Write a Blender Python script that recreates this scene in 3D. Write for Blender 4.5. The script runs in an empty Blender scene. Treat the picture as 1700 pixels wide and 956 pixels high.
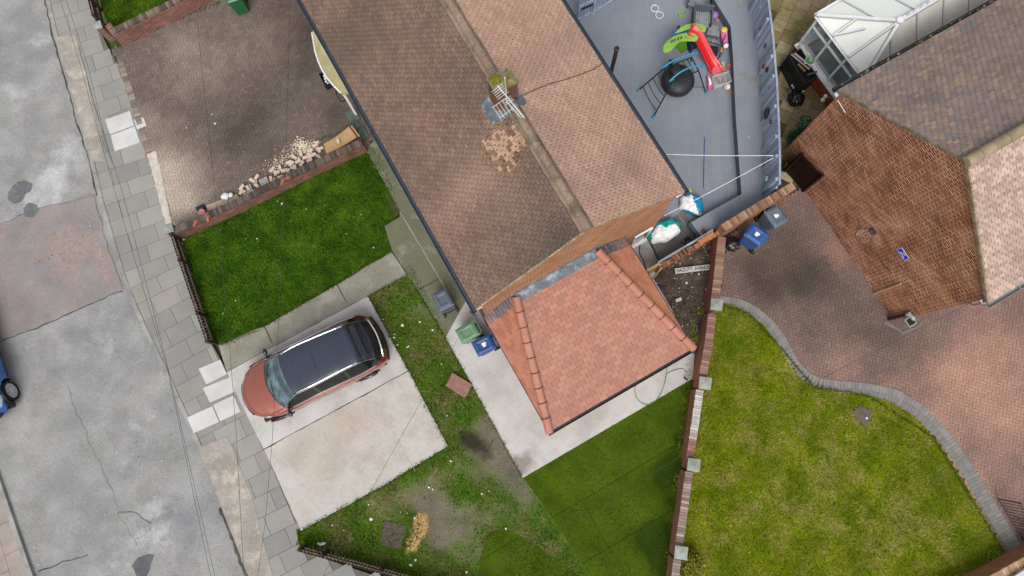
import bpy, math, random
import numpy as np
from mathutils import Vector, Matrix, noise
from mathutils.geometry import delaunay_2d_cdt
rnd = random.Random(7)
nr = np.random.default_rng(5)
C = bpy.context.scene.collection
R_ = math.radians

# ---------------------------------------------------------------- camera, sky, sun, exposure
H = 21.0; F = 1120.0; NX, NY = 880.0, 678.0
dn = Vector(((NX-850)/F, -(NY-478)/F, -1)).normalized()
RM = dn.rotation_difference(Vector((0, 0, -1))).to_matrix()
cam = bpy.data.cameras.new('camera'); co = bpy.data.objects.new('camera', cam); C.objects.link(co)
co.matrix_world = Matrix.Translation((0, 0, H)) @ RM.to_4x4()
cam.sensor_width = 36; cam.lens = 36*F/1700; cam.clip_end = 2000; cam.clip_start = .1
bpy.context.scene.camera = co
sc = bpy.context.scene
w = bpy.data.worlds.new('World'); sc.world = w; w.use_nodes = True
nt = w.node_tree; bg = nt.nodes['Background']
sky = nt.nodes.new('ShaderNodeTexSky'); sky.sky_type = 'NISHITA'; sky.sun_disc = False
SUN_EL, SUN_AZ = 55, 178       # azimuth: clockwise from +Y
sky.sun_elevation = R_(SUN_EL); sky.sun_rotation = R_(SUN_AZ); sky.dust_density = 4; sky.air_density = 1.0; sky.ozone_density = .6
hsv = nt.nodes.new('ShaderNodeHueSaturation'); hsv.inputs['Saturation'].default_value = .3      # an overcast, nearly white sky
nt.links.new(sky.outputs[0], hsv.inputs['Color']); nt.links.new(hsv.outputs[0], bg.inputs[0]); bg.inputs[1].default_value = .14
sl = bpy.data.lights.new('sun', 'SUN'); sl.energy = .9; sl.angle = R_(35); sl.color = (1, .95, .88)
so = bpy.data.objects.new('sun', sl); C.objects.link(so)
so.rotation_euler = (R_(90-SUN_EL), 0, R_(-SUN_AZ+180))
so.location = (0, 0, 30)
sc.view_settings.view_transform = 'Standard'; sc.view_settings.look = 'None'
sc.view_settings.exposure = 0.62; sc.view_settings.gamma = 1

# ---------------------------------------------------------------- helpers
def at(u, v, z=0.0):
    d = RM @ Vector(((u-850)/F, -(v-478)/F, -1)); t = (z-H)/d.z
    return Vector((d.x*t, d.y*t, z))
def s2l(c):
    return tuple(((x/255)/12.92 if x/255 <= .04045 else (((x/255)+.055)/1.055)**2.4) for x in c)
def col(r, g, b, k=.66):       # display colour -> base colour under this light
    return tuple(min(.85, x*k) for x in s2l((r, g, b)))

MATS = {}
def mk(name, c1=(.5,.5,.5), c2=None, scale=2., rough=.8, bump=.15, bscale=30., attr=False, var=.25, fine=60., metal=0., spec=.4, dist=.01, coat=0., detail=6, mix2=None, alpha=None, masks=(), lines=None, c3=None, c3scale=.5, c3lo=.5, c3hi=.6, cracks=None, speck=None, trans=0.):
    if name in MATS: return MATS[name]
    m = bpy.data.materials.new(name); m.use_nodes = True; MATS[name] = m
    n = m.node_tree.nodes; l = m.node_tree.links; b = n['Principled BSDF']
    b.inputs['Roughness'].default_value = rough; b.inputs['Metallic'].default_value = metal
    b.inputs['Specular IOR Level'].default_value = spec if (spec != .4 or rough < .6) else .12; b.inputs['Coat Weight'].default_value = coat
    if coat: b.inputs['Coat Roughness'].default_value = .04
    tc = n.new('ShaderNodeTexCoord').outputs['Object']
    def N(s, d=detail, r=.6, vec=None, dis=0):
        t = n.new('ShaderNodeTexNoise'); t.inputs['Scale'].default_value = s; t.inputs['Detail'].default_value = d; t.inputs['Roughness'].default_value = r; t.inputs['Distortion'].default_value = dis
        l.new(vec or tc, t.inputs['Vector']); return t.outputs['Fac']
    def ramp(f, a, b_, lo=0., hi=1.):
        t = n.new('ShaderNodeMapRange'); t.inputs[1].default_value = a; t.inputs[2].default_value = b_; t.inputs[3].default_value = lo; t.inputs[4].default_value = hi
        l.new(f, t.inputs[0]); return t.outputs[0]
    def mix(f, a, b_, mode='MIX'):
        t = n.new('ShaderNodeMix'); t.data_type = 'RGBA'; t.blend_type = mode
        for s, x in ((t.inputs[0], f), (t.inputs[6], a), (t.inputs[7], b_)):
            if isinstance(x, (float, int)): s.default_value = x
            elif isinstance(x, tuple): s.default_value = (*x, 1)
            else: l.new(x, s)
        return t.outputs[2]
    def math_(op, a, b_=0.):
        t = n.new('ShaderNodeMath'); t.operation = op
        for s, x in ((t.inputs[0], a), (t.inputs[1], b_)):
            if isinstance(x, (float, int)): s.default_value = x
            else: l.new(x, s)
        return t.outputs[0]
    if attr:
        a = n.new('ShaderNodeAttribute'); a.attribute_name = 'col'; base = a.outputs['Color']
    else: base = c1
    if c2 is not None:
        base = mix(ramp(N(scale), .38, .62), base, c2)
    if c3 is not None:
        base = mix(ramp(N(c3scale, 8, .65), c3lo, c3hi), base, c3)
    for (an, c, lo, hi) in masks:      # an: vertex attribute, warped by noise into an irregular patch
        a = n.new('ShaderNodeAttribute'); a.attribute_name = an
        f = math_('ADD', a.outputs['Fac'], ramp(N(2.2, 9, .68), .2, .8, -.45, .45))
        base = mix(ramp(f, lo, hi), base, c)
    if speck:
        v = n.new('ShaderNodeTexVoronoi'); v.inputs['Scale'].default_value = speck[0]; l.new(tc, v.inputs['Vector'])
        base = mix(ramp(v.outputs['Distance'], speck[2], speck[2]+.05, speck[3], 0.), base, speck[1])
    if cracks:
        v = n.new('ShaderNodeTexVoronoi'); v.feature = 'DISTANCE_TO_EDGE'; v.inputs['Scale'].default_value = cracks[0]
        nn = n.new('ShaderNodeTexNoise'); nn.inputs['Scale'].default_value = 1.5; nn.inputs['Detail'].default_value = 6; l.new(tc, nn.inputs['Vector'])
        vv = mix(.12, tc, nn.outputs['Color'], 'LINEAR_LIGHT'); l.new(vv, v.inputs['Vector'])
        f = math_('MULTIPLY', ramp(v.outputs['Distance'], 0, cracks[1], 1, 0), ramp(N(.35, 3), .52, .6, 0, cracks[3]))
        base = mix(f, base, cracks[2])
    if lines:                           # brick texture on UV: (w, h, mortar, colour, offset, strength)
        uv = n.new('ShaderNodeUVMap')
        br = n.new('ShaderNodeTexBrick'); l.new(uv.outputs[0], br.inputs['Vector'])
        br.inputs['Scale'].default_value = 1; br.inputs['Brick Width'].default_value = lines[0]; br.inputs['Row Height'].default_value = lines[1]
        br.inputs['Mortar Size'].default_value = lines[2]; br.inputs['Mortar Smooth'].default_value = .3; br.offset = lines[4]
        br.inputs['Color1'].default_value = (.0,.0,.0,1); br.inputs['Color2'].default_value = (1,1,1,1); br.inputs['Mortar'].default_value = (.5,.5,.5,1); br.inputs['Bias'].default_value = 0
        hv = ramp(br.outputs['Color'], 0, 1, 1-lines[5], 1+lines[5])
        g = n.new('ShaderNodeCombineColor'); [l.new(hv, g.inputs[i]) for i in range(3)]
        base = mix(1., base, g.outputs[0], 'MULTIPLY')
        mf = math_('MULTIPLY', br.outputs['Fac'], ramp(N(1.2, 5), .3, .6, .55, 1))
        base = mix(mf, base, lines[3])
    if var:
        v1 = ramp(N(fine, 4, .7), .25, .75, 1-var, 1+var); v2 = ramp(N(1.1, 5, .6), .3, .7, 1-var*.6, 1+var*.6)
        v = math_('MULTIPLY', v1, v2)
        g = n.new('ShaderNodeCombineColor'); [l.new(v, g.inputs[i]) for i in range(3)]
        base = mix(1., base, g.outputs[0], 'MULTIPLY')
    if isinstance(base, tuple): b.inputs['Base Color'].default_value = (*base, 1)
    else: l.new(base, b.inputs['Base Color'])
    if bump:
        bp = n.new('ShaderNodeBump'); bp.inputs['Strength'].default_value = bump; bp.inputs['Distance'].default_value = dist
        h = N(bscale, 5, .65)
        if lines: h = math_('SUBTRACT', h, br.outputs['Fac'])
        l.new(h, bp.inputs['Height']); l.new(bp.outputs[0], b.inputs['Normal'])
    if alpha is not None: b.inputs['Alpha'].default_value = alpha
    if trans: b.inputs['Transmission Weight'].default_value = trans
    return m

class MB:
    def __init__(s): s.v = []; s.f = []; s.c = []; s.uv = []; s.hasuv = False
    def face(s, pts, c=None, uv=None):
        i = len(s.v); s.v += [tuple(p) for p in pts]; s.f.append(tuple(range(i, i+len(pts)))); s.c.append(c); s.uv.append(uv)
        if uv: s.hasuv = True
    def mesh(s, vs, fs, c=None):
        i = len(s.v); s.v += [tuple(p) for p in vs]
        for f in fs: s.f.append(tuple(i+k for k in f)); s.c.append(c); s.uv.append(None)
    def obox(s, o, a, b, c_, col_=None):      # box from corner o and three edge vectors; UVs in metres
        o = Vector(o); a = Vector(a); b = Vector(b); c_ = Vector(c_)
        if a.cross(b).dot(c_) < 0: a, b = b, a; 
        la, lb, lc = a.length, b.length, c_.length
        def q(p, e1, e2, l1, l2, u0=0): s.face([p, p+e1, p+e1+e2, p+e2], col_, [(u0, 0), (u0+l1, 0), (u0+l1, l2), (u0, l2)])
        q(o+c_, a, b, la, lb); 
        s.face([o, o+b, o+a+b, o+a], col_, [(0, 0), (0, lb), (la, lb), (la, 0)])
        q(o, a, c_, la, lc); q(o+a, b, c_, lb, lc, la); q(o+a+b, -a, c_, la, lc); q(o+b, -b, c_, lb, lc, la)
    def box(s, cx, cy, cz, sx, sy, sz, rz=0, col_=None):
        r = Matrix.Rotation(rz, 3, 'Z'); ax = r @ Vector((sx, 0, 0)); ay = r @ Vector((0, sy, 0)); az = Vector((0, 0, sz))
        s.obox(Vector((cx, cy, cz)) - ax/2 - ay/2 - az/2, ax, ay, az, col_)
    def prism(s, pts, z0, z1, col_=None, uvdir=None):     # pts xy
        n = len(pts); a = sum(pts[i][0]*pts[(i+1) % n][1]-pts[(i+1) % n][0]*pts[i][1] for i in range(n))
        if a < 0: pts = pts[::-1]
        s.face([(p[0], p[1], z1) for p in pts], col_, [(p[0], p[1]) for p in pts])
        s.face([(p[0], p[1], z0) for p in pts[::-1]], col_, [(p[0], p[1]) for p in pts[::-1]])
        L = 0
        for i in range(n):
            p, q = pts[i], pts[(i+1) % n]; d = math.hypot(q[0]-p[0], q[1]-p[1])
            s.face([(p[0], p[1], z0), (q[0], q[1], z0), (q[0], q[1], z1), (p[0], p[1], z1)], col_, [(L, z0), (L+d, z0), (L+d, z1), (L, z1)]); L += d
    def tube(s, path, r, n=8, c=None, closed=False, cap=True):
        P = [Vector(p) for p in path]; k = len(P); rs = r if isinstance(r, (list, tuple)) else [r]*k
        vs = []; up = None
        for i in range(k):
            if closed: t = (P[(i+1) % k]-P[i-1])
            else: t = (P[min(i+1, k-1)]-P[max(i-1, 0)])
            t.normalize()
            if up is None: up = Vector((0, 0, 1)) if abs(t.z) < .9 else Vector((1, 0, 0))
            x = t.cross(up).normalized(); y = x.cross(t).normalized(); up = y
            for j in range(n):
                a = 2*math.pi*j/n; vs.append(P[i] + (x*math.cos(a)+y*math.sin(a))*rs[i])
        fs = []
        for i in range(k if closed else k-1):
            i2 = (i+1) % k
            for j in range(n): fs.append((i*n+j, i*n+(j+1) % n, i2*n+(j+1) % n, i2*n+j))
        if cap and not closed: fs += [tuple(range(n))[::-1], tuple((k-1)*n+j for j in range(n))]
        s.mesh(vs, fs, c)
    def lathe(s, prof, cen=(0, 0, 0), n=20, c=None, axis=None, sy=1.):
        cen = Vector(cen); vs = []
        for r, z in prof:
            for j in range(n):
                a = 2*math.pi*j/n; p = Vector((r*math.cos(a), r*math.sin(a)*sy, z))
                if axis == 'X': p = Vector((p.z, p.x, p.y))
                elif axis == 'Y': p = Vector((p.x, p.z, p.y))
                vs.append(cen+p)
        fs = [(i*n+j, i*n+(j+1) % n, (i+1)*n+(j+1) % n, (i+1)*n+j) for i in range(len(prof)-1) for j in range(n)]
        fs += [tuple(range(n))[::-1], tuple((len(prof)-1)*n+j for j in range(n))]
        s.mesh(vs, fs, c)
    def ball(s, cen, r, n=16, c=None, sz=1., lump=0, seed=0.):
        pr = []; k = n//2
        vs = []; cen = Vector(cen)
        for i in range(k+1):
            th = math.pi*i/k
            for j in range(n):
                a = 2*math.pi*j/n; d = Vector((math.sin(th)*math.cos(a), math.sin(th)*math.sin(a), math.cos(th)))
                q = 1+lump*noise.noise(d*2.3+Vector((seed, seed, 0))) if lump else 1
                vs.append(cen+Vector((d.x*r*q, d.y*r*q, d.z*r*sz*q)))
        fs = [(i*n+j, (i+1)*n+j, (i+1)*n+(j+1) % n, i*n+(j+1) % n) for i in range(k) for j in range(n)]
        s.mesh(vs, fs, c)
    def build(s, name, mat, parent=None, smooth=False, bevel=0, **tags):
        off = parent.location if parent else Vector((0, 0, 0))
        if parent and parent.parent: off = off + parent.parent.location
        if parent and parent.type == 'MESH' and parent.parent: off = parent.parent.location
        v = [(p[0]-off[0], p[1]-off[1], p[2]-off[2]) for p in s.v]
        me = bpy.data.meshes.new(name); me.from_pydata(v, [], s.f)
        if any(c is not None for c in s.c):
            ca = me.color_attributes.new('col', 'FLOAT_COLOR', 'CORNER'); arr = []
            for f, c in zip(s.f, s.c): arr += [*(c or (.5, .5, .5)), 1.]*len(f)
            ca.data.foreach_set('color', arr)
        if s.hasuv:
            uvl = me.uv_layers.new(name='UVMap'); arr = []
            for f, u in zip(s.f, s.uv):
                if u: [arr.extend(x) for x in u]
                else: arr += [0., 0.]*len(f)
            uvl.data.foreach_set('uv', arr)
        if smooth: me.polygons.foreach_set('use_smooth', [True]*len(me.polygons))
        me.materials.append(mat); me.update()
        o = bpy.data.objects.new(name, me); C.objects.link(o)
        if parent: o.parent = parent
        if bevel:
            bm = o.modifiers.new('b', 'BEVEL'); bm.width = bevel; bm.segments = 2; bm.limit_method = 'ANGLE'
            wd = o.modifiers.new('w', 'WELD'); wd.merge_threshold = .0005
            o.modifiers.move(1, 0)
        for k, x in tags.items(): o[k] = x
        return o
def thing(name, label, cat, loc=(0, 0, 0), group=None):
    o = bpy.data.objects.new(name, None); C.objects.link(o); o.location = loc; o.empty_display_size = .2
    o['label'] = label; o['category'] = cat
    if group: o['group'] = group
    return o
def tag(o, label, cat, group=None):
    o['label'] = label; o['category'] = cat
    if group: o['group'] = group
    return o
def put(o, loc, rz=0): o.location = loc; o.rotation_euler = (0, 0, rz); return o
def copy_tree(o, parent=None):
    c = o.copy(); C.objects.link(c); c.parent = parent
    for ch in list(o.children): copy_tree(ch, c)
    return c
def wpoly(px, z=0.): return [at(u, v, z) for u, v in px]
def rough_edge(pts, step=.12, amp=.03, seed=0, amps=None):
    out = []; n = len(pts)
    for i in range(n):
        a, b = Vector(pts[i][:2]), Vector(pts[(i+1) % n][:2]); k = max(1, int((b-a).length/step)); d = (b-a).normalized() if (b-a).length > 0 else Vector((1, 0)); nn = Vector((-d.y, d.x))
        for j in range(k):
            p = a+(b-a)*j/k; q = noise.noise(Vector((p.x*3, p.y*3, seed)))+.6*noise.noise(Vector((p.x*9, p.y*9, seed+5)))
            out.append(p+nn*q*amp*(1 if j else .3))
    return out
def sheet(name, pts, z, mat, res=.3, attrs=None, uvang=0, kind='structure', hf=None, **tags):
    P = [Vector(p[:2]) for p in pts]; n = len(P)
    xs = [p.x for p in P]; ys = [p.y for p in P]
    vs = list(P); edges = [(i, (i+1) % n) for i in range(n)]
    if res:
        def inside(x, y):
            c = False; j = n-1
            for i in range(n):
                if (P[i].y > y) != (P[j].y > y) and x < (P[j].x-P[i].x)*(y-P[i].y)/(P[j].y-P[i].y)+P[i].x: c = not c
                j = i
            return c
        x = min(xs)+res/2
        while x < max(xs):
            y = min(ys)+res/2
            while y < max(ys):
                if inside(x, y): vs.append(Vector((x+.013*math.sin(y*91), y+.013*math.sin(x*77))))
                y += res
            x += res
    vo, eo, fo, *_ = delaunay_2d_cdt(vs, edges, [list(range(n))], 1, 1e-4)
    me = bpy.data.meshes.new(name)
    co_ = [(v.x, v.y, z+(hf(v.x, v.y) if hf else 0)) for v in vo]
    def ccw(f):
        a, b, c = (vo[i] for i in f[:3]); return f if (b-a).cross(c-a) > 0 else f[::-1]
    me.from_pydata(co_, [], [ccw(list(f)) for f in fo])
    for k, fn in (attrs or {}).items():
        a = me.attributes.new(k, 'FLOAT', 'POINT'); a.data.foreach_set('value', [fn(v.x, v.y) for v in vo])
    uvl = me.uv_layers.new(name='UVMap'); ca, sa = math.cos(uvang), math.sin(uvang); arr = []
    for lp in me.loops:
        v = vo[lp.vertex_index]; arr += [v.x*ca+v.y*sa, -v.x*sa+v.y*ca]
    uvl.data.foreach_set('uv', arr)
    me.materials.append(mat); me.polygons.foreach_set('use_smooth', [True]*len(me.polygons))
    o = bpy.data.objects.new(name, me); C.objects.link(o)
    if kind: o['kind'] = kind
    for k, x in tags.items(): o[k] = x
    return o
def blobs(lst):      # lst of (px, py, r_px, strength) -> f(x,y)
    W = [(at(u, v).x, at(u, v).y, r/53., s) for u, v, r, s in lst]
    def f(x, y):
        t = 0.
        for bx, by, r, s in W:
            d = ((x-bx)**2+(y-by)**2)/(r*r)
            if d < 6: t += s*math.exp(-d)
        return t
    return f
def inpoly(P, x, y):
    c = False; n = len(P); j = n-1
    for i in range(n):
        if (P[i][1] > y) != (P[j][1] > y) and x < (P[j][0]-P[i][0])*(y-P[i][1])/(P[j][1]-P[i][1])+P[i][0]: c = not c
        j = i
    return c
AZ_A = R_(119.7); AZ_B = R_(29.7)
UA = Vector((math.cos(AZ_A), math.sin(AZ_A), 0)); UB = Vector((math.cos(AZ_B), math.sin(AZ_B), 0)); UZ = Vector((0, 0, 1))
def vary(c, a=.15, hue=.05):
    k = 1+rnd.uniform(-a, a); return tuple(max(0, x*k*(1+rnd.uniform(-hue, hue))) for x in c)

# ---------------------------------------------------------------- materials
M_soil = mk('soil', col(80, 70, 62), col(108, 96, 84), 3, var=.5, bump=.8, bscale=25, dist=.04, speck=(14, col(180, 172, 160), .12, .6))
M_verge = mk('open_ground', col(80, 100, 45), col(110, 110, 80), 1., var=.35)
M_road = mk('road_asphalt', col(158, 158, 156), col(165, 164, 162), .7, rough=.9, var=.3, fine=26, bump=.5, bscale=90, dist=.006, c3=col(148, 149, 151), c3scale=.35, c3lo=.5, c3hi=.62, cracks=(.25, .003, col(130, 130, 130), .5), speck=(20, col(120, 120, 120), .12, .5), masks=(('light', col(190, 190, 190), .25, .8), ('pit', col(135, 138, 144), .3, .8)))
M_patch = mk('road_patch_asphalt', col(158, 148, 146), col(150, 145, 145), .9, rough=.9, var=.24, fine=26, bump=.4, bscale=90, dist=.005, c3=col(166, 148, 142), c3scale=.7, c3lo=.5, c3hi=.6, speck=(9, col(120, 112, 110), .08, .6))
M_dark = mk('dark_tar', col(108, 110, 114), col(96, 98, 102), 3, rough=.75, var=.25, bump=.4, bscale=60)
M_kerb = mk('kerb_stone', col(176, 174, 168), col(150, 149, 145), 2, var=.22, bump=.3, speck=(30, col(120, 118, 112), .15, .5))
M_slab = mk('paving_slabs', attr=True, var=.16, fine=35, bump=.25, bscale=40, dist=.004, rough=.85, c3=col(158, 157, 149), c3scale=1.1, c3lo=.56, c3hi=.75)
M_joint = mk('joint_dirt', col(126, 122, 112), col(108, 104, 94), 3, var=.3)
M_cross = mk('worn_concrete', col(178, 172, 162), col(164, 158, 149), 1.3, var=.3, fine=22, bump=.5, bscale=22, dist=.01, rough=.9, c3=col(194, 186, 172), c3scale=2.2, c3lo=.5, c3hi=.66, speck=(26, col(130, 122, 110), .16, .5))
M_block = mk('block_paving', attr=True, var=.22, fine=30, bump=.3, bscale=50, dist=.004, rough=.85)
M_conc_new = mk('new_concrete', col(214, 211, 208), col(200, 196, 192), .8, var=.09, fine=18, bump=.12, bscale=60, dist=.003, rough=.75, c3=col(186, 182, 177), c3scale=.8, c3lo=.5, c3hi=.72, cracks=(.5, .002, col(150, 146, 140), .6), masks=(('stain', col(158, 150, 142), .45, 1.1),))
M_conc_drive = mk('drive_concrete', col(206, 202, 196), col(196, 189, 178), .8, var=.12, fine=14, bump=.2, bscale=40, dist=.004, rough=.85, c3=col(184, 177, 168), c3scale=.8, c3lo=.5, c3hi=.72, cracks=(.5, .002, col(150, 144, 136), .7), masks=(('stain', col(192, 176, 158), .3, 1.3),), speck=(5, col(150, 140, 128), .05, .6))
M_conc_old = mk('old_concrete', col(160, 158, 146), col(142, 142, 126), .9, var=.2, fine=25, bump=.35, bscale=40, dist=.006, rough=.9, c3=col(176, 172, 164), c3scale=1.3, c3lo=.55, c3hi=.68)
M_moss_conc = mk('mossy_concrete', col(128, 130, 108), col(112, 116, 94), 1.1, var=.2, fine=25, bump=.35, bscale=40, dist=.006, rough=.9, c3=col(156, 154, 140), c3scale=1.3, c3lo=.55, c3hi=.68)
GR1, GR1b = col(48, 80, 10), col(72, 106, 16)
M_lawn = mk('lawn_grass', GR1, GR1b, 1.6, var=.45, fine=40, bump=.8, bscale=35, dist=.03, rough=1, spec=.1, c3=col(84, 106, 28), c3scale=1.2, c3lo=.56, c3hi=.72, masks=(('soil', col(98, 88, 70), .45, .9),))
M_rough = mk('rough_garden', col(70, 100, 26), col(86, 118, 32), 1.4, var=.45, fine=34, bump=.8, bscale=30, dist=.04, rough=1, spec=.1, c3=col(122, 116, 72), c3scale=.9, c3lo=.46, c3hi=.62, masks=(('soil', col(128, 120, 104), .34, 1.25), ('dark', col(62, 58, 50), .35, 1.0), ('sand', col(214, 178, 122), .35, .85)))
M_turf = mk('new_turf', col(68, 90, 12), col(80, 102, 18), 1.2, var=.28, fine=45, bump=.6, bscale=40, dist=.02, rough=1, spec=.1, masks=(('wet', col(50, 72, 14), .35, .75),), lines=(40, 1.55, .014, col(50, 66, 14), .5, .03))
M_lawn_r = mk('old_lawn', col(106, 124, 10), col(124, 136, 20), 1.1, var=.42, fine=34, bump=.9, bscale=26, dist=.05, rough=1, spec=.1, c3=col(156, 148, 70), c3scale=1.3, c3lo=.5, c3hi=.66, masks=(('lush', col(76, 102, 16), .3, .9), ('dry', col(152, 142, 90), .35, .9)))
M_brick = mk('house_brick', col(156, 106, 84, .9), col(136, 88, 68, .9), 2.2, var=.22, fine=20, bump=.5, bscale=50, dist=.01, rough=.9, lines=(.215, .07, .011, col(186, 152, 118, .9), .5, .42))
M_brick_n = mk('neighbour_brick', col(188, 144, 116, 1.), col(164, 118, 92, 1.), 1.3, var=.24, fine=18, bump=.5, bscale=50, dist=.01, rough=.9, c3=col(206, 164, 134, 1.), c3scale=.8, c3lo=.55, c3hi=.75, lines=(.215, .07, .02, col(96, 56, 38, .8), .5, .4))
M_brick_w = mk('garden_wall_brick', col(140, 96, 82, .8), col(112, 76, 62, .8), 2.5, var=.3, fine=22, bump=.6, bscale=50, dist=.01, rough=.95, lines=(.215, .07, .009, col(132, 118, 104, .8), .5, .35))
M_render_br = mk('smooth_red_brick', col(150, 98, 78, .8), col(128, 80, 62, .8), 2, var=.2, bump=.3, lines=(.215, .07, .006, col(150, 120, 100, .8), .5, .15))
M_coping = mk('brick_coping', attr=True, var=.3, fine=30, bump=.5, bscale=40, dist=.008, rough=.95)
M_cap = mk('stone_cap', col(172, 176, 168), col(150, 156, 148), 4, var=.2, fine=20, bump=.4, bscale=30, speck=(18, col(205, 208, 200), .18, .6))
M_tile = mk('plain_roof_tiles', attr=True, var=.16, fine=26, bump=.3, bscale=60, dist=.004, rough=.9)
M_tile_x = mk('new_red_tiles', attr=True, var=.08, fine=22, bump=.15, bscale=60, dist=.003, rough=.8)
M_ridge = mk('ridge_tiles', col(146, 126, 108), col(162, 141, 122), 2.5, var=.3, fine=14, bump=.7, bscale=18, dist=.02, rough=1, c3=col(116, 102, 84), c3scale=1.6, c3lo=.5, c3hi=.62)
M_hip = mk('hip_tiles', col(200, 142, 122), col(190, 130, 110), 3, var=.08, bump=.1, rough=.65)
M_lead = mk('lead_flashing', col(112, 120, 130), col(92, 99, 109), 3, var=.22, fine=10, bump=.3, bscale=12, rough=.5, c3=col(160, 170, 180), c3scale=2.6, c3lo=.52, c3hi=.62)
M_mortar = mk('verge_mortar', col(196, 178, 146), col(150, 130, 102), 5, var=.25, bump=.6, bscale=20)
M_gutter = mk('dark_gutter', col(62, 70, 82), rough=.45, var=.15, bump=.1, spec=.5)
M_gutter_in = mk('gutter_inside', col(48, 54, 62), col(74, 76, 74), 3, rough=.8, var=.3)
M_black = mk('black_plastic', (.012, .012, .014), rough=.42, var=.2, bump=.15, bscale=15)
M_blackmetal = mk('black_metal', (.015, .015, .017), rough=.35, var=.1, metal=.3, bump=0)
M_white = mk('white_upvc', (.72, .73, .74), (.62, .63, .63), 3, rough=.35, var=.06, bump=0)
M_cream = mk('cream_canopy', col(208, 200, 158), col(180, 176, 130), 4, rough=.7, var=.15, bump=.2)
M_deck = mk('deck_boards', col(142, 149, 160), col(149, 156, 166), .8, rough=.6, var=.07, fine=12, bump=.15, bscale=30, dist=.003, c3=col(146, 146, 142), c3scale=.6, c3lo=.6, c3hi=.75, lines=(3.6, .14, .003, col(134, 144, 156), .5, .02), masks=(('wear', col(148, 142, 130), .5, 1.0),))
M_bench = mk('bench_boards', col(144, 150, 160), col(150, 156, 165), .8, rough=.6, var=.07, fine=12, bump=.1, c3=col(142, 136, 122), c3scale=.7, c3lo=.58, c3hi=.72)
M_benchside = mk('bench_front', col(112, 120, 134), rough=.6, var=.08, bump=.1)
M_olddeck = mk('old_deck_boards', col(116, 114, 116), col(128, 124, 122), 2, rough=.7, var=.15, bump=.2, lines=(3, .12, .006, col(52, 50, 50), .5, .08))
M_fenceb = mk('blue_grey_fence', col(142, 154, 172, 1.), col(122, 134, 154, 1.), 3, rough=.7, var=.18, fine=14, bump=.2)
M_fenceb2 = mk('blue_grey_post', col(150, 162, 180, 1.), col(130, 142, 162, 1.), 3, rough=.7, var=.12, bump=.2)
M_oldwood = mk('dark_weathered_wood', col(66, 50, 42), col(86, 70, 60), 4, rough=.9, var=.4, fine=30, bump=.6, bscale=20)
M_greywood = mk('pale_weathered_wood', col(172, 158, 142), col(130, 116, 102), 6, rough=.9, var=.3, fine=30, bump=.5, bscale=20)
M_newwood = mk('new_timber', col(214, 184, 134), col(196, 160, 108), 5, rough=.75, var=.12, bump=.2)
M_board = mk('tan_board', col(206, 172, 126), col(190, 156, 112), 4, rough=.8, var=.1, bump=.15)
M_patio = mk('patio_flags', attr=True, var=.22, fine=16, bump=.3, bscale=30, rough=.85, c3=col(128, 120, 72), c3scale=1.3, c3lo=.5, c3hi=.65)
M_poly = mk('polycarbonate', (.74, .76, .71), (.68, .7, .65), 1.2, rough=.3, var=.03, bump=0)
M_glass = mk('window_glass', (.30, .36, .37), rough=.06, var=0, bump=0, spec=.8, alpha=.28)
M_wire = mk('cable', (.05, .05, .05), rough=.7, var=0, bump=0)
M_wirew = mk('white_line', (.7, .7, .7), rough=.6, var=0, bump=0)
M_steel = mk('aerial_metal', (.75, .75, .75), rough=.35, metal=.6, var=0, bump=0)

# ---------------------------------------------------------------- ground sheets
o = sheet('ground', [(-200, -200), (200, -200), (200, 200), (-200, 200)], -.16, M_verge, res=0)
KERB = [(-20, -420), (18, -250), (50, -110), (76, 0), (92, 69), (110, 132), (127, 194), (150, 268), (162, 325), (204, 470), (236, 545), (268, 611), (321, 726), (368, 843), (413, 956), (470, 1090), (540, 1260)]
ZR = -.10
kw = [at(u, v, 0) for u, v in KERB]
shift = at(-4, 785, 0)-at(345, 785, 0); shift.z = 0
road = [at(u+1, v, ZR) for u, v in KERB]
rl = [at(u+1, v, ZR)+shift for u, v in KERB]
rpoly = [(p.x, p.y) for p in road]+[(p.x, p.y) for p in rl[::-1]]
o = sheet('road', rpoly, ZR, M_road, res=.3, attrs={'light': blobs([(30, 150, 40, .5), (120, 240, 40, .6), (60, 330, 40, .7), (90, 290, 30, .6), (170, 560, 40, .4), (230, 700, 45, .35), (260, 840, 40, .4), (70, 60, 30, .4), (250, 900, 30, .5), (180, 920, 25, .4)]),
      'pit': blobs([(40, 130, 30, .6), (60, 210, 30, .5), (300, 700, 30, .5), (100, 800, 50, .5), (310, 860, 35, .5), (120, 700, 40, .4)])})
# re-laid patch across the road
pp = [(-160, 423), (-40, 385), (0, 372), (60, 345), (110, 335), (150, 318), (158, 330), (176, 398), (204, 474), (204, 482), (150, 504), (80, 535), (0, 566), (-160, 635)]
sheet('road_patch', rough_edge(wpoly(pp, ZR), .15, .02), ZR+.004, M_patch, res=0)
def line_strip(name, px, wd, z, mat, seed=0, jit=.01, **t):
    P = [at(u, v, z) for u, v in px]; Q = []
    for a, b in zip(P, P[1:]):
        k = max(1, int((b-a).length/.15))
        Q += [a+(b-a)*i/k for i in range(k)]
    Q.append(P[-1]); L, Rr = [], []
    for i, p in enumerate(Q):
        d = (Q[min(i+1, len(Q)-1)]-Q[max(i-1, 0)]).normalized(); n_ = Vector((-d.y, d.x, 0))
        j = jit*noise.noise(p*4+Vector((seed, 0, 0)))*2.5; ww = wd*(1+.9*noise.noise(p*6+Vector((0, seed, 0))))
        L.append(p+n_*(j+ww/2)); Rr.append(p+n_*(j-ww/2))
    m = MB()
    for i in range(len(Q)-1): m.face([Rr[i], Rr[i+1], L[i+1], L[i]])
    return m.build(name, mat, **t)
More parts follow.
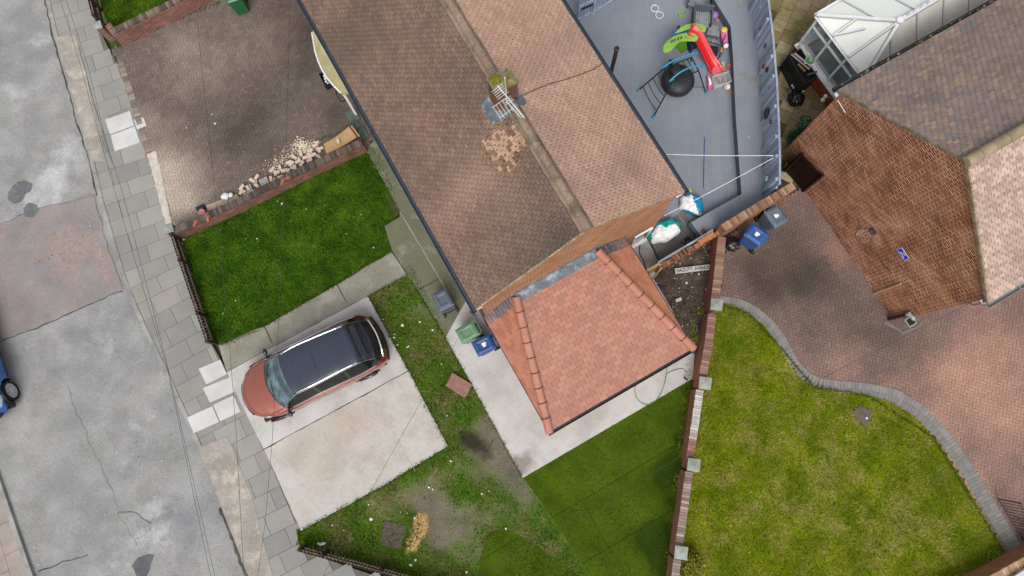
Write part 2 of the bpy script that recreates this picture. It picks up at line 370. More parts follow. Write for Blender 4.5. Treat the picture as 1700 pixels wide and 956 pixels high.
S = dict(kind='structure')
line_strip('road_joint', [(-160, 638), (0, 567), (80, 536), (150, 505), (203, 482)], .035, ZR+.008, mk('tar_joint', col(84, 84, 86), rough=.8, var=.4), 1, .02, **S)
line_strip('road_joint', [(203, 480), (176, 400), (156, 322), (110, 336), (60, 346), (0, 373), (-120, 415)], .022, ZR+.009, mk('faint_joint', col(122, 118, 116), rough=.9, var=.4), 2, .03, **S)
line_strip('road_crack', [(63, 948), (85, 944), (104, 934), (120, 930), (146, 922)], .03, ZR+.009, MATS['tar_joint'], 4, .03, **S)
line_strip('road_crack', [(228, 905), (214, 880), (196, 850), (186, 812), (170, 776), (150, 735), (128, 690), (112, 640)], .009, ZR+.008, MATS['faint_joint'], 6, .05, **S)
line_strip('road_crack', [(196, 852), (224, 850), (252, 868)], .03, ZR+.0085, MATS['faint_joint'], 7, .04, **S)
def splat(name, px, z, mat, seed, amp=.03, **t):
    return sheet(name, rough_edge(wpoly(px, z), .05, amp, seed), z, mat, res=0, **t)
for i, q in enumerate([[(14, 318), (24, 306), (38, 309), (43, 320), (36, 334), (24, 339), (13, 332)], [(26, 303), (40, 300), (53, 305), (50, 317), (40, 323), (34, 312)], [(39, 346), (47, 336), (60, 340), (64, 350), (56, 360), (42, 360)]]):
    splat('tar_repair', q, ZR+.010+.003*i, mk('tar_repair_old', col(124, 127, 130), col(112, 115, 118), 5, rough=.8, var=.3, fine=25), i)
splat('tar_repair', [(218, 940), (228, 926), (246, 920), (256, 922), (250, 940), (244, 958), (228, 957)], ZR+.008, M_dark, 9)
# gutter dirt at the foot of the kerb
line_strip('gutter_dirt', [(u-2, v) for u, v in KERB[:9]], .05, ZR+.006, mk('gutter_grime', col(110, 106, 98), col(80, 78, 72), 5, var=.5), 3, .02, **S)
line_strip('gutter_dirt', [(u-3, v) for u, v in KERB[13:]], .09, ZR+.006, MATS['gutter_grime'], 5, .04, **S)
# kerb stones
m = MB()
def along(P, step):
    out = [P[0]]; acc = 0
    for a, b in zip(P, P[1:]):
        L = (b-a).length; t = step-acc
        while t <= L: out.append(a+(b-a)*t/L); t += step
        acc = (L-(t-step))
    return out
def normal_at(P, i):
    d = (P[min(i+1, len(P)-1)]-P[max(i-1, 0)]).normalized(); return Vector((-d.y, d.x, 0)), d
for side in (0, 1):
    K = [p.copy() for p in kw]
    if side: K = [p+shift for p in K]
    Q = along(K, .9)
    for i in range(len(Q)-1):
        n_, d = normal_at(Q, i); n_ = -n_ if (n_.x < 0) != bool(side) else n_
        g = .004
        m.obox(Q[i]+d*g+Vector((0, 0, -.16)), (Q[i+1]-Q[i])-d*g*2, n_*.135, Vector((0, 0, .165)))
m.build('kerb', M_kerb, kind='structure')
# pavement: joint bed + slabs laid in rows that follow the kerb
inner = [(60, -420), (105, -250), (135, -110), (152, -2), (160, 40), (180, 80), (196, 108), (216, 162), (236, 215), (252, 280), (272, 345), (285, 385), (316, 470), (352, 572), (378, 618), (400, 665), (440, 745), (470, 815), (500, 882), (500, 915), (560, 935), (640, 962), (700, 978), (900, 1040), (1020, 1090), (1020, 1300), (540, 1300)]
bed = [at(u, v) for u, v in KERB]+[at(u, v) for u, v in inner[::-1]]
sheet('pavement_bed', [(p.x, p.y) for p in bed], -.012, M_joint, res=0)
bedP = [(p.x, p.y) for p in bed]
cross = [[(95, 62), (128, 58), (176, 268), (152, 268)], [(330, 742), (378, 725), (420, 830), (438, 900), (462, 990), (500, 1100), (470, 1090), (413, 956), (368, 843)]]
crossW = [[(at(u, v).x, at(u, v).y) for u, v in c] for c in cross]
m = MB()
Q = along(kw, .6)
slabc = [col(160, 158, 152), col(155, 154, 148), col(164, 162, 155), col(151, 150, 146), col(162, 159, 151)]
whites = [at(u, v) for u, v in ((202, 203), (210, 232))]
inn = [at(u, v) for u, v in inner]
for i in range(len(Q)-1):
    n_, d = normal_at(Q, i); n_ = -n_ if n_.x < 0 else n_
    n2, d2 = normal_at(Q, i+1); n2 = -n2 if n2.x < 0 else n2
    # nearer the bottom of the street the slabs turn with the front-garden boundary
    a = .145; st = [.9]*16 if i % 2 else [.45]+[.9]*15
    k = 0
    while a < 13 and k < 16:
        wd = st[k]; k += 1; g = .006
        while wd > .1:
            e_ = (Q[i]+Q[i+1])/2+n_*(a+wd)
            if inpoly(bedP, e_.x, e_.y): break
            wd -= .05
        if wd <= .1: break
        p = [Q[i]+n_*(a+g)+d*g, Q[i+1]+n2*(a+g)-d*g, Q[i+1]+n2*(a+wd-g)-d*g, Q[i]+n_*(a+wd-g)+d*g]
        c0 = (p[0]+p[2])/2; a += wd
        if not inpoly(bedP, c0.x, c0.y): continue
        z = rnd.uniform(-.003, .003)
        q = [Vector((v.x, v.y, z+rnd.uniform(-.001, .001))) for v in p]
        cc = vary(rnd.choice(slabc), .05, .012)
        m.mesh([*q, *[v-Vector((0, 0, .03)) for v in q]], [(3, 2, 1, 0), (0, 1, 5, 4), (1, 2, 6, 5), (2, 3, 7, 6), (3, 0, 4, 7)], cc)
m.f = [f[::-1] if (Vector(m.v[f[1]])-Vector(m.v[f[0]])).cross(Vector(m.v[f[2]])-Vector(m.v[f[0]])).z < 0 and len(f) == 4 and abs((Vector(m.v[f[1]])-Vector(m.v[f[0]])).cross(Vector(m.v[f[2]])-Vector(m.v[f[0]])).z) > .1 else f for f in m.f]
m.build('pavement', M_slab, kind='structure')
for c in cross: sheet('vehicle_crossing', rough_edge(wpoly(c), .2, .012), .009, M_cross, res=.3)
line_strip('crossing_joint', [(126, 60), (150, 150), (176, 240), (186, 270)], .018, .013, M_joint, 1, .004, **S)
# pale new slabs
M_white_slab = mk('pale_new_slab', col(222, 222, 220), col(208, 208, 206), 1.5, var=.06, bump=.15, cracks=None)
wm = MB()
def quadslab(px, z0=-.02, z1=.018):
    P = [(at(u, v).x, at(u, v).y) for u, v in px]; wm.prism(P, z0, z1)
for q in ([(175, 199), (216, 184), (223, 208), (183, 223)], [(184, 225), (224, 210), (233, 236), (191, 251)], [(223, 199), (238, 195), (244, 209), (228, 215)],
          [(330, 612), (366, 597), (377, 621), (343, 638)], [(337, 644), (382, 626), (390, 650), (349, 668)], [(311, 693), (353, 674), (364, 700), (322, 719)], [(354, 672), (388, 656), (400, 683), (366, 699)],
          ): quadslab(q)
wm.build('replaced_slabs', M_white_slab, kind='structure')
splat('cement_spill', [(243, 256), (259, 252), (268, 290), (276, 330), (285, 372), (276, 372), (268, 350), (262, 322), (256, 300)], .022, mk('cement', col(222, 214, 202), col(200, 190, 176), 6, var=.15), 3, .05)
# far side of the street: pavement and a paved drive
fs = [at(u, v)+shift for u, v in KERB]
n0 = Vector((-1, -.25, 0)).normalized()
fp = [(p.x, p.y) for p in fs]+[(p.x+n0.x*2.2, p.y+n0.y*2.2) for p in fs[::-1]]
sheet('far_pavement', fp, .002, mk('far_pavement', col(178, 166, 156), col(160, 150, 142), 1.2, var=.2, lines=(.9, .6, .01, col(110, 104, 98), .5, .06)), res=0, uvang=R_(-65))
fp = [(p.x+n0.x*2.2, p.y+n0.y*2.2) for p in fs]+[(p.x+n0.x*12, p.y+n0.y*12) for p in fs[::-1]]
sheet('far_driveways', fp, -.004, mk('far_drives', col(168, 158, 150), col(120, 118, 90), .4, var=.2), res=0)

# herringbone block paving as real blocks
def herring(name, poly_px, ang, bw, z, palette, colf, skip=()):
    P = [(at(u, v).x, at(u, v).y) for u, v in poly_px]
    SK = [[(at(u, v).x, at(u, v).y) for u, v in s] for s in skip]
    cx = sum(p[0] for p in P)/len(P); cy = sum(p[1] for p in P)/len(P)
    rr = max(math.hypot(p[0]-cx, p[1]-cy) for p in P); N = int(rr/bw*1.5)+4
    ca, sa = math.cos(ang), math.sin(ang); V = []; Fc = []; Cc = []
    g = bw*.035
    for j in range(-N, N):
        for i in range(-N, N):
            k = (i-j) % 4       # herringbone: 0 -> horizontal pair start, 3 -> vertical pair start
            if k == 0: w_, h_ = 2, 1
            elif k == 3: w_, h_ = 1, 2
            else: continue
            x0, y0 = i*bw, j*bw
            mx, my = x0+w_*bw/2, y0+h_*bw/2
            X = cx+mx*ca-my*sa; Y = cy+mx*sa+my*ca
            if not inpoly(P, X, Y) or any(inpoly(s, X, Y) for s in SK): continue
            c = colf(X, Y, rnd.choice(palette)); c = vary(c, .06, .015)
            zz = z+rnd.uniform(-.003, .003)
            base = len(V)
            for (a, b) in ((x0+g, y0+g), (x0+w_*bw-g, y0+g), (x0+w_*bw-g, y0+h_*bw-g), (x0+g, y0+h_*bw-g)):
                V.append((cx+a*ca-b*sa, cy+a*sa+b*ca, zz+rnd.uniform(-.001, .001)))
            for q in range(4): v = V[base+q]; V.append((v[0], v[1], v[2]-.02))
            for f in ((0, 1, 2, 3), (0, 4, 5, 1), (1, 5, 6, 2), (2, 6, 7, 3), (3, 7, 4, 0)):
                Fc.append(tuple(base+q for q in f)); Cc.append(c)
    m = MB(); m.v = V; m.f = Fc; m.c = Cc; m.uv = [None]*len(Fc)
    return m.build(name, M_block, kind='structure')
def lerp3(a, b, t): t = max(0, min(1, t)); return tuple(x+(y-x)*t for x, y in zip(a, b))
LD = [(183, 82), (260, 40), (400, -20), (470, -60), (640, -60), (640, 215), (612, 240), (296, 385), (278, 376), (240, 245), (216, 162), (196, 106)]
sheet('driveway_bed', [(at(u, v).x, at(u, v).y) for u, v in LD], .0, mk('dark_joint', col(84, 74, 66), col(66, 60, 54), 4, var=.3), res=0)
fdk = blobs([(430, 180, 60, .8), (520, 100, 60, .7), (380, 230, 50, .7), (480, 30, 60, .6), (560, 190, 40, .8), (320, 180, 35, .4), (230, 150, 25, .35), (450, 260, 40, .5), (540, 40, 40, .5)])
flt = blobs([(270, 290, 55, .9), (300, 340, 40, .9), (340, 110, 50, .2), (300, 80, 40, .2), (420, 60, 35, .2), (240, 200, 25, .3)])
def ldc(X, Y, c):
    n_ = noise.noise(Vector((X*.9, Y*.9, 3)))*.35+noise.noise(Vector((X*2.6, Y*2.6, 3)))*.25
    c = lerp3(c, col(80, 72, 66), fdk(X, Y)*.8+n_*.7); return lerp3(c, col(196, 180, 164), flt(X, Y)*1.0+n_*.6)
herring('block_driveway', LD, R_(16), .098, .012, [col(126, 114, 105), col(120, 109, 101), col(131, 118, 108), col(123, 111, 103)], ldc)
# the wide red drive on the right
m = MB(); E0 = along([at(u, v) for u, v in ((197, 106), (216, 160), (240, 243), (252, 280), (268, 330), (284, 374))], .105)
for i in range(len(E0)-1):
    n_, d = normal_at(E0, i); n_ = -n_ if n_.x < 0 else n_
    m.obox(E0[i]-n_*.04+Vector((0, 0, -.02)), (E0[i+1]-E0[i])*.94, n_*.2, Vector((0, 0, .037+rnd.uniform(0, .003))), vary(rnd.choice([col(150, 134, 122), col(132, 120, 110), col(164, 150, 138)]), .12, .02))
m.build('block_edging', M_block, kind='structure')
RD = [(1203, 400), (1208, 388), (1320, 318), (1420, 240), (1640, 250), (1720, 420), (2050, 330), (2050, 1150), (1600, 1100), (1560, 1010), (1560, 850), (1400, 660), (1300, 600), (1190, 510)]
RD2 = [(1196, 385), (1240, 340), (1500, 160), (2100, 0), (2100, 1200), (1400, 1200), (1300, 700), (1185, 520)]
LAWN_R = [(1150, 506), (1196, 503), (1220, 508), (1242, 520), (1268, 541), (1290, 570), (1310, 605), (1331, 631), (1350, 642), (1385, 651), (1440, 656), (1475, 666), (1515, 690), (1550, 727), (1590, 785), (1625, 842), (1667, 918), (1700, 985), (1700, 1150), (1060, 1150), (1100, 956)]
EDGE = [(1150, 492), (1200, 492), (1228, 496), (1256, 509), (1284, 533), (1305, 562), (1325, 600), (1343, 619), (1362, 628), (1392, 632), (1445, 637), (1490, 647), (1532, 672), (1570, 711), (1610, 765), (1650, 832), (1694, 903), (1740, 985)]
sheet('driveway_bed', [(at(u, v).x, at(u, v).y) for u, v in RD2], -.012, MATS['dark_joint'], res=0)
rdk = blobs([(1290, 400, 90, .35), (1260, 470, 60, .3), (1310, 440, 55, 1.0), (1350, 470, 55, .8), (1280, 480, 40, .7), (1460, 575, 50, .5), (1550, 600, 45, .4), (1570, 660, 50, .45), (1370, 580, 40, .4), (1600, 740, 40, .35), (1240, 440, 40, .4), (1500, 560, 50, .5), (1420, 520, 40, .6)])
rpk = blobs([(1600, 680, 110, .45), (1690, 620, 90, .4), (1640, 820, 60, .3), (1620, 650, 50, .6), (1560, 620, 30, .3), (1390, 420, 25, .5), (1400, 600, 40, .35), (1610, 600, 40, .4), (1570, 760, 20, .4), (1600, 800, 30, .6), (1550, 700, 25, .5), (1650, 560, 40, .5), (1690, 700, 50, .4), (1310, 500, 20, .3), (1240, 390, 30, .3)])
def rdc(X, Y, c):
    n_ = noise.noise(Vector((X*.7, Y*.7, 1)))*.5+noise.noise(Vector((X*2, Y*2, 7)))*.3
    c = lerp3(c, col(88, 78, 72), rdk(X, Y)*.7+n_*.35); return lerp3(c, col(190, 150, 130), rpk(X, Y)*.8+n_*.5)
herring('red_block_driveway', RD, R_(-15), .1, .0, [col(138, 115, 106), col(132, 112, 105), col(145, 119, 108), col(135, 113, 105), col(128, 112, 106)], rdc, skip=[LAWN_R+[], ])
# edging course of blocks
m = MB(); E1 = along([at(u, v) for u, v in EDGE], .105)
for i in range(len(E1)-1):
    n_, d = normal_at(E1, i)
    if n_.y > 0 and d.x > 0: n_ = -n_
    for r0, wdt in ((0, .2), (.205, .2)):
        c = vary(col(136, 136, 132) if r0 else col(146, 142, 138), .12, .02)
        m.obox(E1[i]+n_*r0+Vector((0, 0, -.02)), (E1[i+1]-E1[i])*.95, n_*wdt, Vector((0, 0, .03+rnd.uniform(0, .003))), c)
m.build('block_edging', M_block, kind='structure')
# lawns
fl = blobs([(1210, 560, 50, .7), (1180, 700, 30, .5), (1430, 680, 40, .3), (1500, 750, 40, .5), (1250, 850, 50, .3), (1560, 790, 40, .6), (1300, 680, 40, .5), (1400, 850, 60, .3), (1600, 900, 50, .5), (1330, 940, 40, .4), (1280, 790, 30, .4), (1660, 930, 30, .9)])
fd = blobs([(1380, 770, 60, .5), (1330, 850, 50, .4), (1440, 700, 30, .5), (1500, 860, 60, .5), (1200, 900, 40, .4), (1270, 660, 30, .4), (1450, 920, 40, .4)])
bumpf = lambda x, y: .03*noise.noise(Vector((x*.8, y*.8, 0)))
sheet('lawn', rough_edge(wpoly(LAWN_R), .1, .025, 4), .02, M_lawn_r, res=.35, attrs={'lush': fl, 'dry': fd})
LAWN1 = [(300, 392), (618, 243), (640, 272), (664, 352), (652, 368), (637, 378), (651, 417), (560, 471), (440, 541), (420, 547), (368, 572), (352, 566)]
sheet('lawn', rough_edge(wpoly(LAWN1), .1, .025, 1), .02, M_lawn, res=.3, attrs={'soil': blobs([(537, 310, 12, .9), (655, 330, 18, 1.1), (640, 290, 12, .9), (662, 352, 12, 1.), (630, 262, 8, .6)])})
LAWN0 = [(150, -200), (168, 10), (190, 60), (300, 5), (420, -60), (470, -220)]
sheet('lawn', rough_edge(wpoly(LAWN0), .12, .02, 2), .02, M_lawn, res=.4, attrs={'soil': blobs([(180, 35, 8, .4)])})
GARD = [(600, 470), (683, 440), (742, 548), (880, 700), (1160, 560), (1185, 560), (1150, 640), (1100, 956), (1070, 1150), (1000, 1090), (700, 962), (500, 915), (492, 880), (740, 742)]
soilf = blobs([(800, 735, 34, 1.0), (840, 760, 34, 1.1), (860, 800, 28, .9), (815, 700, 22, .8), (850, 730, 30, 1.1), (825, 680, 16, .8), (700, 515, 22, .8), (722, 540, 16, .5), (660, 600, 10, .5), (690, 590, 10, .5), (715, 620, 12, .5), (705, 830, 18, .8), (725, 855, 20, .9), (735, 885, 18, .7), (650, 840, 28, .6), (612, 835, 14, .5), (780, 850, 18, .6), (775, 885, 18, .8), (805, 860, 14, .5), (790, 790, 18, .6), (760, 780, 16, .5), (680, 930, 14, .5), (820, 935, 22, .9), (740, 905, 16, .6), (760, 925, 14, .5), (880, 830, 18, .7), (680, 560, 16, .4), (900, 860, 14, .5), (930, 900, 14, .4), (905, 940, 12, .4), (795, 650, 10, .5), (690, 820, 26, .6), (735, 830, 26, .6), (760, 870, 24, .55), (830, 850, 26, .5), (790, 920, 22, .5), (640, 875, 16, .4), (720, 790, 24, .5), (860, 880, 24, .45), (715, 900, 22, .6)])
sheet('front_garden', rough_edge(wpoly(GARD), .3, .02, 2), .008, M_rough, res=.22, attrs={'soil': soilf, 'dark': blobs([(790, 735, 20, 1.0), (770, 725, 14, .8), (820, 700, 14, .5), (808, 755, 14, .7)]), 'sand': blobs([(694, 866, 9, 1.1), (692, 884, 9, 1.1), (686, 900, 11, 1.1), (704, 878, 10, .9), (698, 860, 10, .9), (684, 912, 8, .8), (646, 858, 4, .6)])})
TURF = [(868, 792), (1146, 629), (1160, 632), (1112, 960), (1090, 1090), (1010, 1090), (978, 954), (947, 905), (900, 835)]
wetf = blobs([(1130, 690, 14, .8), (1128, 730, 16, .9), (1110, 775, 24, 1.), (1098, 800, 16, .9), (1116, 830, 14, .9), (1100, 880, 22, 1.1), (1085, 900, 24, .9), (1065, 890, 16, .7), (1110, 940, 20, 1.), (1140, 650, 14, .8), (1095, 925, 20, .9), (900, 800, 10, .3)])
sheet('turf', rough_edge(wpoly(TURF), .3, .012, 5), .026, M_turf, res=.25, attrs={'wet': wetf}, uvang=R_(29.7))
sheet('turf', rough_edge(wpoly([(812, 884), (838, 878), (870, 893), (925, 930), (985, 972), (960, 1050), (860, 1020), (790, 985), (796, 930)]), .2, .03, 6), .022, M_turf, res=.4, attrs={'wet': lambda x, y: .35}, uvang=R_(29.7))
# drives and paths
D1 = [(377, 618), (611, 492), (678, 615), (438, 745), (400, 668)]
D2 = [(439.5, 746), (679, 616), (712, 680), (744, 741), (640, 804), (500, 881)]
def slab_prism(name, px, z, mat, attrs=None, res=.3, amp=.008, th=.05, uvang=0):
    P = rough_edge(wpoly(px), .25, amp, len(px))
    o = sheet(name, P, z, mat, res=res, attrs=attrs, uvang=uvang)
    m = MB(); n = len(P)
    for i in range(n):
        a, b = P[i], P[(i+1) % n]; m.face([(a.x, a.y, z), (a.x, a.y, z-th), (b.x, b.y, z-th), (b.x, b.y, z)])
    m.build(name+'_edge', mat, kind='structure'); return o
slab_prism('concrete_drive', D1, .034, M_conc_new, {'stain': blobs([(560, 650, 14, .5), (600, 632, 12, .6), (640, 615, 12, .4), (520, 660, 10, .4)])})
slab_prism('concrete_drive', D2, .032, M_conc_drive, {'stain': blobs([(500, 740, 40, .7), (560, 700, 40, .6), (600, 690, 40, .5), (520, 790, 30, .4), (560, 800, 40, .3)])}, amp=.02)
line_strip('drive_joint', [(438, 745.5), (560, 680), (678, 615.5)], .008, .038, mk('saw_cut', col(140, 128, 116), var=.3), 0, .003, **S)
line_strip('drive_crack', [(662, 732), (676, 760), (690, 782)], .012, .0385, mk('fine_crack', col(170, 166, 160), var=.3), 3, .01, **S)
AP = [(740, 560), (790, 470), (1000, 330), (1078, 396), (1099, 436), (1084, 462), (1102, 492), (1153, 582), (1150, 628), (868, 793), (800, 668)]
slab_prism('concrete_apron', AP, .036, M_conc_new, {'stain': blobs([(868, 768, 22, 1.2), (850, 780, 16, .9), (885, 755, 12, .5), (1110, 610, 20, .35), (1130, 595, 15, .5), (1110, 500, 14, .7), (1130, 540, 14, .6), (1075, 430, 22, .9), (1060, 410, 15, .7), (780, 610, 10, .2)])}, amp=.004)
PW = [(364, 574), (420, 548), (440, 542), (560, 472), (650, 418), (672, 450), (676, 457), (612, 491), (377, 617)]
slab_prism('front_path', PW, .028, M_conc_old, amp=.02)
line_strip('path_joint', [(559, 471), (566, 485), (576, 503)], .03, .033, MATS['tar_joint'], 0, .006, **S)
line_strip('path_joint', [(438, 541), (444, 552), (452, 570)], .03, .033, mk('mossy_joint', col(92, 100, 48), col(70, 78, 36), 5, var=.3), 0, .006, **S)
line_strip('path_joint', [(650, 415), (662, 435), (676, 456)], .02, .0325, MATS['tar_joint'], 2, .004, **S)
HP = [(604, 250), (612, 256), (642, 310), (664, 352), (664, 360), (638, 376), (651, 416), (677, 455), (695, 483), (740, 560), (800, 545), (830, 520), (700, 240), (640, 215)]
slab_prism('house_path', HP, .026, M_moss_conc, amp=.012)
line_strip('path_joint', [(694, 482), (712, 472), (729, 462)], .03, .031, MATS['tar_joint'], 1, .005, **S)
line_strip('path_edge', [(664, 352), (690, 395), (712, 432), (733, 468), (752, 505)], .035, .0312, mk('pale_joint', col(170, 166, 148), var=.2), 1, .008, **S)
# bare earth strip behind the extension
SP = [(1084, 462), (1100, 440), (1192, 392), (1196, 430), (1160, 600), (1150, 590), (1100, 490)]
sheet('bare_soil', rough_edge(wpoly(SP), .1, .02, 3), .03, M_soil, res=.12, hf=lambda x, y: .05*noise.noise(Vector((x*2.2, y*2.2, 0)))+.03*noise.noise(Vector((x*7, y*7, 2))))
# drain cover slabs and manholes

# ================================================================ roofs and houses
def tile_slope(m, O, U, V, N_, Lu, Lv, tw, th, colf, u0=0., keep=None, step=.014, gap=.013, jit=.003, jd=.008, vg=.008, wob=1.):
    O = Vector(O); rows = int(math.ceil(Lv/th)); cols = int(math.ceil(Lu/tw))+1
    for j in range(rows):
        off = (tw/2 if j % 2 else 0)+rnd.uniform(-jd, jd)
        for i in range(-1, cols):
            a = i*tw+off; b = a+tw-gap; a = max(a, 0); b = min(b, Lu)
            if b-a < .02: continue
            v0 = j*th+vg+rnd.uniform(-jit, jit); v1 = min((j+1)*th, Lv)
            cu, cv = (a+b)/2, (v0+v1)/2
            if keep and not keep(cu, cv): continue
            q = O+U*cu+V*cv; c = colf(q, cu, cv)
            if c is None: continue
            s1 = step+rnd.uniform(-.003, .004)+.007*(1+noise.noise(q*.9))*wob; s0 = .002; tl = rnd.uniform(-.002, .002)
            A = O+U*a+V*v0+N_*(s1+tl); B = O+U*b+V*v0+N_*(s1-tl); Cc = O+U*b+V*v1+N_*s0; D = O+U*a+V*v1+N_*s0
            A0 = O+U*a+V*v0-N_*.006; B0 = O+U*b+V*v0-N_*.006
            m.mesh([A, B, Cc, D, A0, B0], [(0, 1, 2, 3), (4, 5, 1, 0), (4, 0, 3), (5, 2, 1)], c)
def half_tube(m, a, b, r, n=8, seg=.33, lift=.0, c=None, flare=.006, up=None):
    a = Vector(a); b = Vector(b); d = (b-a); L = d.length; d.normalize(); side = d.cross(UZ).normalized(); up = side.cross(d).normalized()
    k = max(1, int(L/seg))
    for s in range(k):
        p = a+d*L*s/k; q = a+d*(L*(s+1)/k-.006); r1 = r+flare; r2 = r
        jz = rnd.uniform(-.004, .004)
        vs = []; 
        for P, rr in ((p, r1), (q, r2)):
            for j in range(n+1):
                t = math.pi*j/n; vs.append(P+side*rr*math.cos(t)+up*(rr*math.sin(t)+lift+jz))
        fs = [(j, n+1+j, n+2+j, j+1) for j in range(n)]+[tuple(range(n+1)), tuple(range(2*n+1, n, -1))]
        m.mesh(vs, fs, c)
ZE, ZA = 4.4, 6.45
# ---- semi-detached house in the middle
E1p = at(790, 514, ZE); E2p = at(1137, 320, ZE)
Wd = (E2p-E1p).dot(UB); E2p = E1p+UB*Wd
LEN = 15.0
hs = thing('brick_house', 'brown tiled brick house with a chimney and a new red roofed side extension', 'house', tuple((E1p+UB*Wd/2+UA*LEN/2).xy)+(0,))
half = Wd/2; rise = ZA-ZE; sl_len = math.hypot(half, rise)
Vf = (UB*half+UZ*rise).normalized(); Nf = Vf.cross(UA)*-1
if Nf.z < 0: Nf = -Nf
Vb = (-UB*half+UZ*rise).normalized(); Nb = Vb.cross(UA)
if Nb.z < 0: Nb = -Nb
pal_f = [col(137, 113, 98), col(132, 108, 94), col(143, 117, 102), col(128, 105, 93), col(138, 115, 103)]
f_dark = blobs([(900, 440, 40, .7), (940, 400, 40, .8), (850, 470, 30, .5), (560, 60, 60, .5), (640, 60, 70, .4), (700, 250, 60, .3), (880, 300, 40, .5), (800, 60, 30, .5), (780, 200, 50, .4), (640, 190, 60, .2)])
# blob centres are given at roof height
def blobz(lst, z=5.4):
    W = [(at(u, v, z).x, at(u, v, z).y, r/70., s) for u, v, r, s in lst]
    return lambda x, y: sum(s*math.exp(-((x-bx)**2+(y-by)**2)/(r*r)) for bx, by, r, s in W)
f_dark = blobz([(905, 430, 45, .7), (940, 395, 40, .8), (850, 470, 35, .5), (560, 60, 60, .4), (620, 30, 60, .4), (880, 300, 45, .6), (900, 250, 25, .5), (780, 40, 35, .5), (790, 190, 40, .4), (720, 60, 50, .3), (640, 190, 60, .2), (770, 280, 40, .4)])
f_light = blobz([(800, 266, 34, .5), (840, 305, 34, .3), (765, 290, 28, .45), (822, 200, 14, .6), (740, 330, 40, .25)], 6.2)
PC = at(840, 234, 6.15).xy
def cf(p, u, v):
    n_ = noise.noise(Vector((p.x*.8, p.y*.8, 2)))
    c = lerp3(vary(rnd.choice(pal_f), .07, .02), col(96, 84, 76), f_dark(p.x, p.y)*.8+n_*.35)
    l = f_light(p.x, p.y); c = lerp3(c, col(196, 164, 140), l*.75)
    d = (Vector((p.x, p.y))-PC).length+.34*noise.noise(Vector((p.x*3, p.y*3, 1)))+.1*rnd.uniform(-1, 1)
    if d < .45 and rnd.random() > .16: c = lerp3(c, vary(rnd.choice([col(214, 178, 150), col(206, 170, 142), col(218, 184, 156)]), .06, .01), .72)
    elif d < .68 and rnd.random() < .6: c = lerp3(c, col(150, 124, 98), .6)
    return c
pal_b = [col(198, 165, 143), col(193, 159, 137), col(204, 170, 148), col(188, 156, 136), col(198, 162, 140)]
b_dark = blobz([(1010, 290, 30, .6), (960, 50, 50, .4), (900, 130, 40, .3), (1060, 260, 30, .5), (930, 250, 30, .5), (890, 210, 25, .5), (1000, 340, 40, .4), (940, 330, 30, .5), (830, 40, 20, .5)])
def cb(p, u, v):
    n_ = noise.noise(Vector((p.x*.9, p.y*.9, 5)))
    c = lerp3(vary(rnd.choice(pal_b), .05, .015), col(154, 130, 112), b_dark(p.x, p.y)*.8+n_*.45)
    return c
TW, TH = .152, .093
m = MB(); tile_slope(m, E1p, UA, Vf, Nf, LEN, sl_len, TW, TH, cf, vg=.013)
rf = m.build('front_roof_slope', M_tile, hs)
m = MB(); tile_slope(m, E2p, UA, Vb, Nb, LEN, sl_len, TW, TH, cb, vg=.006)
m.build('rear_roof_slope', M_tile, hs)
apx = E1p+UB*half+UZ*rise
m = MB()      # dark crumbs standing in for shaded gaps among the clean tiles below the chimney
for k in range(320):
    a = rnd.uniform(0, 6.283); r = .5*math.sqrt(rnd.random())+abs(rnd.gauss(0, .05)) if k < 150 else rnd.uniform(.36, .62)
    x, y = PC.x+r*math.cos(a), PC.y+r*math.sin(a); z = E1p.z-((Vector((x, y, 0))-Vector((E1p.x, E1p.y, 0))).dot(Nf))/Nf.z+.02
    if (Vector((x, y, 0))-Vector((E1p.x, E1p.y, 0))).dot(UB) > half-.1: continue
    m.ball((x, y, z), rnd.uniform(.008, .02), 6, vary(rnd.choice([col(74, 58, 42), col(96, 82, 50), col(60, 48, 38), col(120, 108, 62)]), .2), sz=.4)
m.build('gap_shade_crumbs', mk('gap_shade_brown', attr=True, var=.3, bump=0), hs, kind='stuff')
# roof slab under the tiles and fascia boards
m = MB(); t_ = .05
for (o_, V_, N__) in ((E1p, Vf, Nf), (E2p, Vb, Nb)):
    m.obox(o_-N__*(t_+.008)+UA*.01, UA*(LEN-.02), V_*(sl_len-.03), N__*t_)
m.build('roof_underlay', mk('roof_felt', (.03, .028, .026), bump=0), hs)
m = MB(); half_tube(m, apx+UZ*-.03-UA*.02, apx+UA*LEN+UZ*-.03, .105, seg=.34)
m.build('ridge', M_ridge, hs)
m = MB()   # lichened mortar bedding either side of the ridge
for sgn, V_, N__ in ((1, Vf, Nf), (-1, Vb, Nb)):
    for k in range(110):
        u = k*LEN/110; j = noise.noise(Vector((u*2, sgn, 0)))*.03
        m.mesh([apx+UA*u-V_*.2-V_*j+N__*.012, apx+UA*(u+LEN/110)-V_*(.2+noise.noise(Vector(((u+LEN/110)*2, sgn, 0)))*.03)+N__*.012, apx+UA*(u+LEN/110)-V_*.05+N__*.05, apx+UA*u-V_*.05+N__*.05], [(0, 1, 2, 3)])
m.build('ridge_bedding', MATS['ridge_tiles'], hs)
m = MB()   # mortared verge at the gable
for o_, V_, N__ in ((E1p, Vf, Nf), (E2p, Vb, Nb)):
    k = 40
    for i in range(k):
        a = o_+V_*sl_len*i/k; L = sl_len/k; j = .004*math.sin(i*1.7)
        m.obox(a-UA*(.012+j)-N__*.05, V_*L, UA*.035, N__*(.062+.006*noise.noise(a*5)))
m.build('verge', M_mortar, hs)
